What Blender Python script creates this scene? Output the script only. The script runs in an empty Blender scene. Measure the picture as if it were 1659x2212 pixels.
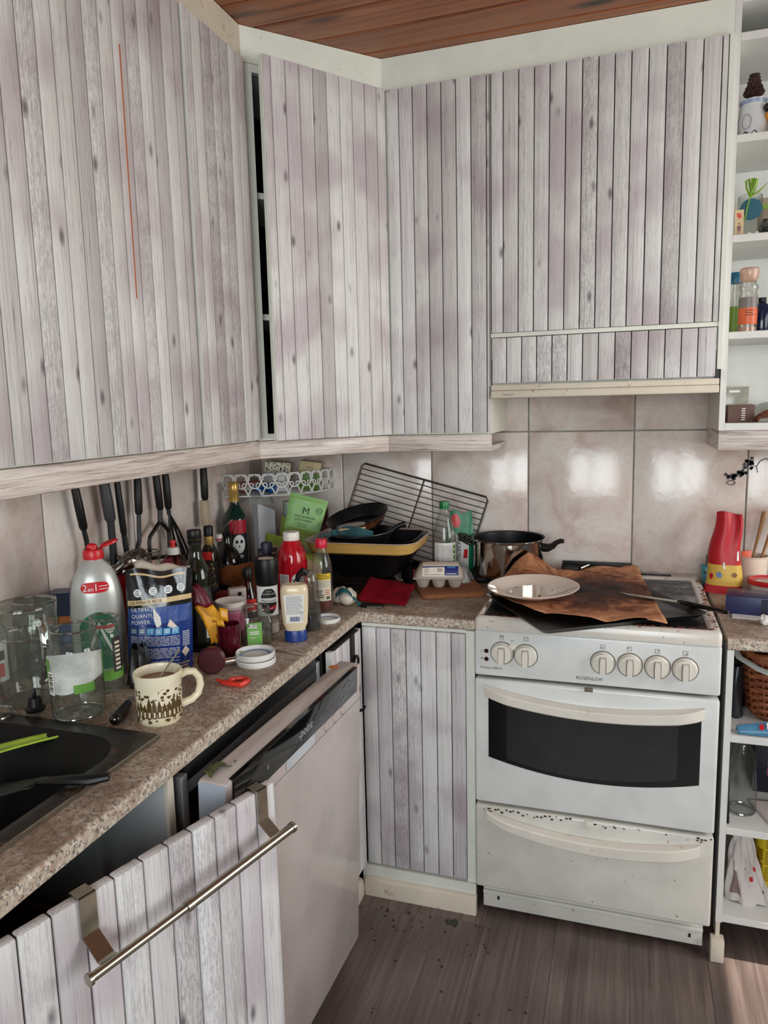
import bpy, bmesh, math, random
from mathutils import Vector, Matrix, Euler
random.seed(7)
S = bpy.context.scene
COL = S.collection
R = math.radians
PI = math.pi

# ------------------------------------------------------------------ camera
YAW, PITCH, ROLL = .3185, -.143, -.0236
CAM = Vector((1.299, -2.478, 1.423))
_f = Vector((-math.sin(YAW)*math.cos(PITCH), math.cos(YAW)*math.cos(PITCH), math.sin(PITCH)))
_r0 = Vector((math.cos(YAW), math.sin(YAW), 0)); _u0 = _r0.cross(_f)
_r = math.cos(ROLL)*_r0 + math.sin(ROLL)*_u0
_u = -math.sin(ROLL)*_r0 + math.cos(ROLL)*_u0
cd = bpy.data.cameras.new('camera'); co = bpy.data.objects.new('camera', cd); COL.objects.link(co)
cd.sensor_fit = 'HORIZONTAL'; cd.sensor_width = 36; cd.lens = 36*1587.5/1659; cd.clip_start = .02
co.matrix_world = Matrix(((_r.x, _u.x, -_f.x, CAM.x), (_r.y, _u.y, -_f.y, CAM.y), (_r.z, _u.z, -_f.z, CAM.z), (0, 0, 0, 1)))
S.camera = co

# ------------------------------------------------------------------ world, sun, window light, exposure
W = bpy.data.worlds.new('sky'); S.world = W; W.use_nodes = True
nt = W.node_tree
sky = nt.nodes.new('ShaderNodeTexSky'); sky.sky_type = 'NISHITA'; sky.sun_disc = False
sky.sun_elevation = R(50); sky.sun_rotation = R(100); sky.altitude = 0
nt.links.new(sky.outputs[0], nt.nodes['Background'].inputs[0]); nt.nodes['Background'].inputs[1].default_value = .25

def lamp(name, kind, energy, col, loc, direction, **kw):
    l = bpy.data.lights.new(name, kind); l.energy = energy; l.color = col
    for k, v in kw.items(): setattr(l, k, v)
    o = bpy.data.objects.new(name, l); COL.objects.link(o); o.location = loc
    o.rotation_euler = Vector(direction).to_track_quat('-Z', 'Y').to_euler()
    return o
lamp('sun', 'SUN', 10., (1, .95, .86), (5, -1.5, 5), (-1, .06, -1.36), angle=R(.6))
# daylight entering by the side window and by the window behind the photographer
lamp('side_window_daylight', 'AREA', 42, (1, .965, .93), (3.16, -1.05, 1.5), (-1, 0, -.12), shape='RECTANGLE', size=1.4, size_y=1.2)
lamp('rear_window_daylight', 'AREA', 88, (.93, .985, 1), (1.45, -4.36, 1.5), (0, 1, -.05), shape='RECTANGLE', size=1.9, size_y=1.3)
V = S.view_settings
V.view_transform = 'Standard'; V.look = 'None'; V.gamma = 1; V.use_curve_mapping = False; V.exposure = -0.2

# ------------------------------------------------------------------ mesh helpers
class B:
    """collects shapes into one mesh"""
    def __init__(s): s.V = []; s.F = []; s.MI = []
    def add(s, vs, fs, mi=0, M=None):
        n = len(s.V)
        s.V += [tuple(M @ Vector(v)) if M is not None else tuple(v) for v in vs]
        for f in fs: s.F.append(tuple(i+n for i in f)); s.MI.append(mi)
        return s
    def box(s, x0, x1, y0, y1, z0, z1, bev=0, mi=0, M=None, seg=2):
        vs = [(x, y, z) for x in (x0, x1) for y in (y0, y1) for z in (z0, z1)]
        fs = [(0, 1, 3, 2), (4, 6, 7, 5), (0, 4, 5, 1), (2, 3, 7, 6), (0, 2, 6, 4), (1, 5, 7, 3)]
        if bev:
            bm = bmesh.new(); bv = [bm.verts.new(v) for v in vs]
            for f in fs: bm.faces.new([bv[i] for i in f])
            bmesh.ops.bevel(bm, geom=bm.edges[:], offset=bev, segments=seg, affect='EDGES', profile=.5)
            bm.verts.index_update(); vs = [v.co[:] for v in bm.verts]; fs = [[v.index for v in f.verts] for f in bm.faces]; bm.free()
        return s.add(vs, fs, mi, M)
    def lathe(s, prof, seg=28, mi=0, M=None, sx=1, sy=1, a0=0, a1=2*PI, sq=0):
        full = abs(a1-a0-2*PI) < 1e-6; n = seg if full else seg+1
        vs, fs, rings = [], [], []
        for r, z in prof:
            if r < 1e-6: rings.append([len(vs)]); vs.append((0, 0, z)); continue
            ring = []
            for i in range(n):
                a = a0+(a1-a0)*i/seg; c, t = math.cos(a), math.sin(a); k = 1
                if sq: k = (abs(c)**sq+abs(t)**sq)**(-1/sq)
                ring.append(len(vs)); vs.append((r*c*k*sx, r*t*k*sy, z))
            rings.append(ring)
        for A, C in zip(rings, rings[1:]):
            m = seg if not full else n
            for i in range(m):
                j = (i+1) % n if full else i+1
                if len(A) == 1 and len(C) == 1: continue
                if len(A) == 1: fs.append((A[0], C[j], C[i]))
                elif len(C) == 1: fs.append((A[i], A[j], C[0]))
                else: fs.append((A[i], A[j], C[j], C[i]))
        return s.add(vs, fs, mi, M)
    def tube(s, pts, r, seg=8, mi=0, M=None, closed=False, flat=1):
        P = [Vector(p) for p in pts]; n = len(P); vs, fs = [], []
        up = None
        for i, p in enumerate(P):
            if closed: t = P[(i+1) % n]-P[i-1]
            else: t = P[min(i+1, n-1)]-P[max(i-1, 0)]
            t.normalize()
            if up is None:
                up = Vector((0, 0, 1)) if abs(t.z) < .9 else Vector((1, 0, 0))
            a = t.cross(up)
            if a.length < 1e-6: a = t.orthogonal()
            a.normalize(); b = a.cross(t); up = b
            rr = r[i] if isinstance(r, (list, tuple)) else r
            for k in range(seg):
                q = 2*PI*k/seg; vs.append(p+a*(rr*math.cos(q))+b*(rr*flat*math.sin(q)))
        m = n if closed else n-1
        for i in range(m):
            for k in range(seg):
                A, C = i*seg, ((i+1) % n)*seg; l = (k+1) % seg
                fs.append((A+k, A+l, C+l, C+k))
        if not closed:
            fs.append(tuple(range(seg))[::-1]); fs.append(tuple((n-1)*seg+k for k in range(seg)))
        return s.add(vs, fs, mi, M)
    def prism(s, poly, z0, z1, mi=0, M=None):
        n = len(poly); vs = [(x, y, z0) for x, y in poly]+[(x, y, z1) for x, y in poly]
        fs = [tuple(range(n))[::-1], tuple(range(n, 2*n))]+[(i, (i+1) % n, n+(i+1) % n, n+i) for i in range(n)]
        return s.add(vs, fs, mi, M)
    def grid(s, fn, nu, nv, mi=0, M=None):
        vs = [fn(i/nu, j/nv) for j in range(nv+1) for i in range(nu+1)]
        w = nu+1
        fs = [(j*w+i, j*w+i+1, (j+1)*w+i+1, (j+1)*w+i) for j in range(nv) for i in range(nu)]
        return s.add(vs, fs, mi, M)
    def sphere(s, c, r, seg=14, rings=8, mi=0, M=None, sx=1, sy=1, sz=1):
        m = Matrix.Translation(c) @ Matrix.Diagonal((sx, sy, sz, 1))
        if M is not None: m = M @ m
        return s.lathe([(r*math.sin(PI*i/rings), -r*math.cos(PI*i/rings)) for i in range(rings+1)], seg, mi, m)
    def text(s, body, size, fn, mi=0, align='CENTER', xs=1):
        v, f = text_mesh(body, size, align)
        return s.add([fn(x*xs, y) for x, y in v], f, mi)
    def spot(s, fn, cx, cy, rx, ry, mi=0, n=20):
        """round print that follows a curved wall"""
        vs = [fn(cx, cy)]; fs = []
        for q in (.34, .67, 1): vs += [fn(cx+rx*q*math.cos(2*PI*i/n), cy+ry*q*math.sin(2*PI*i/n)) for i in range(n)]
        for i in range(n):
            j = (i+1) % n; fs.append((0, 1+i, 1+j))
            for r in (0, 1): fs.append((1+r*n+i, 1+(r+1)*n+i, 1+(r+1)*n+j, 1+r*n+j))
        return s.add(vs, fs, mi)
    def lines(s, x0, x1, y0, y1, n, fn, mi=0, fill=.5, seed=1, para=0):
        """rows of small illegible print as thin strips"""
        g = random.Random(seed); dy = (y1-y0)/n
        for i in range(n):
            if para and i % para == para-1: continue
            x = x0; e = x1-(g.random()*.25*(x1-x0) if g.random() < .3 else 0)
            while x < e:
                l = min((x1-x0)*(.06+.14*g.random()), e-x); ya = y1-dy*(i+.5+fill/2); yb = ya+dy*fill
                s.add([fn(x, ya), fn(x+l, ya), fn(x+l, yb), fn(x, yb)], [(0, 1, 2, 3)], mi); x += l+(x1-x0)*.02
        return s

_tc = {}
def text_mesh(body, size, align):
    k = (body, size, align)
    if k not in _tc:
        cu = bpy.data.curves.new('text', 'FONT'); cu.body = body; cu.size = size; cu.align_x = align; cu.resolution_u = 2
        o = bpy.data.objects.new('text', cu); me = bpy.data.meshes.new_from_object(o)
        _tc[k] = ([(v.co.x, v.co.y) for v in me.vertices], [tuple(p.vertices) for p in me.polygons])
        bpy.data.objects.remove(o); bpy.data.curves.remove(cu); bpy.data.meshes.remove(me)
    return _tc[k]

def cyl(r, z=0, a=-PI/2):
    """maps flat print (x, y) onto an upright cylinder, centred on its front"""
    return lambda x, y: (r*math.cos(a+x/r), r*math.sin(a+x/r), z+y)
def flat(y=0, x0=0, z0=0):
    return lambda x, z: (x0+x, y, z0+z)

def thing(name, label, cat, loc=(0, 0, 0), rz=0, group=None, rot=None):
    o = bpy.data.objects.new(name, None); COL.objects.link(o); o.empty_display_size = .05
    o.location = loc; o.rotation_euler = rot if rot is not None else (0, 0, rz)
    o['label'] = label; o['category'] = cat
    if group: o['group'] = group
    return o
def ob(name, b, mats, parent=None, w=False, smooth=35, loc=None, rot=None, label=None, solid=0, sub=0, off=-1):
    """links the collected shapes as ONE mesh object; w: coordinates are world ones"""
    me = bpy.data.meshes.new(name)
    me.from_pydata(b.V, [], b.F)
    if not isinstance(mats, (list, tuple)): mats = [mats]
    for m in mats: me.materials.append(m)
    if len(mats) > 1: me.polygons.foreach_set('material_index', b.MI)
    bm = bmesh.new(); bm.from_mesh(me); bmesh.ops.recalc_face_normals(bm, faces=bm.faces[:]); bm.to_mesh(me); bm.free()
    if smooth: me.shade_smooth(); me.set_sharp_from_angle(angle=R(smooth))
    o = bpy.data.objects.new(name, me); COL.objects.link(o)
    if parent is not None:
        o.parent = parent
        if w: o.matrix_parent_inverse = (Matrix.Translation(parent.location) @ parent.rotation_euler.to_matrix().to_4x4()).inverted()
    if loc is not None: o.location = loc
    if rot is not None: o.rotation_euler = rot
    if label: o['label'] = label
    if solid:
        md = o.modifiers.new('thickness', 'SOLIDIFY'); md.thickness = solid; md.offset = off
    if sub:
        md = o.modifiers.new('smooth', 'SUBSURF'); md.levels = md.render_levels = sub
    return o
def tag(o, label, cat, group=None):
    o['label'] = label; o['category'] = cat
    if group: o['group'] = group
    return o
def struct(o): o['kind'] = 'structure'; return o
def at(o, child): child.parent = o; return child
def dup(root, loc, rz=None, label=None):
    r = root.copy(); COL.objects.link(r); r.location = loc
    if rz is not None: r.rotation_euler = (0, 0, rz)
    if label: r['label'] = label
    for c in list(root.children):
        d = c.copy(); COL.objects.link(d); d.parent = r
        for e in list(c.children):
            g = e.copy(); COL.objects.link(g); g.parent = d
    return r
def face(x, y, off=0):
    """rotation that turns a thing's front (-y) towards where the photographer stands"""
    return math.atan2(CAM.y-y, CAM.x-x)+PI/2+off
def RZ(a): return Matrix.Rotation(a, 4, 'Z')
def RX(a): return Matrix.Rotation(a, 4, 'X')
def RY(a): return Matrix.Rotation(a, 4, 'Y')
def TR(x, y, z): return Matrix.Translation((x, y, z))

# ------------------------------------------------------------------ materials
def lin(c):
    return tuple(((v/255)/12.92 if v/255 <= .04045 else ((v/255+.055)/1.055)**2.4) for v in c)+(1,)
_mc = {}
class N:
    """tiny node-tree writer"""
    def __init__(s, name):
        s.m = bpy.data.materials.new(name); s.m.use_nodes = True; s.t = s.m.node_tree; s.p = s.t.nodes['Principled BSDF']
        s.out = s.t.nodes['Material Output']; s._tc = None
    def n(s, typ, **kw):
        x = s.t.nodes.new('ShaderNode'+typ)
        for k, v in kw.items():
            if hasattr(x, k): setattr(x, k, v)
            else: x.inputs[k].default_value = v
        return x
    def l(s, a, b): s.t.links.new(a, b)
    def co(s, scale=(1, 1, 1), rnd=False, kind='Object', rot=(0, 0, 0)):
        tc = s.n('TexCoord').outputs[kind]
        if rnd:
            oi = s.n('ObjectInfo'); mu = s.n('Math', operation='MULTIPLY'); mu.inputs[1].default_value = 37
            s.l(oi.outputs['Random'], mu.inputs[0]); ad = s.n('VectorMath', operation='ADD'); s.l(tc, ad.inputs[0]); s.l(mu.outputs[0], ad.inputs[1]); tc = ad.outputs[0]
        mp = s.n('Mapping'); mp.inputs['Scale'].default_value = scale; mp.inputs['Rotation'].default_value = rot; s.l(tc, mp.inputs[0])
        return mp.outputs[0]
    def noise(s, co, scale=5, detail=4, rough=.55, dist=0):
        x = s.n('TexNoise'); x.inputs['Scale'].default_value = scale; x.inputs['Detail'].default_value = detail
        x.inputs['Roughness'].default_value = rough; x.inputs['Distortion'].default_value = dist; s.l(co, x.inputs['Vector']); return x.outputs['Fac']
    def voro(s, co, scale=5, feature='F1', rnd=1):
        x = s.n('TexVoronoi', feature=feature); x.inputs['Scale'].default_value = scale; x.inputs['Randomness'].default_value = rnd; s.l(co, x.inputs['Vector']); return x.outputs[0]
    def ramp(s, fac, *stops):
        x = s.n('ValToRGB'); e = x.color_ramp.elements
        while len(e) < len(stops): e.new(.5)
        for el, (p, c) in zip(e, stops): el.position = p; el.color = c if len(c) == 4 else lin(c)
        s.l(fac, x.inputs[0]); return x.outputs[0]
    def mask(s, fac, a, b):
        x = s.n('MapRange'); x.inputs['From Min'].default_value = a; x.inputs['From Max'].default_value = b; s.l(fac, x.inputs[0]); return x.outputs[0]
    def mix(s, fac, a, b, mode='MIX'):
        x = s.n('Mix', data_type='RGBA', blend_type=mode)
        for i, v in ((0, fac), (6, a), (7, b)):
            if hasattr(v, 'is_linked') or hasattr(v, 'links'): s.l(v, x.inputs[i])
            else: x.inputs[i].default_value = v if i == 0 else (v if len(v) == 4 else lin(v))
        return x.outputs[2]
    def bump(s, h, strength=.2, dist=.002):
        x = s.n('Bump'); x.inputs['Strength'].default_value = strength; x.inputs['Distance'].default_value = dist
        s.l(h, x.inputs['Height']); s.l(x.outputs[0], s.p.inputs['Normal'])
    def math(s, op, a, b=0.):
        x = s.n('Math', operation=op)
        for i, v in enumerate((a, b)):
            if isinstance(v, (int, float)): x.inputs[i].default_value = v
            else: s.l(v, x.inputs[i])
        return x.outputs[0]
    def set(s, **kw):
        for k, v in kw.items():
            i = s.p.inputs[k.replace('_', ' ')]
            if hasattr(v, 'links'): s.l(v, i)
            else: i.default_value = v
        return s.m

def M(name, col, rough=.5, metal=0, var=.12, vs=14, bump=0, bs=60, spec=.5, coat=0, dirt=None, dk=.25, ds=30, sss=0, tr=0):
    """plain surface with slight tonal noise, optional grime specks and relief"""
    if name in _mc: return _mc[name]
    s = N(name); c = s.co(rnd=True)
    base = lin(col); d = tuple(x*(1-var) for x in base[:3])+(1,); h = tuple(min(1, x*(1+var*.5)) for x in base[:3])+(1,)
    out = s.ramp(s.noise(c, vs), (.3, d), (.7, h))
    if dirt:
        k = s.mask(s.noise(c, ds, 6, .7), .66-dk*.3, .78-dk*.3); out = s.mix(k, out, dirt)
    s.set(Base_Color=out, Roughness=rough, Metallic=metal, Specular_IOR_Level=spec, Coat_Weight=coat)
    if tr: s.set(Transmission_Weight=tr)
    if sss: s.set(Subsurface_Weight=sss, Subsurface_Radius=(.01, .005, .003))
    if bump: s.bump(s.noise(c, bs, 5), bump, .002)
    _mc[name] = s.m; return s.m

def GLASS(name, tint=(235, 242, 238), rough=.03, fac=.10, haze=0, hcol=(200, 205, 200)):
    """thin-walled glass or clear plastic: straight-through light plus a mirror coat, optional cloudy film"""
    if name in _mc: return _mc[name]
    s = N(name); s.t.nodes.remove(s.p)
    lw = s.n('LayerWeight'); lw.inputs['Blend'].default_value = .5; k = lw.outputs['Facing']
    # light crosses more glass towards the edges of a round wall, so they come out darker
    b = lin(tint)
    t = s.n('BsdfTransparent'); s.l(s.ramp(k, (0, b), (.55, tuple(x*.93 for x in b[:3])+(1,)), (.85, tuple(x*.55 for x in b[:3])+(1,)), (1, tuple(x*.28 for x in b[:3])+(1,))), t.inputs[0])
    g = s.n('BsdfGlossy'); g.inputs['Roughness'].default_value = rough
    bp = s.n('Bump'); bp.inputs['Strength'].default_value = .12; bp.inputs['Distance'].default_value = .002; s.l(s.noise(s.co(rnd=True), 55, 2), bp.inputs['Height']); s.l(bp.outputs[0], g.inputs['Normal'])
    p = s.math('POWER', k, 3.2); p = s.math('MULTIPLY', p, .8); p = s.math('ADD', p, fac*.45)
    m = s.n('MixShader'); s.l(p, m.inputs[0]); s.l(t.outputs[0], m.inputs[1]); s.l(g.outputs[0], m.inputs[2]); o = m.outputs[0]
    if haze:
        d = s.n('BsdfDiffuse'); d.inputs[0].default_value = lin(hcol); q = s.n('MixShader')
        z = s.math('MULTIPLY', s.noise(s.co(rnd=True), 22, 5), haze*2); s.l(z, q.inputs[0]); s.l(o, q.inputs[1]); s.l(d.outputs[0], q.inputs[2]); o = q.outputs[0]
    s.l(o, s.out.inputs[0]); _mc[name] = s.m; return s.m

def plank_film():
    s = N('whitewashed_wood_film')
    oi = s.n('ObjectInfo'); rn = oi.outputs['Random']
    pos = s.n('NewGeometry').outputs['Position']
    mp = s.n('Mapping'); mp.inputs['Scale'].default_value = (6.5, 6.5, 5.2); s.l(pos, mp.inputs[0])   # the print runs on from board to board
    mv = s.math('ADD', s.noise(mp.outputs[0], 1, 2, .45), s.math('MULTIPLY', s.math('FRACT', s.math('MULTIPLY', rn, 13.7)), .16))
    st = s.noise(s.co((340, 340, 2.6), rnd=True), 1, 6, .7)
    bl = s.noise(s.co((12, 12, 4.5), rnd=True), 1, 3, .5)
    fi = s.noise(s.co((520, 520, 12), rnd=True), 1, 5, .72)
    base = s.ramp(st, (.30, (164, 160, 161)), (.43, (218, 218, 216)), (.64, (234, 235, 233)))
    base = s.mix(s.math('MULTIPLY', s.mask(bl, .60, .76), .35), base, (178, 172, 174))
    base = s.mix(s.math('MULTIPLY', s.mask(mv, .55, .74), .62), base, (180, 165, 171))
    tone = s.ramp(rn, (0, (216, 211, 212)), (.22, (242, 240, 239)), (.75, (255, 255, 255)), (1, (234, 228, 231)))
    base = s.mix(1., base, tone, 'MULTIPLY')
    # some boards show their growth rings, some are nearly bare
    w = s.n('TexWave', wave_type='RINGS'); w.inputs['Scale'].default_value = 80; w.inputs['Distortion'].default_value = 14; w.inputs['Detail'].default_value = 4; w.inputs['Detail Roughness'].default_value = .75
    s.l(s.co((2.4, 2.4, .34), rnd=True), w.inputs['Vector'])
    pick = s.mask(s.math('FRACT', s.math('MULTIPLY', rn, 7.3)), .60, .95)
    base = s.mix(s.math('MULTIPLY', s.math('MULTIPLY', s.mask(w.outputs['Fac'], .35, .9), pick), .5), base, (118, 111, 115))
    base = s.mix(s.math('MULTIPLY', s.mask(fi, .585, .67), .8), base, (116, 108, 111))
    kn = s.voro(s.co((19, 19, 8.0), rnd=True), 1)
    base = s.mix(s.math('MULTIPLY', s.mask(kn, .17, .05), .85), base, (96, 86, 90))
    s.bump(s.noise(s.co((12, 12, 4), rnd=True), 1, 3), .30, .004)
    return s.set(Base_Color=base, Roughness=s.mask(bl, -1.2, 1.6), Specular_IOR_Level=.45)
FILM = plank_film()
SEAM = M('dark_seam', (40, 33, 33), .8)

def pelmet_film():
    s = N('whitewashed_oak_film')
    st = s.noise(s.co((5, 5, 120)), 1, 6, .6, 1.2); fi = s.noise(s.co((9, 9, 330)), 1, 4, .7, .6)
    base = s.ramp(st, (.34, (158, 140, 134)), (.5, (208, 196, 188)), (.66, (222, 214, 206)))
    base = s.mix(s.math('MULTIPLY', s.mask(fi, .56, .7), .8), base, (120, 98, 88))
    return s.set(Base_Color=base, Roughness=.4)
OAK = pelmet_film()

def ceiling_wood():
    s = N('stained_pine')
    st = s.noise(s.co((1.2, 26, 26), rnd=True), 1, 6, .6, 1.4); fi = s.noise(s.co((5, 190, 190), rnd=True), 1, 4, .6)
    base = s.ramp(st, (.3, (104, 58, 34)), (.5, (142, 84, 50)), (.7, (166, 106, 66)))
    base = s.mix(s.math('MULTIPLY', s.mask(fi, .5, .8), .4), base, (84, 42, 26))
    kn = s.voro(s.co((2.4, 8.5, 8.5), rnd=True), 1)
    base = s.mix(s.mask(kn, .20, .06), base, (40, 20, 16))
    s.bump(fi, .12, .002)
    return s.set(Base_Color=base, Roughness=.42)
PINE = ceiling_wood()

def laminate():
    s = N('grey_oak_laminate')
    w = s.n('TexWave', wave_type='RINGS'); w.inputs['Scale'].default_value = 2.6; w.inputs['Distortion'].default_value = 3.2; w.inputs['Detail'].default_value = 2; w.inputs['Detail Scale'].default_value = .9
    s.l(s.co((6, .36, 6), rnd=False), w.inputs['Vector'])
    st = s.noise(s.co((55, 1.6, 1), rnd=True), 1, 6, .65, .6); fi = s.noise(s.co((260, 7, 1), rnd=True), 1, 4, .7)
    base = s.ramp(st, (.3, (82, 69, 65)), (.5, (106, 92, 86)), (.72, (128, 113, 106)))
    base = s.mix(s.math('MULTIPLY', w.outputs['Fac'], .45), base, (74, 61, 57))
    base = s.mix(s.math('MULTIPLY', s.mask(fi, .52, .72), .5), base, (56, 45, 42))
    dirt = s.mask(s.noise(s.co((1, 1, 1), kind='Object'), 38, 6, .75), .68, .76)
    base = s.mix(s.math('MULTIPLY', dirt, .5), base, (46, 38, 36))
    s.bump(fi, .1, .001)
    return s.set(Base_Color=base, Roughness=.34)
LAM = laminate()

def marble_tile():
    s = N('beige_marble_tile'); c = s.co((1, 1, 1), rnd=True)
    cl = s.noise(c, 5.5, 6, .6, .8); ve = s.noise(c, 7, 7, .62, 2.2); sp = s.noise(c, 160, 2)
    base = s.ramp(cl, (.32, (188, 166, 156)), (.48, (211, 197, 189)), (.62, (220, 212, 206)), (.8, (204, 190, 182)))
    v = s.mask(s.math('ABSOLUTE', s.math('SUBTRACT', ve, .5)), .012, 0)
    base = s.mix(s.math('MULTIPLY', v, .22), base, (150, 112, 98))
    base = s.mix(s.mask(sp, .74, .78), base, (120, 100, 92))
    s.bump(s.noise(c, 42, 3, .5), .22, .0018)
    return s.set(Base_Color=base, Roughness=.16, Specular_IOR_Level=.55)
TILE = marble_tile()
GROUT = M('grout', (156, 156, 145), .9, var=.3, vs=30)

def granite():
    s = N('speckled_worktop'); c = s.co()
    a = s.noise(c, 120, 4, .65); b = s.noise(c, 150, 3, .6, .3); g = s.noise(c, 7, 5, .65); v = s.voro(c, 150); w = s.noise(c, 60, 3, .6)
    base = s.ramp(a, (.36, (158, 142, 126)), (.5, (194, 180, 162)), (.6, (222, 214, 200)))
    base = s.mix(s.mask(w, .52, .64), base, (172, 146, 126))
    base = s.mix(s.math('MULTIPLY', s.mask(b, .55, .62), .85), base, (92, 86, 82))
    base = s.mix(s.mask(v, .22, .10), base, (62, 60, 60))
    # top-only grease and spills; leaving the front edge pale also paints its light
    up = s.n('SeparateXYZ'); s.l(s.n('NewGeometry').outputs['Normal'], up.inputs[0]); top = s.mask(up.outputs[2], .6, .95)
    base = s.mix(s.math('MULTIPLY', s.math('MULTIPLY', s.mask(g, .30, .60), top), .72), base, (112, 86, 66))
    st = s.noise(c, 22, 6, .7); base = s.mix(s.math('MULTIPLY', s.math('MULTIPLY', s.mask(st, .64, .72), top), .85), base, (74, 42, 28))
    return s.set(Base_Color=base, Roughness=s.mask(g, -.15, 1.1), Specular_IOR_Level=.5)
GRAN = granite()

def enamel(name, col, amt, rust=(120, 62, 30), rough=.2):
    s = N(name); c = s.co(rnd=True)
    base = s.mix(s.mask(s.noise(c, 6, 5), .42, .75), lin(col), tuple(x*.9 for x in col))
    base = s.mix(s.math('MULTIPLY', s.mask(s.noise(c, 55, 6, .72), .72-amt*.1, .76-amt*.1), .85), base, rust)
    base = s.mix(s.math('MULTIPLY', s.mask(s.noise(s.co((26, 26, 2.2), rnd=True), 1, 5, .6), .69, .74), .35*min(1, amt)), base, (186, 164, 118))
    return s.set(Base_Color=base, Roughness=rough, Specular_IOR_Level=.5)
WHITE = enamel('white_enamel', (222, 224, 221), .15)
WHITED = enamel('stained_white_enamel', (216, 214, 204), .75)
HOBW = enamel('rusty_hob_rim', (214, 208, 198), 1.1)
CREAM = M('yellowed_plastic', (224, 219, 207), .35, var=.06, dirt=(170, 140, 96), dk=.12)
PAINT = M('white_paint', (224, 227, 216), .45, var=.06, dirt=(150, 132, 104), dk=.05, ds=45)
PAINTY = M('cream_paint', (214, 204, 186), .5, var=.08, dirt=(150, 118, 84), dk=.2, ds=25)
SHELFW = M('white_melamine', (216, 216, 211), .42, var=.05, dirt=(160, 130, 96), dk=.04, ds=60)
BLACKP = M('black_plastic', (12, 12, 13), .42, var=.3, spec=.35)
BLACKG = M('black_gloss', (9, 9, 11), .1, var=.2, coat=.3)
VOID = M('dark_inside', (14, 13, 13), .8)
STEEL = M('brushed_steel', (168, 164, 150), .3, 1, var=.15, vs=40)
CHROME = M('polished_steel', (205, 200, 192), .1, 1, var=.12, vs=10)
IRON = M('dark_iron', (26, 24, 23), .5, .4, var=.4, vs=40)
PRINT = M('black_print', (20, 20, 22), .6)
WPRINT = M('white_print', (228, 228, 224), .6)
GPRINT = M('grey_print', (120, 122, 122), .6)
# ================================================================== SETTING
CEIL, CT = 2.415, .852
b = B().box(0, 3.1, -4.3, .05, -.06, -.006)
floor = struct(ob('floor', b, SEAM))
g = random.Random(3); PX = .19
for i in range(16):
    x0 = .010+PX*(i-.01); y = -4.3+g.random()*.8-.6
    while y < 0:
        y1 = min(y+1.25, .0)
        if max(y, -4.3) < y1-.02:
            ya = max(y, -4.3); h = .006
            ob('plank', B().box(-PX/2+.0003, PX/2-.0003, 0, y1-ya-.0006, -h, 0, .0005, seg=1), LAM, floor, loc=(x0+PX/2, ya, 0))
        y += 1.25
ceil = struct(ob('ceiling', B().box(-.1, 3.1, -4.3, .1, CEIL+.012, CEIL+.06), PINE))
for i in range(36):
    y1 = .02-.121*i
    pr = [(-.0590, 0), (-.0590, .0085), (-.054, .012), (.054, .012), (.0590, .0085), (.0590, 0)]
    bb = B().prism([(p, -q) for p, q in pr], 0, 3.2, M=Matrix(((0, 0, 1, 0), (1, 0, 0, 0), (0, 1, 0, 0), (0, 0, 0, 1))))
    ob('board', bb, PINE, ceil, loc=(-.1, y1-.06, CEIL+.012), smooth=20)
WALLM = M('wall_paint', (146, 140, 132), .8, var=.05)
wb = struct(ob('wall_back', B().box(-.12, 3.1, .004, .12, 0, CEIL+.05), GROUT))
wl = struct(ob('wall_left', B().box(-.12, -.004, -4.3, .0, 0, CEIL+.05), GROUT))
wr = struct(ob('wall_right', B().box(3.0, 3.1, -4.3, -1.75, 0, CEIL).box(3.0, 3.1, -.35, 0, 0, CEIL).box(3.0, 3.1, -1.75, -.35, 0, .9).box(3.0, 3.1, -1.75, -.35, 2.1, CEIL), WALLM))
wq = struct(ob('wall_rear', B().box(0, .5, -4.3, -4.2, 0, CEIL).box(2.4, 3.0, -4.3, -4.2, 0, CEIL).box(.5, 2.4, -4.3, -4.2, 0, .85).box(.5, 2.4, -4.3, -4.2, 2.15, CEIL), WALLM))
struct(ob('window_1', B().box(3.02, 3.07, -1.75, -1.69, .9, 2.1).box(3.02, 3.07, -.41, -.35, .9, 2.1).box(3.02, 3.07, -1.69, -.41, .9, .96).box(3.02, 3.07, -1.69, -.41, 2.04, 2.1).box(3.02, 3.07, -1.08, -1.02, .96, 2.04), PAINT))
struct(ob('window_2', B().box(.5, .56, -4.27, -4.22, .85, 2.15).box(2.34, 2.4, -4.27, -4.22, .85, 2.15).box(.56, 2.34, -4.27, -4.22, .85, .91).box(.56, 2.34, -4.27, -4.22, 2.09, 2.15).box(1.28, 1.4, -4.27, -4.22, .91, 2.09), PAINT))
# wall tiles 33 cm wide; one row from the worktop to 1.330, one above it
def tiles(wall, pts, M_):
    for a0, a1, z0, z1 in pts:
        w, h = a1-a0-.004, z1-z0-.004
        ob('tile', B().box(-w/2, w/2, -.004, .004, -h/2, h/2, .0022), TILE, wall, loc=M_((a0+a1)/2, (z0+z1)/2), rot=(0, 0, M_.rz))
class MB_:
    rz = 0
    def __call__(s, a, z): return (a, .0, z)
class ML_:
    rz = PI/2
    def __call__(s, a, z): return (-.0, a, z)
gx = [.0, .33, .662, .994, 1.326, 1.656, 1.988, 2.32]
tiles(wb, [(x0, x1, z0, z1) for x0, x1 in zip(gx, gx[1:]) for z0, z1 in ((.83, 1.328), (1.328, 1.826))], MB_())
gy = [-.004, -.112, -.443, -.774, -1.105, -1.436, -1.767, -2.098]
tiles(wl, [(y1, y0, .83, 1.328) for y0, y1 in zip(gy, gy[1:])], ML_())

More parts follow.
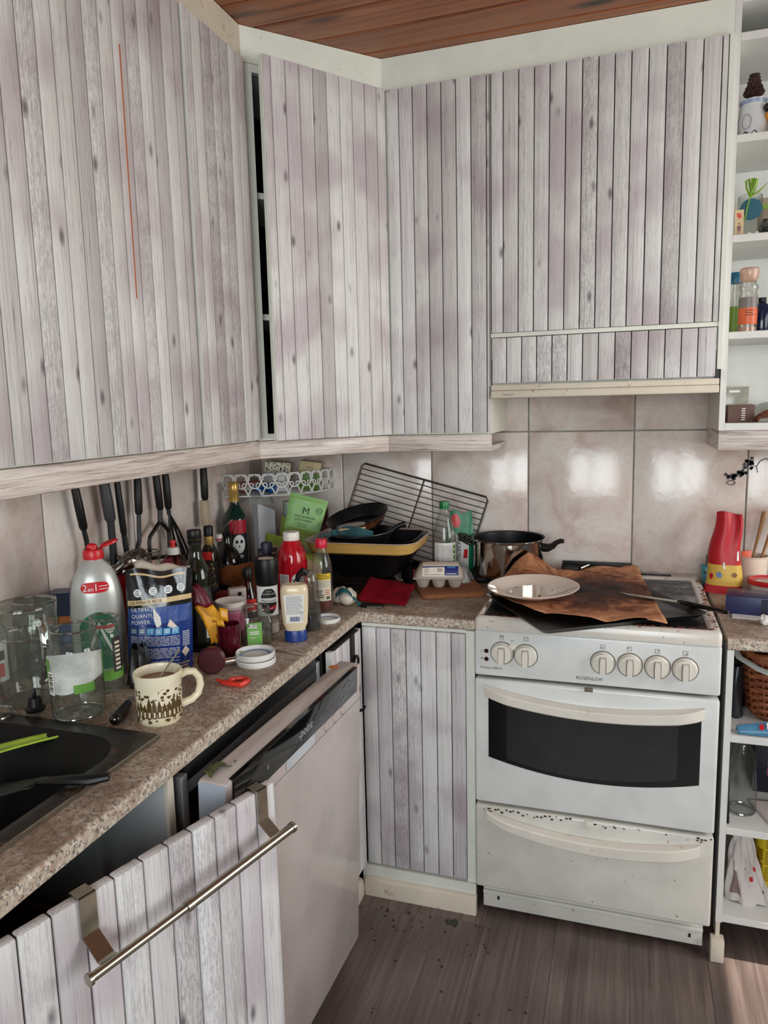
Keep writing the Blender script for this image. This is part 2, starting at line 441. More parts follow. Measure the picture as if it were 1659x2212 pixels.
# ================================================================== DOORS OF PLANKS
def plank_door(parent, name, w, h, t, loc, rz, pitch=.0425, first=None, label=None, bev=.0005, gap=.0028, core=SEAM, rot=None):
    """door in its own frame: x along the width, front at y=0 facing -y, z up; each plank is a piece"""
    d = ob(name, B().box(.003, w-.003, .007, t, .003, h-.003), core, parent, loc=loc, rot=rot or (0, 0, rz), label=label)
    x = 0; nx = first if first else pitch
    while x < w-.002:
        x1 = min(nx, w)
        if w-x1 < .006: x1 = w
        pw = x1-x-gap
        o = ob('plank', B().box(-pw/2, pw/2, 0, t-.001, 0, h, bev, seg=2), FILM, d, loc=(x+gap/2+pw/2, 0, 0), smooth=30)
        x = x1; nx = x1+pitch*random.choice((.97, 1, 1, 1.03))
    return d
ZB, ZT = 1.335, 2.325     # bottom and top of the upper doors
L90 = PI/2                # fronts of the run on the left wall face +x

def carcass(b, x0, x1, y0, y1, z0, z1, t=.016, shelves=()):
    b.box(x0, x0+t, y0, y1, z0, z1).box(x1-t, x1, y0, y1, z0, z1).box(x0+t, x1-t, y0, y1, z0, z0+t).box(x0+t, x1-t, y0, y1, z1-t, z1).box(x0+t, x1-t, y1-.006, y1, z0+t, z1-t)
    for z in shelves: b.box(x0+t, x1-t, y0+.01, y1-.006, z, z+t)
    return b
# run on the left wall: wide unit and narrow unit
ca = thing('wall_cabinet', 'wide upper cabinet of whitewashed planks with an orange split near its narrow neighbour', 'cabinet', (.16, -1.24, ZB))
# side panels in world coordinates (run along y)
def carcass_y(b, y0, y1, x0, x1, z0, z1, t=.016):
    b.box(x0, x1, y0, y0+t, z0, z1).box(x0, x1, y1-t, y1, z0, z1).box(x0, x1, y0+t, y1-t, z0, z0+t).box(x0, x1, y0+t, y1-t, z1-t, z1).box(x0, x0+.006, y0+t, y1-t, z0+t, z1-t)
    return b
ob('carcass', carcass_y(B(), -1.555, -.927, .0065, .316, ZB, ZT), PAINT, ca, w=True)
da = plank_door(ca, 'door', .618, ZT-ZB-.006, .018, (.336-.16, -1.548+1.24, .004), L90, first=.040)
ob('edge_strip', B().box(.618-.2215, .618-.2195, -.0012, .004, .315, .80), M('torn_orange_edge', (176, 84, 30), .5), da, label='thin orange strip of bare board where the film has split')
cb = thing('wall_cabinet', 'narrow upper cabinet of whitewashed planks beside the open corner cabinet door', 'cabinet', (.16, -.776, ZB))
ob('carcass', carcass_y(B(), -.925, -.622, .0065, .316, ZB, ZT), PAINT, cb, w=True)
db = plank_door(cb, 'door', .287, ZT-ZB-.006, .018, (.336-.16, -.920+.776, .004), L90, first=.036)
ob('edge_band', B().box(-.0022, -.0002, -.0045, .018, 0, ZT-ZB-.006), SHELFW, db, label='pale edge band proud of the planks')
# diagonal corner unit: its front runs from (.318,-.617) to (.606,-.297)
P0, P1 = Vector((.318, -.617, 0)), Vector((.606, -.297, 0)); TV = (P1-P0).normalized(); LD = (P1-P0).length; AD = math.atan2(TV.y, TV.x)
MD = TR(P0.x, P0.y, 0) @ RZ(AD)       # local frame of the diagonal front: x along it, -y into the room
cc = thing('corner_cabinet', 'diagonal corner upper cabinet, its plank door ajar showing a dark gap', 'cabinet', (P0.x, P0.y, ZB), AD)
b = B()
b.box(.0, .030, .0, .018, 0, ZT-ZB).box(.40, LD, .0, .018, 0, ZT-ZB).box(.03, .40, 0, .018, ZT-ZB-.02, ZT-ZB).box(.03, .40, 0, .018, 0, .018)
ob('face_frame', b, PAINT, cc)
sh = [(.005, .0), (LD-.005, .0), (.42, .16), (.235, .345), (.0, .16)]
for z in (.0, .334, .657, ZT-ZB-.016):
    ob('shelf', B().prism([(x, y+.02) for x, y in sh], z, z+.016), PAINT, cc)
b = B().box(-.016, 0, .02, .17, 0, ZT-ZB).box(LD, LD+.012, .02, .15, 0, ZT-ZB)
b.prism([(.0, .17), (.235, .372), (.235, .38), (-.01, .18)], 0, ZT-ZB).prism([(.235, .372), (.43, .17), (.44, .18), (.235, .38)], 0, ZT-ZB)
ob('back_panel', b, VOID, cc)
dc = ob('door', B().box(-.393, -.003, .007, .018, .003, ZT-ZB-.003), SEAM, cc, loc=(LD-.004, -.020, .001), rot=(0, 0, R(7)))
x = 0; n = 0
while x > -.392:
    x1 = max(x-(.0425 if n else .032), -.396); 
    if x1+.396 < .006: x1 = -.396
    pw = x-x1-.0028
    ob('plank', B().box(-pw/2, pw/2, 0, .017, 0, ZT-ZB, .0005), FILM, dc, loc=((x+x1)/2, 0, 0), smooth=30); x = x1; n += 1
ob('edge_band', B().box(-.3978, -.3962, .0, .018, 0, ZT-ZB), PAINT, dc)
# a few dishes dimly seen inside the corner cabinet
DARKP = M('dark_crockery', (46, 40, 40), .35)
for k, wd in enumerate(('lowest', 'middle', 'topmost')):
    bb = B().lathe([(0, 0), (.05, 0), (.085, .014), (.083, .016), (.048, .004), (0, .004)], 24)
    tag(ob('plate', bb, DARKP, loc=(.345, -.47, ZB+.017+k*.008)), wd+' of three dark plates glimpsed inside the open corner cabinet', 'plate', 'plates inside the corner cabinet')
# back wall: narrow unit and hood unit
cdn = thing('wall_cabinet', 'narrow upper cabinet of whitewashed planks between the corner unit and the cooker hood', 'cabinet', (.765, -.15, ZB))
ob('carcass', carcass(B(), .612, .920, -.297, -.0065, ZB, ZT), PAINT, cdn, w=True)
plank_door(cdn, 'door', .298, ZT-ZB-.006, .018, (.622-.765, -.315+.15, .004), 0, first=.036)
HZ = 1.442
ch = thing('hood_cabinet', 'wide upper unit above the stove with plank door, plank flap and pale pull-out rail', 'cooker hood', (1.23, -.15, HZ))
b = carcass(B(), .923, 1.534, -.297, -.0065, 1.55, ZT); b.box(.924, 1.530, -.285, -.0065, 1.46, 1.55)
ob('carcass', b, PAINT, ch, w=True)
plank_door(ch, 'door', .600, ZT-1.626, .018, (.9245-1.23, -.315+.15, 1.624-HZ), 0, first=.034)
ob('divider_rail', B().box(.923, 1.531, -.314, -.297, 1.611, 1.623, .001), PAINT, ch, w=True)
plank_door(ch, 'flap', .598, .128, .016, (.9255-1.23, -.314+.15, 1.481-HZ), 0, first=.043)
hv = ob('pull_out_rail', B().box(.924, 1.533, -.322, -.12, HZ-.004, HZ+.017, .003).box(.924, 1.533, -.318, -.10, HZ+.0175, HZ+.034, .002), PAINTY, ch, w=True)
ob('lettering', B().text('Vampor', .012, lambda x, y: (.955+x, -.3223, HZ+.003+y), align='LEFT'), GPRINT, hv, w=False)
ob('end_stop', B().box(1.523, 1.533, -.312, -.30, 1.476, 1.500), BLACKP, ch, w=True)
ob('side_strip', B().box(1.526, 1.5365, -.316, -.297, 1.500, ZT), PAINT, ch, w=True)
# fascias up to the ceiling
struct(ob('trim_1', B().box(.002, .316, -1.6, -.617, ZT+.001, CEIL-.002).box(.316, .320, -1.6, -.614, ZT+.001, CEIL-.002), PAINTY, smooth=0))
struct(ob('trim_2', B().box(.0, LD, -.002, .016, ZT+.001, CEIL-.001, M=MD), PAINT, smooth=0))
struct(ob('trim_3', B().box(.604, 1.537, -.302, -.286, ZT+.001, CEIL-.001), PAINT, smooth=0))
# pelmets under the upper doors
for i, (bb) in enumerate((B().box(.300, .322, -1.6, -.612, 1.283, ZB-.001, .004), B().box(-.004, LD+.004, .0, .020, 1.283, ZB-.0015, .004, M=MD), B().box(.604, .921, -.302, -.280, 1.283, ZB-.001, .004).box(.903, .921, -.2805, -.0065, 1.283, ZB-.036, .003))):
    struct(ob('trim_%d' % (i+4), bb, OAK))
struct(ob('trim_7', B().box(.02, .30, -1.6, -.64, 1.318, ZB-.001), PAINT))

# ================================================================== OPEN WALL SHELF
ws = thing('wall_shelf', 'white open wall shelf unit with bric-a-brac, next to the hood unit', 'shelf', (1.85, -.15, 1.285))
ob('side_panel', B().box(1.5375, 1.5525, -.302, -.0065, 1.3365, CEIL-.001), SHELFW, ws, w=True)
ob('side_panel', B().box(2.16, 2.175, -.302, -.0065, 1.3365, CEIL-.001), SHELFW, ws, w=True)
ob('back_panel', B().box(1.553, 2.16, -.012, -.0066, 1.3365, CEIL-.001), SHELFW, ws, w=True)
ob('top_panel', B().box(1.553, 2.16, -.300, -.0125, CEIL-.018, CEIL-.002), SHELFW, ws, w=True)
for z in (2.328, 2.087, 1.842, 1.596):
    ob('shelf', B().box(1.553, 2.16, -.300, -.0125, z-.019, z, .001, seg=1), SHELFW, ws, w=True)
ob('shelf', B().box(1.553, 2.16, -.301, -.0125, 1.3365, 1.356, .001, seg=1), [SHELFW], ws, w=True)
ob('pelmet', B().box(1.5375, 2.175, -.304, -.288, 1.284, 1.336, .002).box(1.5375, 1.553, -.288, -.0065, 1.284, 1.336, .002), OAK, ws, w=True)

# ================================================================== WORKTOPS
def top_profile(r=.010, h=.030, d=.60):
    # cross-section (distance from wall, height) with rounded front edge
    p = [(.0, -h), (d-.004, -h), (d, -h+.004)]
    for i in range(6): a = PI/2*i/5; p.append((d-r+r*math.cos(a), -r+r*math.sin(a)))
    return p+[(.0, 0)]
wt = thing('worktop', 'stained speckled corner worktop crowded with bottles, jars and dishes', 'worktop', (.3, -1.0, CT-.03))
SX0, SX1, SY0, SY1 = .118, .526, -2.05, -1.437       # hole cut for the sink
pf = top_profile(d=.60)
A2 = Matrix(((1, 0, 0, 0), (0, 0, 1, 0), (0, 1, 0, CT), (0, 0, 0, 1)))     # (x,y,z)->(x,z,y)
b = B()
b.prism(pf, SY1+.012, -.6, M=A2)
b.box(.0065, .6, -.6, -.0065, CT-.03, CT)
b.prism([(max(x, .515), z) for x, z in pf], -2.2, SY1+.012, M=A2)
b.box(.0, .13, -2.2, SY1+.012, CT-.03, CT)
ob('slab', b, GRAN, wt, w=True, smooth=40)
A3 = Matrix(((0, 0, 1, 0), (-1, 0, 0, 0), (0, 1, 0, CT), (0, 0, 0, 1)))    # (x,y,z)->(z,-x,y)
b = B().prism([(x+.0065, z) for x, z in top_profile(d=.594)], .6005, .929, M=A3)
ob('slab', b, GRAN, wt, w=True, smooth=40)
wt2 = thing('worktop', 'short piece of speckled worktop beside the stove, over open shelves', 'worktop', (1.85, -.3, CT-.03))
b = B().prism([(x+.0065, z) for x, z in top_profile(d=.598)], 1.545, 2.18, M=A3)
ob('slab', b, GRAN, wt2, w=True, smooth=40)
# ================================================================== SINK
SINKM = M('black_composite', (17, 16, 16), .6, var=.5, vs=260, dirt=(60, 50, 42), dk=.1, ds=30, spec=.25)
sk = thing('sink', 'black composite sink set in the worktop, its bowl dirty', 'sink', (.3, -1.75, CT))
b = B()
# rim: flat frame around the bowl
def rrect(x0, x1, y0, y1, r, n=7):
    p = []
    for cx, cy, a in ((x1-r, y1-r, 0), (x0+r, y1-r, PI/2), (x0+r, y0+r, PI), (x1-r, y0+r, 3*PI/2)):
        for i in range(n): q = a+PI/2*i/(n-1); p.append((cx+r*math.cos(q), cy+r*math.sin(q)))
    return p
def loops(b, ls, mi=0, cap=False):
    n = len(ls[0]); vs = [v for l in ls for v in l]; fs = []
    for k in range(len(ls)-1):
        for i in range(n): j = (i+1) % n; fs.append((k*n+i, k*n+j, (k+1)*n+j, (k+1)*n+i))
    if cap: fs.append(tuple((len(ls)-1)*n+i for i in range(n)))
    return b.add(vs, fs, mi)
bx = (.145, .497, -1.98, -1.470)
ls = []
for (dx, r, z) in ((-.0, .012, CT-.002), (0, .012, CT+.006), (.004, .012, CT+.008)):
    ls.append([(x, y, z) for x, y in rrect(.105+dx, .529-dx, -2.07+dx, -1.434-dx, r)])
for (dx, r, z) in ((0, .085, CT+.007), (.006, .085, CT+.001), (.018, .082, CT-.008), (.036, .075, CT-.025), (.046, .07, CT-.05), (.055, .06, CT-.15), (.08, .05, CT-.17)):
    ls.append([(x, y, z) for x, y in rrect(bx[0]+dx, bx[1]-dx, bx[2]+dx, bx[3]-dx, r)])
ob('deck', loops(B(), ls[:4]), M('stained_composite', (40, 35, 31), .35, var=.35, vs=60, dirt=(92, 70, 50), dk=.3, ds=22), sk, w=True, smooth=40)
loops(b, ls[3:], cap=True); ob('basin', b, SINKM, sk, w=True, smooth=40)
ob('rim_edge', B().box(.5285, .5315, -2.06, -1.440, CT+.0005, CT+.0085, .001, seg=1), STEEL, sk, w=True, label='bright steel edge strip')  # thin steel strip along the front of the rim
lk = ob('leek_leaf', B().grid(lambda u, v: (.15+.190*u+(v-.5)*.026*(1-.55*u**2), -1.665+.195*u-(v-.5)*.034*(1-.45*u**2), .812+.040*u+.012*math.sin(u*3)-.005*(1-(2*v-1)**2)), 16, 6), M('leek_green', (160, 190, 62), .4, var=.3, vs=30), solid=.003)
tag(lk, 'bright green leek leaf lying in the black sink', 'leaf')
sp = thing('spatula', 'black plastic spatula resting on the sink edge, handle towards the worktop front', 'spatula', (.55, -1.62, CT))
ob('handle', B().tube([(.562, -1.612, CT+.022), (.54, -1.624, CT+.020), (.50, -1.633, CT+.018), (.45, -1.635, CT+.01)], [.009, .012, .010, .007], 10, flat=.7), BLACKP, sp, w=True)
ob('blade', B().grid(lambda u, v: (.45-.17*u, -1.635-(v-.5)*.09*(.4+.6*u), CT+.01-.06*u), 8, 4), BLACKP, sp, w=True, solid=.003)
scrub = thing('ladle', 'dark ladle handle and bowl lying deep in the black sink', 'ladle', (.40, -1.80, CT-.16))
ob('handle', B().tube([(.46, -1.70, CT-.03), (.42, -1.76, CT-.09), (.37, -1.84, CT-.14)], [.007, .006, .005], 8), STEEL, scrub, w=True)
ob('bowl', B().lathe([(0, -.018), (.022, -.014), (.032, 0), (.030, 0), (.02, -.012), (0, -.016)], 16, M=TR(.36, -1.86, CT-.138)), STEEL, scrub, w=True)

# ================================================================== BASE CABINETS ON THE LEFT RUN
sc_ = thing('sink_cabinet', 'sink base cabinet standing open, plank door swung out below the worktop', 'cabinet', (.3, -1.7, 0))
GREYM = M('grey_melamine', (186, 190, 190), .5, var=.06)
ob('side_panel', B().box(.02, .583, -1.508, -1.493, .10, .812), GREYM, sc_, w=True)
ob('side_panel', B().box(.02, .583, -1.925, -1.91, .10, .821), GREYM, sc_, w=True)
ob('front_edge', B().box(.583, .590, -1.509, -1.492, .10, .821), PAINTY, sc_, w=True)
ob('base_panel', B().box(.02, .583, -1.91, -1.508, .10, .116).box(.02, .03, -1.91, -1.508, .116, .821), GREYM, sc_, w=True)
od = plank_door(sc_, 'door', .492, .70, .019, (.602-.3, -1.903+1.7, .10), R(72.6), pitch=.0445, first=.049, bev=.003, core=SEAM)
tr_ = thing('towel_rail', 'brushed steel telescopic towel rail hooked over the open plank door', 'rail', (.3, -1.7, 0))
MD2 = TR(.602, -1.903, 0) @ RZ(R(72.6))
for s0, s1 in ((.128, .152), (.447, .469)):
    prof = [(.022, .775), (.022, .8025), (-.003, .8025), (-.003, .748), (-.034, .728), (-.040, .728)]
    bb = B()
    th = .0022
    for (ya, za), (yb, zb) in zip(prof, prof[1:]):
        dy, dz = yb-ya, zb-za; L = math.hypot(dy, dz); ny, nz = -dz/L*th/2, dy/L*th/2
        ey, ez = dy/L*th/2, dz/L*th/2
        vs = [(s, y+a*ny, z+a*nz) for s in (s0, s1) for a in (-1, 1) for y, z in ((ya-ey, za-ez), (yb+ey, zb+ez))]
        bb.add(vs, [(0, 1, 3, 2), (4, 6, 7, 5), (0, 4, 5, 1), (2, 3, 7, 6), (0, 2, 6, 4), (1, 5, 7, 3)], 0, MD2)
    ob('hook', bb, STEEL, tr_, w=True, smooth=0)
bb = B()
bb.tube([(.104, -.050, .727), (.109, -.050, .727)], .0085, 14, M=MD2).tube([(.109, -.05, .727), (.263, -.05, .732)], .0062, 14, M=MD2)
bb.tube([(.257, -.05, .7318), (.267, -.05, .7321)], .0085, 14, M=MD2).tube([(.265, -.05, .732), (.476, -.05, .741)], .0075, 14, M=MD2).tube([(.474, -.05, .741), (.480, -.05, .741)], .0088, 14, M=MD2)
ob('bar', bb, STEEL, tr_, w=True)
# under the sink: a bin bag in its bin, and a clear bag
binn = thing('waste_bin', 'beige pull-out waste bin lined with a dark bag, inside the open sink cabinet', 'bin', (.36, -1.66, .117))
ob('bucket', B().lathe([(.10, 0), (.115, .44), (.119, .44), (.119, .448), (.110, .448), (.097, .006), (0, .006)], 24, sq=5, sx=1.2, sy=1), M('beige_plastic', (150, 136, 116), .5), binn)
g = random.Random(5)
ob('bag', B().grid(lambda u, v: ((.127+.01*math.sin(9*u*2*PI)*v)*(1.02-.55*max(0, v-.5)*1.2)*math.cos(u*2*PI)*1.05, (.108+.01*math.sin(7*u*2*PI)*v)*(1.02-.55*max(0, v-.5)*1.2)*math.sin(u*2*PI), .36+.16*v-.3*max(0, v-.55)+.012*math.sin(23*u+9*v)), 40, 12), M('dark_bin_bag', (28, 29, 36), .22, var=.4, vs=40, bump=.5, bs=40), binn, smooth=60)
pb_ = ob('plastic_bag', B().grid(lambda u, v: (.52+.05*math.cos(u*2*PI)*(1-v*.6)+.012*math.sin(17*u+4*v), -1.845+.05*math.sin(u*2*PI)*(1-v*.6)+.012*math.cos(13*u+7*v), .55+.17*v), 26, 10), M('blue_black_bag', (26, 28, 52), .12, var=.5, vs=30, bump=.6, bs=30))
tag(pb_, 'crumpled dark blue bag hanging inside the sink cabinet behind the open door', 'bag')

# narrow plank door in the corner, with an iron hook
nc = thing('base_cabinet', 'very narrow base cabinet of planks squeezed between dishwasher and corner', 'cabinet', (.45, -.72, .1))
ob('carcass', B().box(.03, .580, -.84, -.605, .10, .81), VOID, nc, w=True)
plank_door(nc, 'door', .215, .71, .017, (.606-.45, -.826+.72, 0), L90, pitch=.043, first=.03)
ob('edge_band', B().box(.590, .606, -.828, -.8262, .10, .81), PAINT, nc, w=True)
hk = thing('door_hook', 'black wrought iron hook strip hanging over the narrow corner door', 'hook', (.612, -.70, .80))
bb = B().box(.588, .610, -.815, -.640, .8115, .8155).box(.6085, .6125, -.700, -.676, .62, .8155)
pts = lambda cx, cz, r, a0, a1, n=12: [(.615, cx+r*math.cos(a0+(a1-a0)*i/n), cz+r*math.sin(a0+(a1-a0)*i/n)) for i in range(n+1)]
bb.tube(pts(-.676, .735, .016, -PI*.5, PI*.9), .004, 6).tube(pts(-.700, .69, .016, PI*.5, PI*1.9), .004, 6).tube(pts(-.674, .655, .014, -PI*.5, PI*.9), .004, 6)
bb.tube([(.614, -.688, .64), (.614, -.69, .615), (.622, -.688, .600), (.634, -.684, .603), (.640, -.682, .614)], [.006, .005, .005, .005, .003], 8)
ob('ironwork', bb, IRON, hk, w=True)
# corner base cabinet on the back wall
bc = thing('base_cabinet', 'corner base cabinet with whitewashed plank door and white plinth, next to the stove', 'cabinet', (.765, -.3, .08))
ob('carcass', carcass(B(), .602, .926, -.580, -.02, .086, .820), PAINT, bc, w=True)
plank_door(bc, 'door', .298, .718, .018, (.604-.765, -.599+.3, .092-.08), 0, first=.043)
ob('plinth', B().box(.590, .927, -.603, -.585, .0, .0855), PAINT, bc, w=True)
ob('face_frame', B().box(.9025, .9265, -.597, -.5805, .086, .820).box(.602, .9025, -.590, -.5805, .811, .820), PAINT, bc, w=True)
struct(ob('baseboard_back', B().prism([(-.620, 0), (-.620, .030), (-.617, .046), (-.610, .052), (-.6035, .054), (-.6035, 0)], .600, .930, M=Matrix(((0, 0, 1, 0), (1, 0, 0, 0), (0, 1, 0, 0), (0, 0, 0, 1)))), PAINTY, smooth=20))
struct(ob('baseboard_left', B().prism([(.598, 0), (.598, .03), (.595, .046), (.589, .052), (.580, .054), (.580, 0)], -.845, -.6205, M=Matrix(((1, 0, 0, 0), (0, 0, 1, 0), (0, 1, 0, 0), (0, 0, 0, 1)))), PAINTY, smooth=20))

# ================================================================== DISHWASHER
dw = thing('dishwasher', 'white dishwasher with black control strip, its door ajar beside the open sink cabinet', 'dishwasher', (.3, -1.16, 0))
DWW = enamel('dishwasher_white', (196, 185, 179), .06, rough=.16)
b = B().box(.03, .045, -1.462, -.862, .05, .818).box(.045, .57, -1.462, -1.447, .05, .80).box(.045, .57, -.877, -.862, .05, .80).box(.045, .57, -1.447, -.877, .05, .10)
ob('body', b, M('grey_metal', (122, 124, 126), .4, .3), dw, w=True)
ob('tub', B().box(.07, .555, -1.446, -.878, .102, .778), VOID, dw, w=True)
b = B().box(.045, .586, -1.447, -.877, .782, .817, .003)
ob('top_rail', b, BLACKP, dw, w=True)
ob('gasket', B().box(.5565, .586, -1.445, -.880, .758, .7815, .004), M('grey_rubber', (92, 94, 92), .5), dw, w=True)
for ya, yb in ((-1.4655, -1.448), (-.877, -.862)): ob('side_rail', B().box(.571, .588, ya, yb, .05, .80, .001), M('galvanised', (170, 172, 172), .35, .6), dw, w=True)
ob('screw', B().lathe([(0, 0), (.006, 0), (.005, .003), (0, .0035)], 12, M=TR(.5885, -1.457, .70) @ RY(PI/2)), STEEL, dw, w=True)
# door in its own frame: x along its width, front at y=0, top at z=.74
DH, DWD = .745, .612
dd = ob('door', B().box(0, DWD, 0, .055, 0, DH, .004), DWW, dw, loc=(.652-.3, -1.470+1.16, .058), rot=(R(2.0), 0, L90-R(1.6)))
ob('side_face', B().box(-.0006, .0, .0015, .0545, .004, DH-.004), M('pale_blue_grey', (176, 184, 194), .35), dd)
ob('control_panel', B().box(.018, DWD-.030, -.004, .0, DH-.060, DH+.0012, .001).box(.018, DWD-.030, -.004, .006, DH-.001, DH+.0012), BLACKG, dd)
ob('fascia_seam', B().box(0.0, DWD, -.0004, .001, DH-.089, DH-.0875), M('seam_grey', (120, 118, 116), .6), dd)
# handle recess built as a shallow tray under the strip
bb = B()
bb.add([(.215, -.0008, DH-.060), (.345, -.0008, DH-.060), (.345, -.0008, DH-.086), (.215, -.0008, DH-.086), (.222, .0, DH-.061), (.338, .0, DH-.061), (.338, -.0004, DH-.082), (.222, -.0004, DH-.082)], [(0, 1, 5, 4), (1, 2, 6, 5), (2, 3, 7, 6), (3, 0, 4, 7), (4, 5, 6, 7)])
ob('handle_recess', bb, M('recess_white', (196, 200, 204), .12, coat=.6), dd, smooth=0)
for x in (.405, .452, .497):
    k = ob('button', B().lathe([(.0085, 0), (.0085, .002), (.007, .003), (0, .003)], 18, M=TR(x, -.0004, DH-.074) @ RX(PI/2)), DWW, dd)
bb = B().text('-point', .027, lambda x, y: (.262+x+y*.12, -.0045, DH-.040+y), align='LEFT')
ob('lettering', bb, M('silver_print', (190, 190, 186), .4), dd, smooth=0)
bb = B()
for x0, x1, k, s_ in ((.345, .372, 4, 2), (.385, .42, 5, 3), (.47, .478, 1, 4), (.49, .515, 3, 5), (.535, .545, 3, 6), (.40, .41, 1, 7)):
    bb.lines(x0, x1, DH-.05, DH-.012, k, flat(-.0045), fill=.12, seed=s_)
for x in (.405, .452, .497): bb.lines(x-.006, x+.01, DH-.0865, DH-.083, 1, flat(-.0008), fill=.5, seed=int(x*999))
bb.add([(.135+.004*math.cos(a*PI/5), -.0046, DH-.034+.005*math.sin(a*PI/5)) for a in range(10)], [tuple(range(10))])
ob('display_marks', bb, GPRINT, dd, smooth=0)['kind'] = 'stuff'
for i, (x, y) in enumerate(((.060, .030), (.085, .042))):
    lf = B().grid(lambda u, v: ((u-.5)*.05, (v-.5)*.026*math.sin(PI*min(.97, max(.05, u))), .004*math.sin(u*6)+.003*abs(v-.5)), 8, 4)
    o = ob('leaf_scrap', lf, M('dry_leaf', (88, 96, 46), .6, var=.4), loc=((.642, .630)[i], (-1.415, -1.440)[i], .8055), rot=(0, 0, 1.1+i))
    tag(o, ('larger' if i == 0 else 'smaller')+' curled green leaf scrap on top of the dishwasher door', 'leaf')
o = ob('food_stain', B().lathe([(0, .0008), (.011, .0006), (.013, 0)], 16), M('orange_stain', (190, 112, 66), .6)); o.location = (.644, -.905, .8045)
tag(o, 'round orange stain on the far end of the dishwasher door top', 'stain')

# ================================================================== STOVE
st = thing('stove', 'white freestanding stove with rust-stained hob, oven door and drawer', 'stove', (1.231, -.32, 0))
X0, X1, FY = .9335, 1.5295, -.633
b = B().box(X0+.003, X1-.003, -.60, -.02, .105, .845).box(X0+.014, X1-.014, -.57, -.02, .02, .105)
ob('body', b, M('stove_side', (60, 60, 58), .6), st, w=True)
# hob frame with a recessed dark glass
hr = B()
G = (.953, 1.499, -.610, -.092)
ls = []
for dx, z in ((0, .838), (0, .864), (.003, .870), (.010, .8735)): ls.append([(x, y, z) for x, y in rrect(X0+dx, X1-dx, FY-.002+dx, -.010-dx*.5, .012, 5)])
for dx, z in ((-.012, .8735), (-.004, .872), (0, .868)): ls.append([(x, y, z) for x, y in rrect(G[0]+dx, G[1]-dx, G[2]+dx, G[3]-dx, .012, 5)])
loops(hr, ls); ob('hob_rim', hr, HOBW, st, w=True, smooth=50)
s = N('burnt_glass'); c = s.co(); s.set(Base_Color=s.ramp(s.noise(c, 26, 6, .7), (.42, (10, 10, 11)), (.62, (34, 34, 36)), (.76, (92, 92, 94))), Roughness=s.mask(s.noise(c, 12, 5), .2, .9)); HOBG = s.m
ob('hob_glass', B().box(G[0]-.001, G[1]+.001, G[2]-.001, G[3]+.001, .864, .8685), HOBG, st, w=True)
bb = B()
for x, y, r in ((1.09, -.45, .09), (1.37, -.45, .075), (1.09, -.2, .07), (1.37, -.2, .09)): bb.lathe([(r, .8688), (r-.0025, .8688)], 40, M=TR(x, y, 0))
ob('zone_ring', bb, GPRINT, st, w=True, smooth=0)
ob('vent_slot', B().box(1.335, 1.445, -.060, -.048, .8735, .8775, .001), BLACKP, st, w=True)
# front panels
ob('control_panel', B().box(X0, X1, FY, -.598, .713, .838, .006, seg=3), WHITE, st, w=True)
def knob(x, z, r=.027):
    k = ob('knob', B().lathe([(0, .0), (r+.0015, 0), (r+.0015, .003), (r, .004), (r-.002, .013), (0, .014)], 32, M=TR(x, FY-.0003, z) @ RX(PI/2)), CREAM, st, w=True)
    g_ = B().prism([(-.006, -r+.003), (.006, -r+.003), (.0068, 0), (.0055, r*.62), (-.0055, r*.62), (-.0068, 0)], .0142, .024, M=TR(x, FY-.0003, z) @ RX(PI/2))
    ob('grip', g_, CREAM, k, smooth=20)
    ob('grip_shadow', B().prism([(-.0085, -r+.002), (.0085, -r+.002), (.0095, 0), (.008, r*.66), (-.008, r*.66), (-.0095, 0)], .0139, .0144, M=TR(x, FY-.0003, z) @ RX(PI/2)), M('grip_shadow_grey', (150, 142, 126), .7), k, smooth=0)  # thin grey plate under the grip paints its shadow outline
    ob('gap_ring', B().lathe([(r+.0016, .0004), (r+.0042, .0004)], 32, M=TR(x, FY-.0003, z) @ RX(PI/2)), M('grime', (112, 108, 96), .8), k, smooth=0)
for x, z in ((1.006, .779), (1.067, .777), (1.258, .775), (1.322, .775), (1.386, .775), (1.449, .775)): knob(x, z)
kl = ob('lock_knob', B().lathe([(0, 0), (.009, 0), (.009, .004), (0, .005)], 20, M=TR(1.034, FY-.0003, .799) @ RX(PI/2)).box(1.0325, 1.0355, FY-.009, FY-.004, .792, .806), CREAM, st, w=True)
for z in (.781, .759): ob('pilot_lamp', B().lathe([(0, .002), (.0045, .0015), (.006, 0)], 16, M=TR(.9645, FY-.0002, z) @ RX(PI/2)), M('dark_red_lens', (44, 12, 12), .15), st, w=True)
bb = B().text('ROSENLEW', .0125, lambda x, y: (1.226+x, FY-.0006, .726+y), xs=1.0).text('Rusilissi 600 K', .0095, lambda x, y: (.949+x, FY-.0006, .733+y), align='LEFT', xs=1.02)
ob('lettering', bb, M('stove_print', (58, 58, 58), .5), st, w=True, smooth=0)
bb = B()
def frame(x, z, s_=.0055, t=.0009):
    for a in ((x-s_, x+s_, z+s_-t, z+s_), (x-s_, x+s_, z-s_, z-s_+t), (x-s_, x-s_+t, z-s_, z+s_), (x+s_-t, x+s_, z-s_, z+s_)): bb.box(a[0], a[1], FY-.0007, FY-.0003, a[2], a[3])
for x, z, qx, qz in ((1.257, .816, -1, -1), (1.320, .816, -1, 1), (1.385, .815, 1, 1), (1.449, .815, 1, -1)):
    frame(x, z); bb.box(x+qx*.0018-.0016, x+qx*.0018+.0016, FY-.0007, FY-.0003, z+qz*.0018-.0016, z+qz*.0018+.0016)
frame(1.005, .821); bb.box(1.001, 1.009, FY-.0007, FY-.0003, .8215, .8245); frame(1.068, .821)
bb.text('°C', .008, lambda x, y: (1.068+x, FY-.0007, .8185+y))
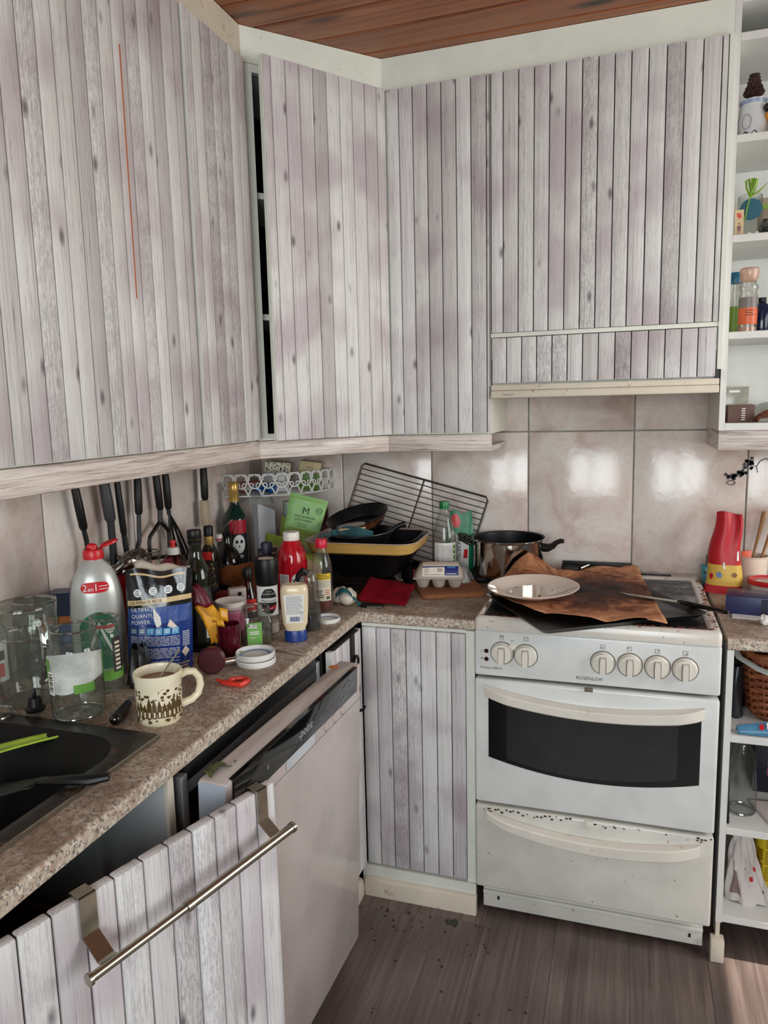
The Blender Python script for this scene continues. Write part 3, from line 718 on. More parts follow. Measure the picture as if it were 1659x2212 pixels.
bb.tube([(1.030+.0018*math.cos(i*PI/5), FY-.0006, .814+.0018*math.sin(i*PI/5)) for i in range(10)], .0004, 4, closed=True).box(1.032, 1.0385, FY-.0008, FY-.0003, .8136, .8144)
bb.tube([(.953+.003*math.cos(i*PI/6), FY-.0006, .781+.003*math.sin(i*PI/6)) for i in range(12)], .0003, 4, closed=True).box(.950, .956, FY-.0007, FY-.0003, .759, .762)
ob('icons', bb, GPRINT, st, w=True, smooth=0)
# oven door with its bowed window and handle
odr = ob('oven_door', B().box(X0, X1, FY-.002, -.600, .356, .704, .007, seg=3), WHITE, st, w=True)
def bow(u, za, zm, zb): return za*(1-u)*(1-2*u)+4*u*(1-u)*zm+zb*u*(2*u-1)
ob('oven_window', B().grid(lambda u, v: (.970+.520*u, FY-.0032, bow(u, .489, .451, .482)*(1-v)+bow(u, .663, .640, .655)*v), 24, 2), M('oven_glass', (7, 7, 8), .12, var=.2, spec=.35), odr, smooth=0)
ob('oven_window_frame', B().grid(lambda u, v: (1.018+.420*u, FY-.0036, bow(u, .489, .462, .489)*(1-v)+bow(u, .645, .632, .645)*v), 24, 2), M('oven_inner_glass', (30, 29, 28), .2, var=.4, vs=20), odr, smooth=0)
def bar(xa, xb, top, bot, y0, y1):
    b = B(); n = 28; vs, fs = [], []
    for i in range(n+1):
        u = i/n; x = xa+(xb-xa)*u; e = min(1, min(u, 1-u)*9); d = y0+(y1-y0)*(.35+.65*e**.6)
        zt, zb = bow(u, *top), bow(u, *bot)
        vs += [(x, y0, zt), (x, d+.003, zt), (x, d, zt-.003), (x, d, zb+.003), (x, d+.003, zb), (x, y0, zb)]
    for i in range(n):
        for k in range(6): fs.append((i*6+k, i*6+(k+1) % 6, (i+1)*6+(k+1) % 6, (i+1)*6+k))
    fs += [tuple(range(6)), tuple(n*6+k for k in range(6))]
    return b.add(vs, fs)
ob('handle', bar(.961, 1.496, (.690, .657, .684), (.664, .632, .656), FY-.004, FY-.040), CREAM, odr, smooth=30)
ob('door_catch', B().box(1.215, 1.235, FY-.010, FY-.002, .698, .707, .001), M('dull_brass', (110, 104, 84), .5, .5), st, w=True)
drw = ob('drawer', B().box(X0, X1, FY-.002, -.600, .104, .347, .007, seg=3), WHITED, st, w=True)
ob('handle', bar(.966, 1.498, (.334, .297, .327), (.312, .266, .297), FY-.004, FY-.032), CREAM, drw, smooth=30)
ob('drawer_catch', B().box(1.220, 1.243, FY-.008, FY-.002, .327, .346, .002), CREAM, st, w=True)
bb = B()
g = random.Random(12)
for i in range(46):
    x = X0+.02+.57*g.random()**1.0; s_ = .0015+.0035*g.random()
    bb.lathe([(0, .0015), (s_*.7, .001), (s_, 0)], 7, M=TR(x, FY-.0022, .344-g.random()*.012) @ RX(PI/2) @ Matrix.Diagonal((1, .6, 1, 1)))
o = ob('burnt_spills', bb, M('burnt_spill', (58, 30, 16), .7), drw); o['kind'] = 'stuff'
bb = B()
for i in range(280):
    q = g.random(); s_ = .001+.0042*g.random()**2
    if q < .6: x, y = X0+.012+.57*g.random(), -.619+.009*g.random()
    else: x, y = (1.510+.014*g.random() if q < .85 else .939+.010*g.random()), -.60+.5*g.random()
    bb.lathe([(0, .0014), (s_*.7, .001), (s_, 0)], 7, M=TR(x, y, .8735))
o = ob('rust_spots', bb, M('rust', (104, 48, 22), .8), st, w=True); o['kind'] = 'stuff'
ob('plinth', B().box(X0+.013, X1-.012, -.592, -.575, .018, .104, .002).box(X0+.013, X1-.012, -.600, -.592, .060, .072, .003), WHITED, st, w=True)
bb = B().box(.986, .992, -.594, -.592, .044, .054).box(1.483, 1.489, -.594, -.592, .038, .048)
ob('screw_hole', bb, VOID, st, w=True)
for x, y in ((.965, -.55), (1.50, -.55), (.965, -.08), (1.50, -.08)): ob('foot', B().lathe([(0, 0), (.016, 0), (.016, .012), (.008, .02), (0, .02)], 14, M=TR(x, y, 0)), BLACKP, st, w=True)

# ================================================================== OPEN LOWER SHELVES
lo = thing('base_shelf', 'white open lower shelf unit beside the stove, under the short worktop', 'shelf', (1.85, -.3, 0))
ob('side_panel', B().box(1.545, 1.560, -.600, -.02, .10, .821), SHELFW, lo, w=True)
ob('side_panel', B().box(2.165, 2.18, -.600, -.02, .10, .821), SHELFW, lo, w=True)
ob('back_panel', B().box(1.560, 2.165, -.03, -.02, .10, .821), M('grey_back', (120, 120, 118), .6), lo, w=True)
for z in (.604, .360, .119): ob('shelf', B().box(1.5605, 2.1645, -.598, -.031, z-.018, z, .001, seg=1), SHELFW, lo, w=True)
ob('plinth', B().box(1.60, 2.18, -.06, -.045, .0, .10), PAINTY, lo, w=True)
ob('plinth_end', B().box(1.534, 1.566, -.620, -.590, .0, .062, .003).box(1.546, 1.556, -.60, -.56, .062, .10), PAINTY, lo, w=True)
# ================================================================== THINGS ON THE WORKTOP
CG = GLASS('clear_glass', (246, 249, 247), .03, .12)
CG2 = GLASS('cloudy_glass', (242, 246, 242), .05, .12, haze=.035)
PET = GLASS('clear_plastic', (244, 244, 241), .10, .12, haze=.05)
RIMG = GLASS('glass_rim', (232, 240, 235), .06, .75)
def rim(r, z, t, w=.0022): return ob('rim', B().tube([(r*math.cos(2*PI*i/36), r*math.sin(2*PI*i/36), z) for i in range(36)], w, 8, closed=True), RIMG, t)
def arc(b, r, w, z0, z1, mi=0, a=-PI/2, off=.0006, n=14, M=None):
    return b.lathe([(r+off, z0), (r+off, z1)], n, mi, M, a0=a-w/2/r, a1=a+w/2/r)
def disc(r, z, n=24): return [(0, z), (r, z)]
def threads(r, z, n=3, h=.0035, d=.0024):
    p = []
    for i in range(n): p += [(r, z+h*i), (r+d, z+h*(i+.35)), (r+d, z+h*(i+.6)), (r, z+h*(i+.95))]
    return p
def jarprof(r, h, neck, nh=.022, base=.006):
    return [(0, .004), (r*.6, .003), (r-base, 0), (r-.001, .004), (r, .012), (r, h-nh-.02), (r-.003, h-nh-.010), (neck, h-nh)]+threads(neck, h-nh, 4, (nh-.003)/4)+[(neck+.001, h-.002), (neck-.001, h), (neck-.003, h-.002)]
def col(name, c, rough=.45, **k): return M(name, c, rough, **k)
WLAB = col('white_label', (226, 224, 218), .5, var=.04)
CRLAB = col('cream_label', (222, 214, 190), .5, var=.05)
BARC = PRINT

# --- jars and jug by the sink
x, y = .17, -1.354
t = thing('glass_jug', 'clear glass jug with a thick handle, nearest the sink corner by the tiled wall', 'jug', (x, y, CT), face(x, y, .35))
ob('body', B().lathe([(0, .006), (.044, .005), (.050, 0), (.054, .006), (.056, .05), (.0565, .128), (.0585, .136), (.0588, .142), (.0575, .148), (.060, .185), (.061, .196), (.0595, .2), (.058, .198)], 36), CG2, t)
ob('handle', B().tube([(0, -.058, .170), (0, -.078, .176), (0, -.092, .160), (0, -.094, .125), (0, -.088, .085), (0, -.074, .058), (0, -.057, .05)], [.009, .0095, .010, .010, .0095, .008, .006], 10), RIMG, t); rim(.0592, .199, t); ob('band', B().tube([(.0585*math.cos(2*PI*i/40), .0585*math.sin(2*PI*i/40), .139) for i in range(40)], .0018, 6, closed=True), RIMG, t)
x, y = .065, -1.218
t = thing('glass_jar', 'wide empty glass jar behind the handled jug, only its rim showing', 'jar', (x, y, CT), face(x, y))
ob('body', B().lathe(jarprof(.047, .166, .043), 32), CG2, t); rim(.043, .165, t)
x, y = .060, -1.345
t = thing('glass_jar', 'glass jar with white, black and red label, cut off by the picture edge', 'jar', (x, y, CT), face(x, y))
ob('body', B().lathe(jarprof(.037, .165, .030), 28), CG2, t); rim(.030, .164, t)
b = arc(B(), .037, .075, .03, .115, 0); arc(b, .037, .02, .075, .095, 1, off=.001, a=-PI/2+.5); arc(b, .037, .03, .04, .068, 2, off=.001, a=-PI/2+.3)
ob('label', b, [WLAB, PRINT, col('red_label', (206, 40, 32))], t)
x, y = .326, -1.40
t = thing('glass_jar', 'large empty glass jar with a torn green and white label beside the sink', 'jar', (x, y, CT+.0085), face(x, y))
ob('body', B().lathe(jarprof(.048, .168, .040), 36), CG2, t); rim(.040, .167, t); ob('base_ring', B().tube([(.043*math.cos(2*PI*i/36), .043*math.sin(2*PI*i/36), .003) for i in range(36)], .0025, 8, closed=True), RIMG, t)
b = B(); G1 = col('leaf_green_print', (96, 150, 58), .5)
b.lathe([(.0476, .062), (.0476, .116)], 22, 0, a0=-PI*1.02, a1=PI*.02)
GL = GLASS('backed_label', (150, 160, 150), .4, .2, haze=.75, hcol=(206, 210, 204))
b = B()
b.grid(lambda u, v: (.0487*math.cos(-PI*.98+u*PI*.90), .0487*math.sin(-PI*.98+u*PI*.90), .066-.012*math.sin(u*5)*(1-v)+(.122+.010*math.sin(u*PI)-.066)*v), 24, 3, 0)
arc(b, .0487, .020, .072, .118, 1, a=-PI*.92, off=.0006); arc(b, .0487, .017, .052, .096, 2, a=-PI*.84, off=.001)
for i in range(11): arc(b, .0487, .011, .056+i*.0034, .0572+i*.0034+.0008*(i % 3), 3, a=-PI*.84, off=.0013, n=5)
arc(b, .0487, .038, .055, .072, 1, a=-PI*.42, off=.0006); arc(b, .0487, .006, .06, .12, 1, a=-PI*.10, off=.0008)
ob('label', b, [GL, G1, WLAB, BARC], t)
x, y = .288, -1.268
t = thing('glass_jar', 'narrow glass jar with dark side label, standing before the dish soap bottle', 'jar', (x, y, CT), face(x, y))
ob('body', B().lathe(jarprof(.031, .157, .027, .026), 28), CG2, t); rim(.027, .156, t)
b = arc(B(), .031, .022, .045, .118, 0, a=-PI/2+.75); arc(b, .031, .05, .03, .052, 1, a=-PI/2+.5)
for i in range(7): arc(b, .031, .012, .05+i*.009, .055+i*.009, 2, a=-PI/2+.75, off=.001, n=4)
b.text('OVALLE', .016, cyl(.0322, .085, -PI/2-.1), 3, xs=.8); arc(b, .027, .04, .139, .146, 4, off=.002)
ob('label', b, [col('dark_brown_label', (44, 38, 32)), G1, CRLAB, GPRINT, col('dull_red_band', (150, 60, 56))], t)

# --- dish soap bottle
x, y = .205, -1.185
t = thing('dish_soap_bottle', 'big silvery dish soap bottle with open red flip cap and green label', 'bottle', (x, y, CT), face(x, y))
SILV = M('pearly_plastic', (184, 186, 182), .28, .25, var=.1, vs=8)
EL = Matrix.Diagonal((1, .62, 1, 1))
sp_ = [(0, 0), (.046, 0), (.052, .006), (.0545, .03), (.0565, .09), (.057, .13), (.055, .16), (.054, .178), (.050, .200), (.043, .222), (.033, .240), (.021, .252), (.0175, .256), (.0175, .262)]
ob('body', B().lathe(sp_, 40, M=EL), SILV, t)
RC = M('red_plastic', (196, 26, 36), .35, var=.06)
cp = ob('cap', B().lathe([(0, .258), (.021, .258), (.0215, .262), (.0215, .274), (.019, .279), (.008, .279), (.007, .284), (0, .284)], 26), RC, t)
ob('cap_lid', B().lathe([(0, 0), (.020, 0), (.020, .004), (.014, .007), (0, .007)], 22, M=TR(.034, .0, .287) @ RY(-.35) @ Matrix.Diagonal((1, .8, 1, 1))).sphere((-.002, 0, .284), .008, 10, 6, sx=1.5), RC, cp)
def ell(rx, ry, a0): return lambda X, Z: (rx*math.cos(a0+X/rx), ry*math.sin(a0+X/rx), Z)
e = ell(.0572, .0572*.62+.001, -PI/2)
b = B()
pl_ = [(.034*math.cos(i*PI/10), .013*math.sin(i*PI/10)) for i in range(20)]
eo = lambda X, Z: (.0515*math.cos(-PI/2-.05+X/.0515), (.0515*.64)*math.sin(-PI/2-.05+X/.0515)-.0006, Z*1.0)
b.grid(lambda u, v: eo((u-.5)*.062, .200+(v-.5)*.024*(1-abs(2*u-1)**4)**.5), 20, 4, 0)
et = lambda X, Z: (.0515*math.cos(-PI/2-.05+X/.0515), (.0515*.64)*math.sin(-PI/2-.05+X/.0515)-.0016, Z)
b.text('2', .022, lambda X, Y: et(X-.021, .193+Y), 1).text('en', .013, lambda X, Y: et(X-.0085, .193+Y), 1).text('1', .022, lambda X, Y: et(X+.0025, .193+Y), 1)
b.lines(.009, .028, .193, .206, 2, et, 1, fill=.25, seed=9)
b.grid(lambda u, v: e((u-.5)*.085, .018+v*(.100+.028*(1-(2*u-1)**2))), 20, 6, 2)
e2 = ell(.0572, .0572*.62+.002, -PI/2)
b.add([e2(-.032, .05), e2(-.016, .086), e2(0, .126), e2(.016, .086), e2(.032, .05), e2(.026, .05), e2(.012, .080), e2(0, .112), e2(-.012, .080), e2(-.026, .05)], [(0, 1, 8, 9), (1, 2, 7, 8), (2, 3, 6, 7), (3, 4, 5, 6)], 1)
b.spot(e2, .022, .108, .011, .011, 1)
b.lines(.014, .03, .101, .115, 3, ell(.0572, .0572*.62+.0026, -PI/2), 3, fill=.3, seed=4)
ob('label', b, [RC, WPRINT, col('deep_green_label', (22, 104, 72), .4), GPRINT], t, smooth=60)

# --- boxes behind the soap
t = thing('detergent_box', 'small navy blue box with orange band standing against the tiled wall', 'box', (.058, -1.118, CT), face(.058, -1.118, -.25))
NAVY = col('navy_card', (26, 36, 76), .35, var=.15)
ob('carton', B().box(-.036, .036, -.022, .022, 0, .158, .001, seg=1).prism([(-.036, -.022), (.036, -.022), (.042, .03), (-.030, .03)], .158, .160, M=TR(0, 0, 0)), NAVY, t)
b = B().box(-.0362, .0362, -.0226, -.0221, .085, .105, mi=0).box(-.036, .036, -.0226, -.0221, .045, .085, mi=1)
b.text('LISTE', .013, lambda X, Y: (.005+X, -.0230, .066+Y), 2)
ob('print', b, [col('orange_band', (196, 108, 40)), col('mid_blue', (54, 92, 150)), GPRINT], t)
t = thing('sponge_packet', 'lime green and cream packet wedged between navy box and soap bottle', 'packet', (.118, -1.095, CT), face(.118, -1.095, .1))
ob('packet', B().box(-.016, .016, -.012, .012, 0, .115, .003, mi=0).box(-.017, .017, -.013, .013, .115, .172, .004, mi=1).prism([(-.017, -.004), (.017, -.004), (.014, .004), (-.014, .004)], .172, .180, mi=1), [col('pale_cream_card', (214, 208, 150)), col('lime_card', (168, 186, 46))], t)

# --- dishwasher tablet bag
x, y = .322, -1.135
t = thing('tablet_bag', 'glossy black and blue pouch of dishwasher tablets, its top torn open, behind the mug', 'bag', (x, y, CT), face(x, y, -.12), rot=None)
t.rotation_euler = (0, R(2.5), face(x, y, -.12))
def bagfn(w0, w1, d, h, back):
    def fn(u, v):
        w = w0+(w1-w0)*v; X = (u-.5)*w
        th = d*(1-(2*u-1)**2)**.5*(1-v**2.2)+.002
        wr = .0022*math.sin(17*u+5*v)*math.sin(8*v+1)
        return (X, (th+wr if back else -th-wr), v*h+.004*math.sin(u*9)*(v > .9))
    return fn
FR_ = bagfn(.138, .142, .036, .228, False)
def bagpt(X, Z, off=.0012):
    u = X/.140+.5; v = Z/.228; p = FR_(u, v); return (p[0], p[1]-off, p[2])
BKG = M('black_foil', (22, 22, 24), .16, var=.3, vs=20, bump=.25, bs=30); BLU = M('blue_foil', (30, 54, 122), .2, var=.18, vs=12, bump=.2, bs=30)
b = B(); b.grid(lambda u, v: FR_(u, v*.52), 20, 14, 0).grid(lambda u, v: FR_(u, .52+.48*v), 20, 12, 1).grid(bagfn(.138, .142, .030, .222, True), 20, 20, 1)
ob('pouch', b, [BLU, BKG], t, smooth=70)
b = B().grid(lambda u, v: ((u-.45)*.118, .004+.012*v+.002*math.sin(u*9), .218+.026*v*(1-.5*u)+.003*math.sin(u*13)), 16, 4)
ob('torn_flap', b, M('foil_lining', (206, 198, 184), .25, .3), t, solid=.0006)
GOLD = col('gold_print', (204, 176, 130), .3)
b = B()
b.grid(lambda u, v: bagpt(-.066+.134*u, .150+.014*u+v*.011), 16, 1, 0).grid(lambda u, v: bagpt(-.06+.115*u, .214+v*.004), 12, 1, 0)
for i, X in enumerate((-.044, -.012, .020, .046)):
    b.add([bagpt(X+.0088*math.cos(a*PI/9), .184+X*.12+.0088*math.sin(a*PI/9), .0014) for a in range(18)], [tuple(range(18))], 1)
    b.lines(X-.005, X+.005, .178+X*.12, .19+X*.12, 3, lambda p, q: bagpt(p, q, .002), 2, fill=.4, seed=i+3)
b.grid(lambda u, v: bagpt(-.066+.134*u, .108+.010*u+.036*v), 14, 2, 3)
b.text('ULTIMATE PLUS', .0095, lambda X, Y: bagpt(-.060+X, .153+Y+X*.1, .002), 4, 'LEFT')
for k, w_ in enumerate(('ULTIMATE', 'QUANTUM', 'POWER')): b.text(w_, .0115, lambda X, Y: bagpt(-.058+X, .138-.0135*k+Y+X*.06, .002), 1, 'LEFT')
# picture of a tablet and splash
b.add([bagpt(*p, .002) for p in ((-.012, .148), (.004, .128), (.006, .112), (-.004, .106), (-.010, .122))], [(0, 1, 2, 3, 4)], 1)
b.add([bagpt(*p, .002) for p in ((.024, .122), (.040, .104), (.034, .100), (.018, .108))], [(0, 1, 2, 3)], 5)
b.add([bagpt(*p, .0018) for p in ((.01, .146), (.06, .150), (.062, .122), (.03, .128))], [(0, 1, 2, 3)], 2)
for i in range(6):
    X = -.060+.0175*i; b.add([bagpt(*p, .002) for p in ((X, .0885), (X+.0150, .0900), (X+.0150, .1045), (X, .103))], [(0, 1, 2, 3)], 6 if i > 1 else 2)
    b.lines(X+.003, X+.012, .093, .101, 2, lambda p, q: bagpt(p, q, .0026), 1, fill=.5, seed=40+i)
for k, (z0, z1, n) in enumerate(((.064, .086, 7), (.036, .060, 8), (.010, .032, 7))): b.lines(-.060, .044, z0, z1, n, bagpt, 1, fill=.32, seed=60+k)
b.lines(.05, .064, .06, .095, 9, bagpt, 1, fill=.4, seed=71)
b.add([bagpt(.056+p*.008, .048+q*.012, .002) for p, q in ((0, 1), (1, 0), (0, -1), (-1, 0))], [(0, 1, 2, 3)], 5)
b.lines(.046, .064, .006, .026, 3, bagpt, 0, fill=.5, seed=77)
ob('print', b, [GOLD, WPRINT, col('steel_blue_print', (70, 100, 140)), col('royal_blue', (36, 70, 140)), PRINT, col('warm_white_print', (226, 208, 190)), col('sky_print', (86, 160, 206))], t, smooth=0)

# --- coffee mug with spoon
x, y = .482, -1.367
t = thing('coffee_mug', 'cream coffee mug with brown village print and drips, half full of tea', 'mug', (x, y, CT), face(x, y, .12))
s = N('glazed_cream'); c = s.co()
MUGM = s.set(Base_Color=s.mix(s.mask(s.noise(c, 60, 6, .75), .64, .68), s.mix(s.mask(s.noise(c, 14), .4, .7), (228, 220, 194), (212, 200, 164)), (112, 46, 18)), Roughness=.22)
ob('body', B().lathe([(0, .004), (.026, .004), (.030, 0), (.036, .0), (.0385, .006), (.0405, .014), (.0415, .05), (.0425, .078), (.0445, .088), (.0445, .094), (.043, .0955), (.041, .094), (.039, .085), (.038, .03), (.034, .012), (0, .010)], 40), MUGM, t)
ob('handle', B().tube([(.040, 0, .080), (.052, 0, .084), (.066, 0, .082), (.075, 0, .070), (.077, 0, .054), (.072, 0, .038), (.060, 0, .028), (.040, 0, .023)], [.008, .0075, .0072, .007, .007, .007, .0075, .008], 10), MUGM, t)
ob('tea', B().lathe([(0, .078), (.0395, .078)], 32), M('milky_tea', (120, 70, 40), .1), t)
g = random.Random(4); b = B(); mr = lambda X, Y: (.0422*math.cos(-PI/2+X/.0422), .0422*math.sin(-PI/2+X/.0422), Y)
for k in range(11):
    X = -.052+k*.0092; h = .026+.016*g.random(); w_ = .0036+.001*g.random()
    b.add([mr(X-w_, .018), mr(X+w_, .018), mr(X+w_, .018+h*.6), mr(X, .018+h), mr(X-w_, .018+h*.6)], [(0, 1, 2, 3, 4)])
    b.add([mr(X-w_*.4, .02), mr(X+w_*.4, .02), mr(X+w_*.4, .03), mr(X-w_*.4, .03)], [(0, 1, 2, 3)], 1)
for k in range(90):
    X = -.058+.11*g.random(); Y = .010+.058*g.random()**1.3+(.02 if X > .02 and g.random() < .4 else 0); q = .0012+.0022*g.random()
    b.add([mr(X+q*math.cos(a*PI/3)*(1+.5*g.random()), Y+q*math.sin(a*PI/3)) for a in range(6)], [tuple(range(6))])
for k in range(14):
    X = -.02+.05*g.random(); Y = .074+.010*g.random(); b.add([mr(X+.0022*math.cos(a*PI/3), Y+.0016*math.sin(a*PI/3)) for a in range(6)], [tuple(range(6))], 2)
ob('village_print', b, [col('sepia_print', (84, 62, 28), .4), MUGM, col('tea_stain', (120, 44, 16), .4)], t, smooth=0)
t = thing('teaspoon', 'steel teaspoon standing in the cream coffee mug', 'spoon', (x, y, CT+.02))
ob('handle', B().tube([(x+.0, y+.008, CT+.080), (x+.012, y+.018, CT+.10), (x+.030, y+.030, CT+.128)], [.0022, .0026, .004], 8, flat=.5), CHROME, t, w=True)

# --- tin, jar and red soap by the wall
x, y = .072, -.889
t = thing('red_tin', 'red tin under crumpled foil, close to the tiled wall', 'tin', (x, y, CT), face(x, y))
ob('can', B().lathe([(0, 0), (.050, 0), (.051, .002), (.050, .006), (.050, .150), (.051, .156), (.049, .156), (.049, .15), (0, .148)], 32), col('red_tin_paint', (150, 22, 30), .3), t)
g = random.Random(8)
b = B().sphere((0, 0, 0), .05, 30, 16)
b.V = [tuple(Vector(v)*(1+.28*g.random()-.1)) for v in b.V]; b.V = [(v[0]*1.05-.004, v[1]*.9, .178+v[2]*.55+.012*math.sin(v[0]*70)) for v in b.V]
o = ob('foil', b, M('crumpled_foil', (178, 172, 164), .22, 1, var=.4, vs=60, bump=.6, bs=120), smooth=0); o.location = (x, y, CT)
tag(o, 'crumpled aluminium foil heaped on the red tin', 'foil')
x, y = .05, -.785
t = thing('glass_jar', 'glass jar behind the masher handles, next to the foil-topped tin', 'jar', (x, y, CT), face(x, y))
ob('body', B().lathe(jarprof(.036, .19, .031), 28), CG2, t); rim(.031, .189, t)
x, y = .142, -.80
t = thing('dish_soap_bottle', 'clear bottle of red dish soap with white collar and red push cap', 'bottle', (x, y, CT), face(x, y))
ob('body', B().lathe([(0, 0), (.042, 0), (.046, .008), (.046, .11), (.044, .14), (.036, .165), (.022, .182), (.015, .187), (.015, .19)], 30, M=Matrix.Diagonal((1, .66, 1, 1))), GLASS('red_tinted_plastic', (222, 150, 160), .1, .15), t)
ob('soap', B().lathe([(0, .002), (.040, .002), (.044, .008), (.044, .10), (.043, .12), (0, .12)], 26, M=Matrix.Diagonal((1, .64, 1, 1))), M('red_soap', (140, 16, 34), .1), t)
ob('collar', B().lathe([(0, .188), (.0165, .188), (.0165, .203), (.012, .207), (0, .207)], 22), WLAB, t)
ob('push_cap', B().lathe([(0, .207), (.007, .207), (.0068, .216), (.009, .219), (.0085, .226), (0, .227)], 16), RC, t)
# --- olive oil bottle on a dark coaster
x, y = .318, -.966
t = thing('coaster', 'round dark tin lid under the olive oil bottle', 'lid', (x+.012, y-.010, CT))
ob('lid', B().lathe([(0, 0), (.040, 0), (.0405, .006), (.039, .007), (.038, .003), (0, .003)], 32), M('dark_tin', (52, 50, 50), .3, .6), t)
t = thing('olive_oil_bottle', 'tall dark green olive oil bottle with black cap, behind the pink cup', 'bottle', (x, y, CT+.0035), face(x, y))
OILG = M('dark_olive_glass', (24, 30, 18), .08, var=.2, spec=.6)
ob('body', B().lathe([(0, 0), (.030, 0), (.0335, .004), (.034, .02), (.034, .165), (.031, .185), (.022, .205), (.0155, .220), (.0145, .235), (.0145, .258)], 32), OILG, t)
ob('cap', B().lathe([(0, .250), (.0165, .250), (.0165, .262), (.0172, .263), (.0172, .281), (.016, .284), (0, .284)], 24), BLACKP, t)
ob('neck_ring', B().lathe([(.0166, .2615), (.0176, .262), (.0166, .2635)], 24), M('brass_ring', (150, 130, 84), .3, .8), t)
b = B(); arc(b, .034, .05, .015, .15, 0, a=-PI/2+.55)
b.lines(-.018, .018, .07, .145, 16, lambda X, Y: (.0352*math.cos(-PI/2+.55+X/.0352), .0352*math.sin(-PI/2+.55+X/.0352), Y), 1, fill=.3, seed=3)
arc(b, .034, .02, .022, .055, 2, a=-PI/2+.75, off=.001); b.lines(-.006, .006, .026, .05, 4, lambda X, Y: (.0358*math.cos(-PI/2+.75+X/.0358), .0358*math.sin(-PI/2+.75+X/.0358), Y), 3, fill=.6, seed=5)
ob('label', b, [col('near_black_label', (20, 22, 18)), GPRINT, WLAB, PRINT], t)
# --- pink paper cup
x, y = .366, -.893
t = thing('paper_cup', 'pink patterned paper cup with white inside, behind the yellow packet', 'cup', (x, y, CT), face(x, y))
ob('cup', B().lathe([(0, .004), (.027, .004), (.027, 0), (.0285, .0), (.0375, .094), (.0395, .096), (.0385, .098), (.0365, .096), (.0275, .008), (0, .008)], 32), [col('white_paper', (228, 220, 210), .6)], t)
cr = lambda X, Y: ((.0292+.009*Y/.094)*math.cos(-PI/2+X/.036), (.0292+.009*Y/.094)*math.sin(-PI/2+X/.036), Y)
b = B().grid(lambda u, v: cr((u-.5)*.17, .004+.070*v), 28, 2, 0).grid(lambda u, v: cr((u-.5)*.17, .074+.010*v), 28, 1, 1)
g = random.Random(2)
for k in range(40):
    X = -.075+.15*k/40; b.add([(q[0]*1.01, q[1]*1.01, q[2]) for q in (cr(X, .075+.002*g.random()), cr(X+.0022, .075), cr(X+.0018, .081), cr(X+.0003, .080))], [(0, 1, 2, 3)], 2)
for k in range(50):
    X, Y = -.07+.14*g.random(), .008+.06*g.random(); b.add([(q[0]*1.01, q[1]*1.01, q[2]) for q in (cr(X, Y), cr(X+.003, Y), cr(X+.0015, Y+.004))], [(0, 1, 2)], 3)
ob('print', b, [col('pink_print', (208, 112, 146)), col('pale_pink', (226, 190, 196)), col('plum_print', (104, 36, 70)), col('rose_print', (192, 84, 126))], t, smooth=40)
# --- maroon tumbler and yellow packet
x, y = .428, -1.016
t = thing('tumbler', 'short glass of dark beet-red juice, wearing the yellow packet', 'glass', (x, y, CT), face(x, y))
ob('glass', B().lathe([(0, .003), (.023, .003), (.0255, 0), (.0265, .004), (.0275, .078), (.0255, .078), (.025, .006), (0, .006)], 28), M('beet_glass', (74, 10, 26), .12), t)
t = thing('seasoning_packet', 'torn yellow seasoning packet with maroon top, leaning on the beet-red tumbler', 'packet', (.40, -1.03, CT+.02), face(.40, -1.03, .1))
def pk(u, v):
    w = .034+.010*math.sin(v*3.0); bend = -.055*max(0, v-.32)+.002*math.sin(v*15)
    return ((u-.5)*w+bend+.006*(1-v), -.005+.014*v*v+.006*abs(2*u-1)*v, .125*v+.012+.004*math.sin(u*7))
YEL = col('yellow_foil', (224, 156, 26), .35, var=.1)
b = B().grid(lambda u, v: pk(u, v*.72), 8, 14, 0).grid(lambda u, v: pk(u, .72+v*.42), 8, 6, 1)
b.grid(lambda u, v: (.012+.018*u, -.006-.006*u+.004*v, .070+.028*v-.006*u), 4, 3, 0)
pp = lambda X, Y: (lambda q: (q[0], q[1]-.0016, q[2]))(pk(X/.040+.5, Y/.125))
b.text('M', .012, lambda X, Y: pp(X+.003, .052+Y), 2); b.tube([pp(.0+.006*math.cos(a*PI/8), .016+.006*math.sin(a*PI/8)) for a in range(16)], .0007, 4, 3, closed=True); b.lines(-.004, .004, .012, .020, 3, pp, 3, fill=.5, seed=3)
b.lines(-.010, .012, .066, .09, 7, pp, 2, fill=.14, seed=8)
ob('packet', b, [YEL, col('maroon_foil', (96, 14, 34), .35), col('brown_print', (120, 78, 18)), col('red_print', (190, 60, 20))], t, solid=.0012, smooth=50)

# --- square jar with green label
x, y = .440, -.906
t = thing('square_jar', 'open square glass jar with green label and a little brine', 'jar', (x, y, CT), face(x, y, .06))
ob('body', B().lathe([(0, .003), (.030, .003), (.038, 0), (.040, .006), (.040, .060), (.037, .067), (.0365, .070)], 40, sq=7, M=Matrix.Diagonal((.94, .86, 1, 1))).lathe([(.034, .068)]+threads(.033, .070, 3, .005)+[(.034, .087), (.032, .088)], 32), CG2, t); rim(.033, .0875, t)
ob('brine', B().lathe([(0, .004), (.0345, .004), (.0355, .008), (.0355, .024), (0, .024)], 36, sq=7, M=Matrix.Diagonal((.94, .86, 1, 1))), M('olive_brine', (112, 100, 58), .15, tr=.5), t)
b = B().add([(-.024, -.0350, .004), (.012, -.0350, .004), (.012, -.0350, .058), (-.024, -.0350, .058)], [(0, 1, 2, 3)], 0)
b.add([(-.022+.0, -.0354, .046), (.0, -.0354, .044), (.004, -.0354, .052), (-.018, -.0354, .055)], [(0, 1, 2, 3)], 1)
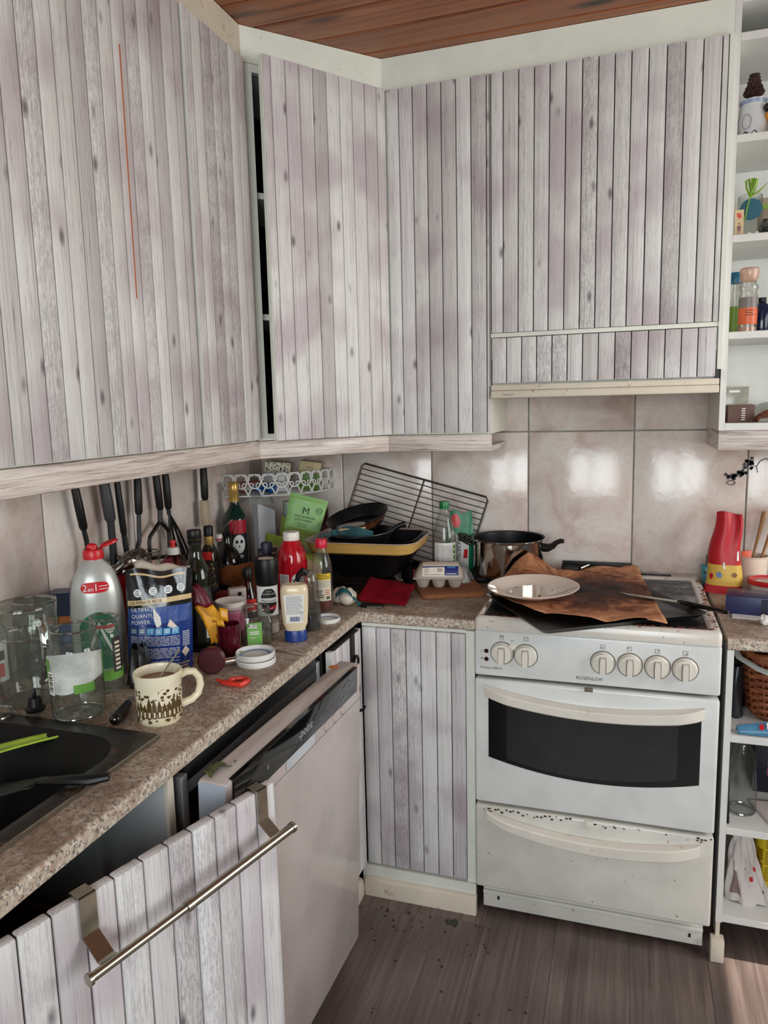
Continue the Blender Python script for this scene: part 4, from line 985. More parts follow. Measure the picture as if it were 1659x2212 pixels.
b.text('X-tra', .0125, flat(-.0357, -.010, .0465), 2).lines(-.018, .004, .028, .038, 2, flat(-.0354), 1, fill=.6, seed=2).lines(-.018, -.002, .018, .024, 1, flat(-.0354), 1, fill=.3, seed=3)
ob('label', b, [col('fresh_green_label', (122, 180, 90)), WPRINT, PRINT], t, smooth=0)
# --- lids
t = thing('jar_lid', 'upper of two stacked white jar lids, blue ring inside', 'lid', (.508, -1.04, CT+.0135))
LIDP = [(0, .002), (.040, .002), (.042, 0), (.044, .0), (.045, .003), (.045, .011), (.0435, .013), (.041, .011), (.040, .004), (0, .004)]
LIDW = M('white_lid_paint', (222, 222, 216), .25, var=.05)
ob('lid', B().lathe(LIDP, 36), LIDW, t); ob('seal_ring', B().lathe([(.029, .0044), (.031, .0052), (.036, .0052), (.038, .0044)], 36), col('pale_blue_seal', (128, 156, 196)), t)
t2 = dup(t, (.511, -1.043, CT)); t2['label'] = 'lower of two stacked white jar lids near the worktop edge'
o = ob('leaf_scrap', B().grid(lambda u, v: ((u-.5)*.018, (v-.5)*.009*math.sin(PI*max(.1, min(.9, u))), .002*math.sin(u*5)), 6, 3), M('leek_green', (1, 1, 1)), loc=(.487, -1.062, CT+.0285), rot=(0, 0, .4))
tag(o, 'tiny green leaf scrap on the stacked jar lids', 'leaf')
t3 = dup(t, (.543, -.695, CT)); t3['label'] = 'single white jar lid behind the soy sauce dispenser'; t3.scale = (.78,)*3
# --- red opener ring
t = thing('bottle_opener', 'red plastic heart-shaped seal ring tool lying on bare worktop', 'opener', (.535, -1.172, CT), face(.535, -1.172))
hp = [(.020*math.cos(a)*(1.15 if math.cos(a) > 0 else .9), .016*math.sin(a), .006) for a in [2*PI*i/22 for i in range(22)]]
ob('ring', B().tube(hp, .0048, 8, closed=True).tube([(-.018, -.002, .006), (-.030, .004, .006), (-.042, .018, .007)], [.005, .0045, .003], 8).tube([(.016, -.012, .006), (.006, -.022, .006), (-.014, -.012, .006), (-.030, .002, .005)], [.006, .006, .005, .004], 8), col('vermilion_plastic', (216, 52, 34), .4), t)
# --- corkscrew
t = thing('corkscrew', 'maroon disc-handled corkscrew with steel barrel lying by the blue pouch', 'corkscrew', (.452, -1.105, CT), 0)
ob('handle', B().lathe([(0, 0), (.026, 0), (.030, .004), (.030, .016), (.026, .020), (0, .020)], 30, M=TR(-.006, -.018, .031) @ RZ(.5) @ RX(PI/2)), col('maroon_plastic', (74, 16, 26), .35), t)
ob('barrel', B().tube([(.004, .012, .013), (.022, .036, .012)], .009, 14), CHROME, t); ob('tip', B().tube([(.022, .036, .012), (.034, .052, .010)], [.008, .004], 12), BLACKP, t)
ob('hub', B().lathe([(0, 0), (.007, 0), (.006, .002), (0, .002)], 14, M=TR(-.0005, -.029+.0005, .031) @ RZ(.5) @ RX(PI/2)), BLACKP, t)
o = ob('orange_peel', B().grid(lambda u, v: ((u-.5)*.045, (v-.5)*.022, .006+.006*math.sin(u*PI)), 8, 4), col('orange_plastic', (206, 120, 34), .4), loc=(.405, -1.08, CT), rot=(0, 0, .8), solid=.002)
tag(o, 'curved orange plastic piece beside the blue pouch', 'scrap')
t = thing('butter_knife', 'slim steel knife blade lying flat before the mayonnaise bottle', 'knife', (.56, -.965, CT))
ob('blade', B().prism([(-.055, -.004), (.03, -.007), (.045, -.002), (.03, .005), (-.055, .003)], .0005, .002, M=RZ(-.12)), STEEL, t)

# --- mayonnaise, salt, sauces
x, y = .531, -.871
t = thing('mayonnaise_bottle', 'upside-down cream mayonnaise bottle standing on its blue cap', 'bottle', (x, y, CT), face(x, y, -.05))
ob('cap', B().lathe([(0, 0), (.026, 0), (.028, .002), (.0275, .024), (.026, .028), (0, .028)], 32, M=Matrix.Diagonal((1, .8, 1, 1))), col('royal_blue_plastic', (26, 56, 128), .35), t)
MAYO = M('mayonnaise', (224, 208, 174), .22, var=.08, vs=26, sss=.1)
ob('body', B().lathe([(0, .0282), (.025, .0282), (.026, .034), (.031, .045), (.0315, .055), (.0335, .075), (.035, .110), (.035, .128), (.033, .138), (.028, .143), (0, .144)], 40, sq=3, M=Matrix.Diagonal((.98, .62, 1, 1))), MAYO, t)
b = B(); mf = lambda X, Z: (X, -.0212-.0006-.0015*(Z-.05)/.08, Z)
b.add([mf(*p) for p in ((-.021, .05), (.021, .05), (.026, .121), (-.026, .121))], [(0, 1, 2, 3)], 0)
mg = lambda X, Z: (X, mf(X, Z)[1]-.0006, Z)
b.lines(-.020, .020, .072, .118, 17, mg, 1, fill=.3, seed=4)
for k in range(12): b.add([mg(-.012+.002*k, .054), mg(-.0112+.002*k+.0005*(k % 3), .054), mg(-.0112+.002*k+.0005*(k % 3), .066), mg(-.012+.002*k, .066)], [(0, 1, 2, 3)], 1)
for k in range(3): b.tube([mg(.018+.003*math.cos(a*PI/2), .060+.008*k+.003*math.sin(a*PI/2)) for a in range(4)], .0003, 4, 1, closed=True)
ob('label', b, [WLAB, col('ink_blue_print', (74, 84, 130))], t, smooth=0)
x, y = .437, -.832
t = thing('salt_grinder', 'sea salt grinder with big black top and black-white label', 'grinder', (x, y, CT), face(x, y))
ob('jar', B().lathe([(0, .002), (.025, .002), (.027, 0), (.028, .006), (.0275, .12), (.026, .130), (.026, .132)], 32), PET, t)
ob('salt', B().lathe([(0, .004), (.0255, .004), (.0262, .01), (.0262, .030), (0, .034)], 28), M('coarse_salt', (208, 194, 180), .7, bump=.6, bs=300), t)
ob('grinder_top', B().lathe([(0, .130), (.028, .130), (.0295, .134), (.0305, .172), (.0308, .194), (.029, .198), (.026, .197), (.024, .193), (0, .193)], 32), BLACKP, t)
ob('salt_crumbs', B().lathe([(0, .1935), (.021, .1935), (.020, .1955), (0, .196)], 24), M('coarse_salt', (1, 1, 1)), t)
b = B(); arc(b, .0278, .062, .052, .128, 0)
c1 = lambda X, Y: (.0287*math.cos(-PI/2+.12+X/.0287), .0287*math.sin(-PI/2+.12+X/.0287), Y); c2 = lambda X, Y: (.0293*math.cos(-PI/2+.12+X/.0293), .0293*math.sin(-PI/2+.12+X/.0293), Y)
for z0, z1 in ((.058, .086), (.098, .122)):
    b.grid(lambda u, v: c1((u-.5)*.044*(1-((z0+(z1-z0)*v-.090)/.034)**2)**.5, z0+(z1-z0)*v), 8, 8, 1)
b.text('Merisuola', .0098, lambda X, Y: c2(X, .0885+Y), 1, xs=1.0)
b.text('GOLDEN LINE', .0052, lambda X, Y: c2(X, .107+Y), 2).text('Oma ilo', .0045, lambda X, Y: c2(X, .114+Y), 2)
b.grid(lambda u, v: c2((u-.5)*.038, .066+.010*v+.006*(u-.5)), 8, 1, 3).text('Havssalt', .0062, lambda X, Y: (lambda q: (q[0]*1.01, q[1]*1.01, q[2]))(c2(X, .0685+Y+X*.16)), 2)
ob('label', b, [WLAB, PRINT, WPRINT, col('crimson_print', (178, 22, 34))], t, smooth=40)
x, y = .309, -.58
t = thing('sauce_bottle', 'dark bottle with slate blue screw cap behind the salt grinder', 'bottle', (x, y, CT), face(x, y))
ob('body', B().lathe([(0, 0), (.024, 0), (.026, .004), (.026, .12), (.022, .14), (.014, .155), (.013, .16)], 26), M('dark_brown_glass', (34, 22, 18), .1), t)
ob('cap', B().lathe([(0, .155), (.0165, .155), (.0172, .160), (.0172, .182), (.015, .186), (0, .186)], 24), col('slate_blue_plastic', (46, 50, 74), .45), t)
x, y = .318, -.715
t = thing('sauce_bottle', 'small slim sauce bottle with black cap and red label, behind the square jar', 'bottle', (x, y, CT), face(x, y))
ob('body', B().lathe([(0, 0), (.022, 0), (.024, .004), (.024, .055), (.020, .070), (.0125, .09), (.011, .112), (.011, .12)], 26), GLASS('brownish_glass', (196, 160, 140), .05, .15), t)
ob('sauce', B().lathe([(0, .002), (.021, .002), (.0225, .005), (.0225, .05), (0, .05)], 24), M('red_brown_sauce', (84, 20, 16), .15), t)
ob('cap', B().lathe([(0, .114), (.0135, .114), (.014, .118), (.014, .136), (.012, .139), (0, .139)], 22), BLACKP, t)
b = arc(B(), .024, .045, .02, .056, 0); b.lines(-.014, .014, .032, .044, 2, cyl(.0252), 1, fill=.5, seed=6)
ob('label', b, [col('red_label', (1, 1, 1)), WPRINT], t)
x, y = .392, -.585
t = thing('sauce_bottle', 'large red ketchup bottle with white flip cap, tallest beside the vinegar', 'bottle', (x, y, CT), face(x, y))
RB = M('glossy_red_plastic', (190, 14, 36), .14, var=.05, coat=.3)
ob('body', B().lathe([(0, 0), (.040, 0), (.043, .005), (.0435, .10), (.0425, .110), (.0435, .116), (.043, .135), (.040, .155), (.034, .175), (.027, .190), (.022, .197), (.0215, .20)], 36), RB, t)
ob('cap', B().lathe([(0, .197), (.0235, .197), (.024, .200), (.024, .209), (.0235, .210), (.0235, .219), (.022, .221), (0, .221)], 28), M('white_cap', (230, 224, 216), .4, var=.03), t)
b = B(); arc(b, .0435, .032, .03, .104, 0, a=-PI/2-.62); k1 = cyl(.0447, 0, -PI/2-.62); b.lines(-.014, .014, .034, .102, 16, k1, 1, fill=.3, seed=2)
k2 = cyl(.0446, 0, -PI/2+.32)
b.spot(k2, 0, .087, .019, .019, 0)
b.text('X-tra', .021, lambda X, Y: cyl(.0453, 0, -PI/2+.32)(X+.004, .080+Y+X*.15), 1)
ob('label', b, [WLAB, PRINT], t, smooth=40)
x, y = .532, -.779
t = thing('soy_dispenser', 'clear dome-topped bottle with dark soy sauce at the bottom, beside the mayonnaise', 'bottle', (x, y, CT), face(x, y))
ob('body', B().lathe([(0, .002), (.022, .002), (.0245, 0), (.0265, .006), (.0265, .05), (.024, .075), (.0215, .10), (.022, .125), (.020, .145), (.013, .157), (0, .160)], 30), PET, t)
ob('soy_sauce', B().lathe([(0, .004), (.0235, .004), (.025, .007), (.025, .050), (0, .050)], 28), M('soy_black', (14, 8, 8), .1), t)
ob('spout', B().tube([(-.006, -.004, .150), (-.016, -.008, .158), (-.028, -.010, .146), (-.032, -.010, .132)], [.010, .010, .008, .006], 10), BLACKP, t)
x, y = .492, -.603
t = thing('vinegar_bottle', 'slim clear bottle with pink-red cap, yellow and white label, amber dregs', 'bottle', (x, y, CT), face(x, y))
ob('body', B().lathe([(0, .002), (.025, .002), (.0275, 0), (.029, .006), (.029, .12), (.027, .14), (.019, .165), (.0125, .180), (.0115, .188)], 32), PET, t)
ob('dregs', B().lathe([(0, .004), (.026, .004), (.0275, .007), (.0275, .034), (0, .034)], 28), M('amber_vinegar', (150, 40, 20), .1, tr=.6), t)
ob('cap', B().lathe([(0, .182), (.0155, .182), (.0165, .185), (.0165, .203), (.014, .207), (0, .207)], 24), col('pink_red_plastic', (206, 24, 60), .4), t)
b = B(); arc(b, .029, .052, .034, .094, 0); arc(b, .029, .052, .094, .112, 1); kk = cyl(.0301); b.lines(-.022, .022, .096, .110, 3, kk, 2, fill=.3, seed=1)
b.lines(-.022, .022, .074, .092, 4, kk, 3, fill=.25, seed=2).lines(-.022, .004, .042, .066, 4, kk, 3, fill=.7, seed=3).lines(.008, .022, .05, .066, 3, kk, 4, fill=.4, seed=4).lines(.010, .022, .038, .047, 2, kk, 2, fill=.8, seed=5)
ob('label', b, [CRLAB, col('sunny_yellow', (222, 190, 40)), PRINT, GPRINT, col('red_print', (1, 1, 1))], t)
# --- garlic net
t = thing('garlic_net', 'net of three white garlic bulbs with teal and white tag', 'garlic', (.527, -.528, CT), face(.527, -.528))
GAR = M('garlic_skin', (216, 208, 192), .5, var=.12, vs=40)
for px_, py_, r_ in ((.010, -.012, .026), (-.018, .016, .024), (.016, .026, .022)):
    ob('bulb', B().lathe([(r_*math.sin(PI*i/10)*(1 if i < 7 else .8), r_*.9-r_*.9*math.cos(PI*i/10)+(0 if i < 9 else .003)) for i in range(11)], 18, M=TR(px_, py_, .0) ), GAR, t)
b = B().grid(lambda u, v: ((u-.5)*.05, -.012+(v-.5)*.05, .053-.03*(2*u-1)**2*.6-.35*(v-.5)**2*.1), 8, 6, 0)
b.grid(lambda u, v: ((u-.5)*.032-.004, -.012+(v-.5)*.02, .0545-.02*(2*u-1)**2*.5), 6, 3, 1).lines(-.014, .008, -.018, -.008, 2, lambda X, Y: (X, Y, .0562), 2, fill=.5, seed=7)
ob('tag', b, [col('teal_print', (28, 96, 100), .4), WLAB, PRINT], t, smooth=60)
ob('knot', B().tube([(.026, -.030, .028), (.036, -.038, .016), (.044, -.044, .006)], [.004, .003, .006], 8), col('teal_print', (1, 1, 1)), t)
o = ob('green_scrap', B().box(-.008, .008, -.006, .006, .0005, .004, .001), M('leek_green', (1, 1, 1)), loc=(.525, -.655, CT), rot=(0, 0, .5)); tag(o, 'little green scrap at the foot of the vinegar bottle', 'scrap')

# --- small dark things around the jars by the sink
t = thing('sink_plug', 'black rubber plug standing on edge between jug and big jar', 'plug', (.236, -1.415, CT+.0085), face(.236, -1.415)); ob('plug', B().lathe([(0, 0), (.017, 0), (.019, .006), (.013, .010), (.011, .026), (0, .030)], 20, M=TR(0, 0, .001)), BLACKP, t); ob('tab', B().box(-.004, .004, -.003, .003, .028, .044, .002), BLACKP, t)
t = thing('peeler', 'black-handled peeler lying between the big jar and the mug', 'peeler', (.405, -1.365, CT), 0); ob('handle', B().tube([(.012, -.045, .012), (.004, -.020, .012), (-.012, .020, .011)], [.0115, .0105, .008], 12), BLACKP, t); ob('shank', B().tube([(-.012, .020, .011), (-.022, .048, .010)], [.006, .004], 10), STEEL, t); ob('end_cap', B().sphere((.0125, -.047, .012), .0118, 14, 8), BLACKG, t)
g = random.Random(77); o = ob('black_bag', B().grid(lambda u, v: ((.030*(1-.5*v)+.004*math.sin(9*u*2*PI))*math.cos(2*PI*u), (.024*(1-.5*v)+.004*math.cos(7*u*2*PI+v))*math.sin(2*PI*u), .085*v+.005*math.sin(5*u*2*PI)), 30, 8), M('black_film', (15, 15, 17), .3, var=.5, bump=.5, bs=40), loc=(.338, -1.228, CT)); tag(o, 'small crumpled black bag between soap bottle, pouch and mug', 'bag')
t = thing('glass_cloche', 'small domed clear glass cover at the picture edge beside the sink', 'lid', (.172, -1.452, CT+.0085)); ob('lid', B().lathe([(.036, 0), (.037, .004), (.030, .016), (.012, .022), (0, .023)], 28), CG, t); rim(.0365, .002, t); ob('knob', B().sphere((0, 0, .028), .007, 12, 8), RIMG, t)
def poly(pts, u):
    n = len(pts)-1; k = min(int(u*n), n-1); f_ = u*n-k; a, c_ = pts[k], pts[k+1]
    return (a[0]+(c_[0]-a[0])*f_, a[1]+(c_[1]-a[1])*f_)
# ================================================================== HANGING UTENSILS (left wall)
rl = thing('utensil_rail', 'dark rail under the pelmet from which the black utensils hang', 'rail', (.02, -.75, 1.262))
ob('bar', B().box(.004, .012, -1.12, -.36, 1.256, 1.268), IRON, rl, w=True)
for yy in (-1.037, -.931, -.880, -.794, -.711, -.666, -.463): ob('peg', B().tube([(.010, yy, 1.258), (.040, yy, 1.252), (.044, yy, 1.260)], .0022, 6), STEEL, rl, w=True)
def utensil(name, label, top, hend, path, rh=.011, rs=.006, flat_=.6, extra=None, m=None):
    t = thing(name, label, 'utensil', (.04, top[0], hend[1]-.2), 0, 'black kitchen utensils hanging under the pelmet')
    P = lambda q: (.04+(q[2] if len(q) > 2 else 0), q[0], q[1])
    a, e = Vector(P(top)), Vector(P(hend))
    ob('handle', B().tube([a, a.lerp(e, .1), a.lerp(e, .5), a.lerp(e, .93), e], [rh*.6, rh*.9, rh, rh*.95, rh*.7], 12, flat=1), m or BLACKP, t, w=True)
    if path: ob('shaft', B().tube([P(q) for q in [hend]+path], rs, 8), BLACKP, t, w=True)
    return t, P
t, P = utensil('turner', 'hanging black turner, nearest the sink end of the rail', (-1.036, 1.252), (-1.016, 1.140), [(-1.010, 1.11), (-1.008, 1.085), (-1.016, 1.05), (-1.021, 1.02)])
ob('blade', B().grid(lambda u, v: (.042+.004*v, -1.022+(u-.5)*(.03+.035*v), 1.02-.10*v), 6, 6), BLACKP, t, w=True, solid=.003)
t, P = utensil('turner', 'hanging dark grey flat-handled turner, second from the sink end', (-.931, 1.252), (-.916, 1.145), [(-.915, 1.10), (-.915, 1.03)], rh=.015, rs=.009, m=M('dark_grey_plastic', (56, 56, 60), .5, var=.3))
ob('blade', B().grid(lambda u, v: (.042+.003*v, -.915+(u-.5)*(.03+.03*v), 1.03-.09*v), 6, 6), BLACKP, t, w=True, solid=.003)
t, P = utensil('kitchen_tongs', 'thin black utensil hanging right against the grey-handled turner', (-.880, 1.252), (-.867, 1.10), [(-.864, 1.07), (-.860, 1.045)], rh=.009, rs=.007)
t, P = utensil('ladle', 'hanging black ladle with bent shaft, above the foil-topped tin', (-.794, 1.252), (-.799, 1.146), [(-.803, 1.10), (-.805, 1.075), (-.817, 1.052), (-.832, 1.035)])
ob('bowl', B().lathe([(0, -.026), (.024, -.02), (.038, 0), (.036, 0), (.022, -.018), (0, -.024)], 20, M=TR(.046, -.846, 1.03) @ RX(.6)), BLACKP, t, w=True)
t, P = utensil('potato_masher', 'hanging black potato masher with forked neck', (-.711, 1.252), (-.701, 1.145), [(-.706, 1.11)], rs=.007)
ob('fork', B().tube([P((-.706, 1.112)), P((-.735, 1.092)), P((-.757, 1.076)), P((-.762, 1.06)), P((-.761, 1.02))], .0055, 8).tube([P((-.706, 1.112)), P((-.684, 1.094)), P((-.668, 1.078)), P((-.667, 1.06)), P((-.672, 1.005))], .0055, 8).tube([P((-.765, 1.016)), P((-.73, 1.012)), P((-.668, 1.004))], .0055, 8), BLACKP, t, w=True)
t, P = utensil('whisk', 'hanging black whisk with spreading loops, beside the masher', (-.666, 1.252), (-.661, 1.142), [(-.660, 1.125)])
b = B()
for k, (ya, yb) in enumerate(((-.658, -.640), (-.640, -.60), (-.615, -.567))): b.tube([P((-.660, 1.128, .001*k)), P(((-.66+ya)/2-.003, 1.07, .004*k)), P((ya, 1.01, .006*k)), P(((ya+yb)/2, .975, .004)), P((yb, 1.0, -.003*k)), P(((-.655+yb)/2, 1.075, -.003*k)), P((-.659, 1.128))], .0034, 6)
ob('wires', b, BLACKP, t, w=True)
t, P = utensil('pastry_brush', 'hanging brush with black handle and pale beige bristles, farthest along the rail', (-.463, 1.252), (-.464, 1.143), None, rh=.012)
ob('bristles', B().box(.030, .050, -.484, -.452, 1.06, 1.143, .004), M('beige_bristles', (178, 162, 138), .9, bump=.7, bs=200), t, w=True)

# ================================================================== BACK CORNER
t = thing('liquor_bottle', 'dark green liquor bottle with gold cap and red skull label, in the corner', 'bottle', (.064, -.325, CT), face(.064, -.325))
ob('body', B().lathe([(0, .002), (.034, .002), (.038, 0), (.040, .008), (.040, .20), (.036, .222), (.022, .245), (.0155, .258), (.015, .28)], 32), M('bottle_green_dark', (14, 40, 34), .08, var=.2, spec=.6), t)
ob('cap', B().lathe([(0, .268), (.0165, .268), (.0168, .30), (.0175, .302), (.0172, .330), (.0145, .334), (0, .334)], 24), M('gold_foil', (186, 152, 84), .3, .6), t)
b = arc(B(), .040, .062, .02, .21, 1, a=-PI/2+.25); arc(b, .040, .062, .165, .21, 0, a=-PI/2+.25, off=.001); arc(b, .040, .062, .045, .06, 0, a=-PI/2+.25, off=.001)
k0 = cyl(.0415, 0, -PI/2+.25)
b.spot(k0, 0, .13, .021, .031, 2)
k1 = cyl(.0421, 0, -PI/2+.25)
for sx_ in (-1, 1): b.add([k1(sx_*(.008)+.0055*math.cos(i*PI/6), .138+.006*math.sin(i*PI/6)) for i in range(12)], [tuple(range(12))], 1)
b.add([k1(-.003, .120), k1(.003, .120), k1(0, .130)], [(0, 1, 2)], 1)
for k in range(4): b.add([k1(-.011+.006*k, .084), k1(-.007+.006*k, .084), k1(-.007+.006*k, .094), k1(-.011+.006*k, .094)], [(0, 1, 2, 3)], 2)
b.text('sky', .028, lambda X, Y: k1(X+.010, .038+Y), 2)
ob('label', b, [col('crimson_label', (168, 24, 44), .35), PRINT, WPRINT], t, smooth=50)
t = thing('swing_top_bottle', 'round black swing-top bottle with grey label and hanging white stopper', 'bottle', (.088, -.425, CT), face(.088, -.425))
ob('body', B().lathe([(0, 0), (.040, 0), (.045, .006), (.046, .06), (.044, .09), (.034, .118), (.020, .135), (.014, .15), (.0135, .172), (.015, .174), (.015, .182), (0, .182)], 32), BLACKG, t)
b = arc(B(), .0455, .04, .02, .085, 0, a=-PI/2-.15, off=.001); k0 = cyl(.0472, 0, -PI/2-.15)
b.spot(k0, -.004, .07, .012, .010, 1).lines(-.012, .004, .066, .076, 3, cyl(.0478, 0, -PI/2-.15), 2, fill=.5, seed=4)
ob('label', b, [M('silver_grey_label', (112, 106, 96), .4, .3), PRINT, WPRINT], t, smooth=50)
ob('wire_bail', B().tube([(.015, 0, .165), (.026, -.010, .20), (.02, -.02, .225), (-.004, -.022, .205), (-.022, -.02, .185)], .0014, 6).tube([(-.015, 0, .165), (-.018, -.012, .20), (-.022, -.02, .185)], .0014, 6), STEEL, t)
ob('stopper', B().lathe([(0, .160), (.009, .160), (.010, .163), (.010, .167), (.013, .168), (.013, .178), (.011, .182), (0, .182)], 20, M=TR(-.026, -.024, 0)), [M('white_porcelain', (224, 220, 212), .2)], t)
ob('seal', B().lathe([(.0101, .163), (.0115, .164), (.0115, .1675), (.0101, .168)], 20, M=TR(-.026, -.024, 0)), RC, t)
t = thing('liqueur_bottle', 'slim dark bottle with black and gold neck and red band, behind the oil bottle', 'bottle', (.105, -.560, CT), face(.105, -.560))
ob('body', B().lathe([(0, 0), (.026, 0), (.029, .005), (.029, .13), (.024, .15), (.014, .17), (.0125, .20)], 28), M('amber_black_glass', (36, 22, 12), .1, spec=.6), t)
ob('cap', B().lathe([(0, .195), (.0145, .195), (.0145, .222), (.012, .226), (0, .226)], 22), BLACKP, t); ob('neck_label', B().lathe([(.0145, .168), (.0150, .18), (.0140, .194)], 22), M('gold_foil', (1, 1, 1)), t)
b = arc(B(), .029, .05, .03, .12, 0); arc(b, .029, .03, .125, .15, 1, a=-PI/2-.3, off=.0008); g = random.Random(9)
for k in range(24):
    X, Y = -.02+.04*g.random(), .035+.08*g.random(); q = cyl(.0302); b.add([q(X, Y), q(X+.006, Y+.003), q(X+.003, Y+.009)], [(0, 1, 2)], 2)
ob('label', b, [PRINT, col('red_label', (1, 1, 1)), M('gold_foil', (1, 1, 1))], t, smooth=50)
t = thing('cardboard_box', 'tall plain white cardboard box with handwriting, between liquor bottle and spice pouches', 'box', (.120, -.225, CT), face(.120, -.225, .45))
CARD = col('white_card', (196, 196, 200), .6)
b = B().add([(-.032, -.02, 0), (.032, -.02, 0), (.032, .02, 0), (-.032, .02, 0), (-.032, -.02, .255), (.032, -.02, .225), (.032, .02, .225), (-.032, .02, .255)], [(0, 1, 2, 3), (4, 5, 6, 7), (0, 1, 5, 4), (1, 2, 6, 5), (2, 3, 7, 6), (3, 0, 4, 7)])
ob('carton', b, CARD, t, smooth=0)
b = B().tube([(-.012+.004*math.sin(i*2.1), -.0204, .10-.006*i) for i in range(9)], .0006, 4).tube([(.008+.003*math.sin(i*1.7), -.0204, .13-.008*i) for i in range(8)], .0006, 4)
ob('handwriting', b, col('ink', (70, 74, 110)), t)
t = thing('plastic_bowl', 'clear plastic bowl lying upside down on the white cardboard box', 'bowl', (.105, -.235, CT+.262))
ob('bowl', B().lathe([(.055, -.006), (.053, -.004), (.045, .022), (.03, .03), (0, .031)], 28, M=RY(.10)), GLASS('hazy_plastic', (220, 226, 226), .15, .2, haze=.25, hcol=(190, 194, 196)), t)
# --- corner basket of white lacy metal
WIRE = col('white_wire', (214, 214, 210), .4, var=.04)
t = thing('corner_basket', 'white lacy metal basket hung in the tiled corner, full of oddments', 'basket', (.0, .0, 1.130))
t.location = (.004, -.004, 1.130)
RB_ = .292
ap = lambda a, z, r=RB_: (.004+r*math.cos(a), -.004-r*math.sin(a), z)
b = B().tube([ap(PI/2*i/24, 1.132) for i in range(25)], .0028, 6).tube([(.006, -.006, 1.132), (.006, -.296, 1.132)], .0028, 6).tube([(.006, -.006, 1.132), (.296, -.006, 1.132)], .0028, 6)
for k in range(1, 10): b.tube([(.006+.029*k, -.006, 1.132), (.006+.029*k, -.004-(RB_**2-(.002+.029*k)**2)**.5, 1.132)], .0014, 5)
ob('floor_wires', b, WIRE, t, w=True)
n_ = 10
for k in range(n_):
    a = PI/2*(k+.5)/n_; w_ = RB_*PI/2/n_/2; b = B()
    C_ = lambda s_, z: ap(a+s_/RB_, z)
    b.tube([C_(w_*.92*math.cos(q), 1.182+.024*math.sin(q)) for q in [-PI*.5+2*PI*i/18 for i in range(19)]], .0028, 5)
    for sg in (-1, 1):
        b.tube([C_(sg*w_*(.95-.55*i/6), 1.136+.022*math.sin(PI/2*i/6)) for i in range(7)], .0026, 5)
        b.tube([C_(sg*w_*(.55-.35*math.cos(q)), 1.196+.010*math.sin(q)) for q in [PI*.1+PI*1.3*i/8 for i in range(9)]], .0023, 5)
        b.tube([C_(sg*w_*(.5-.3*math.cos(q)), 1.168+.008*math.sin(q)) for q in [-PI*.2+PI*1.2*i/8 for i in range(9)]], .0023, 5)
    ob('scroll', b, WIRE, t, w=True)
def inb(name, label, cat, b, mats, loc, rz=0, **k):
    o = ob(name, b, mats, loc=loc, rot=(k.pop('rx', 0), k.pop('ry', 0), rz), **k); return tag(o, label, cat)
b = B().box(-.045, .045, -.022, .022, 0, .062, .002, mi=0).box(-.046, .046, -.0225, .0225, .062, .100, .002, mi=1)
g = random.Random(6)
for k in range(70):
    X, Z = -.042+.084*g.random(), .065+.032*g.random(); r_ = .001+.0018*g.random(); b.add([(X+r_*math.cos(i*PI/3), -.0231, Z+r_*math.sin(i*PI/3)) for i in range(6)], [tuple(range(6))], 2)
b.add([(.004+.012*math.cos(i*PI/8), -.0231, .058+.007*math.sin(i*PI/8)) for i in range(16)], [tuple(range(16))], 2)
inb('patterned_box', 'white box with black floral lid pattern tilted in the lacy basket', 'box', b, [CARD, CRLAB, PRINT], (.105, -.095, 1.1345), .45, ry=.12)
b = B().box(-.013, .013, -.010, .010, .0, .034, .003).tube([(-.006, 0, .034), (-.006, 0, .05)], .0022, 8).tube([(.006, 0, .034), (.006, 0, .05)], .0022, 8)
inb('phone_charger', 'small white two-pin charger lying on the patterned box end', 'charger', b, WLAB, (.152, -.145, 1.170), .5)
b = B().box(-.03, .03, -.012, .012, 0, .034, .004); inb('white_packet', 'white packet in the lacy basket under the charger', 'packet', b, CARD, (.150, -.148, 1.1345), .5)
for i, (px_, py_) in enumerate(((.115, -.185), (.138, -.196), (.09, -.200))):
    g = random.Random(20+i); bb = B().sphere((0, 0, .015), .016, 12, 7)
    bb.V = [tuple(Vector(v)*(1+.3*g.random()-.15)) for v in bb.V]
    inb('foil_sweet', ('shiny blue foil sweet in the lacy basket, %s' % ('next to the white packet', 'the one at the front rim', 'nearest the gold-capped bottle')[i]), 'sweet', bb, M('blue_foil_bright', (52, 130, 216), .15, .7, var=.5, vs=60), (px_, py_, 1.1345), smooth=0)
for i, (px_, py_) in enumerate(((.050, -.215), (.055, -.170))):
    inb('red_packet', 'small red and white packet at the wall end of the lacy basket, %s' % ('front one', 'rear one')[i], 'packet', B().box(-.016, .016, -.010, .010, 0, .038, .003, mi=0).box(-.0165, .0165, -.0105, .0105, .012, .022, mi=1), [col('dull_red_card', (150, 60, 64)), CARD], (px_, py_, 1.1345), .3)
b = B().box(-.038, .038, -.016, .016, 0, .070, .004, mi=0).box(-.039, .039, -.017, .017, .060, .102, .004, mi=1).text('meira', .012, flat(-.0176, .0, .078), 2)
inb('coffee_packet', 'green packet with beige top leaning in the lacy basket', 'packet', b, [col('moss_green_card', (84, 122, 42)), col('beige_paper', (196, 180, 142), .6), PRINT], (.222, -.078, 1.1345), .35, ry=.15)
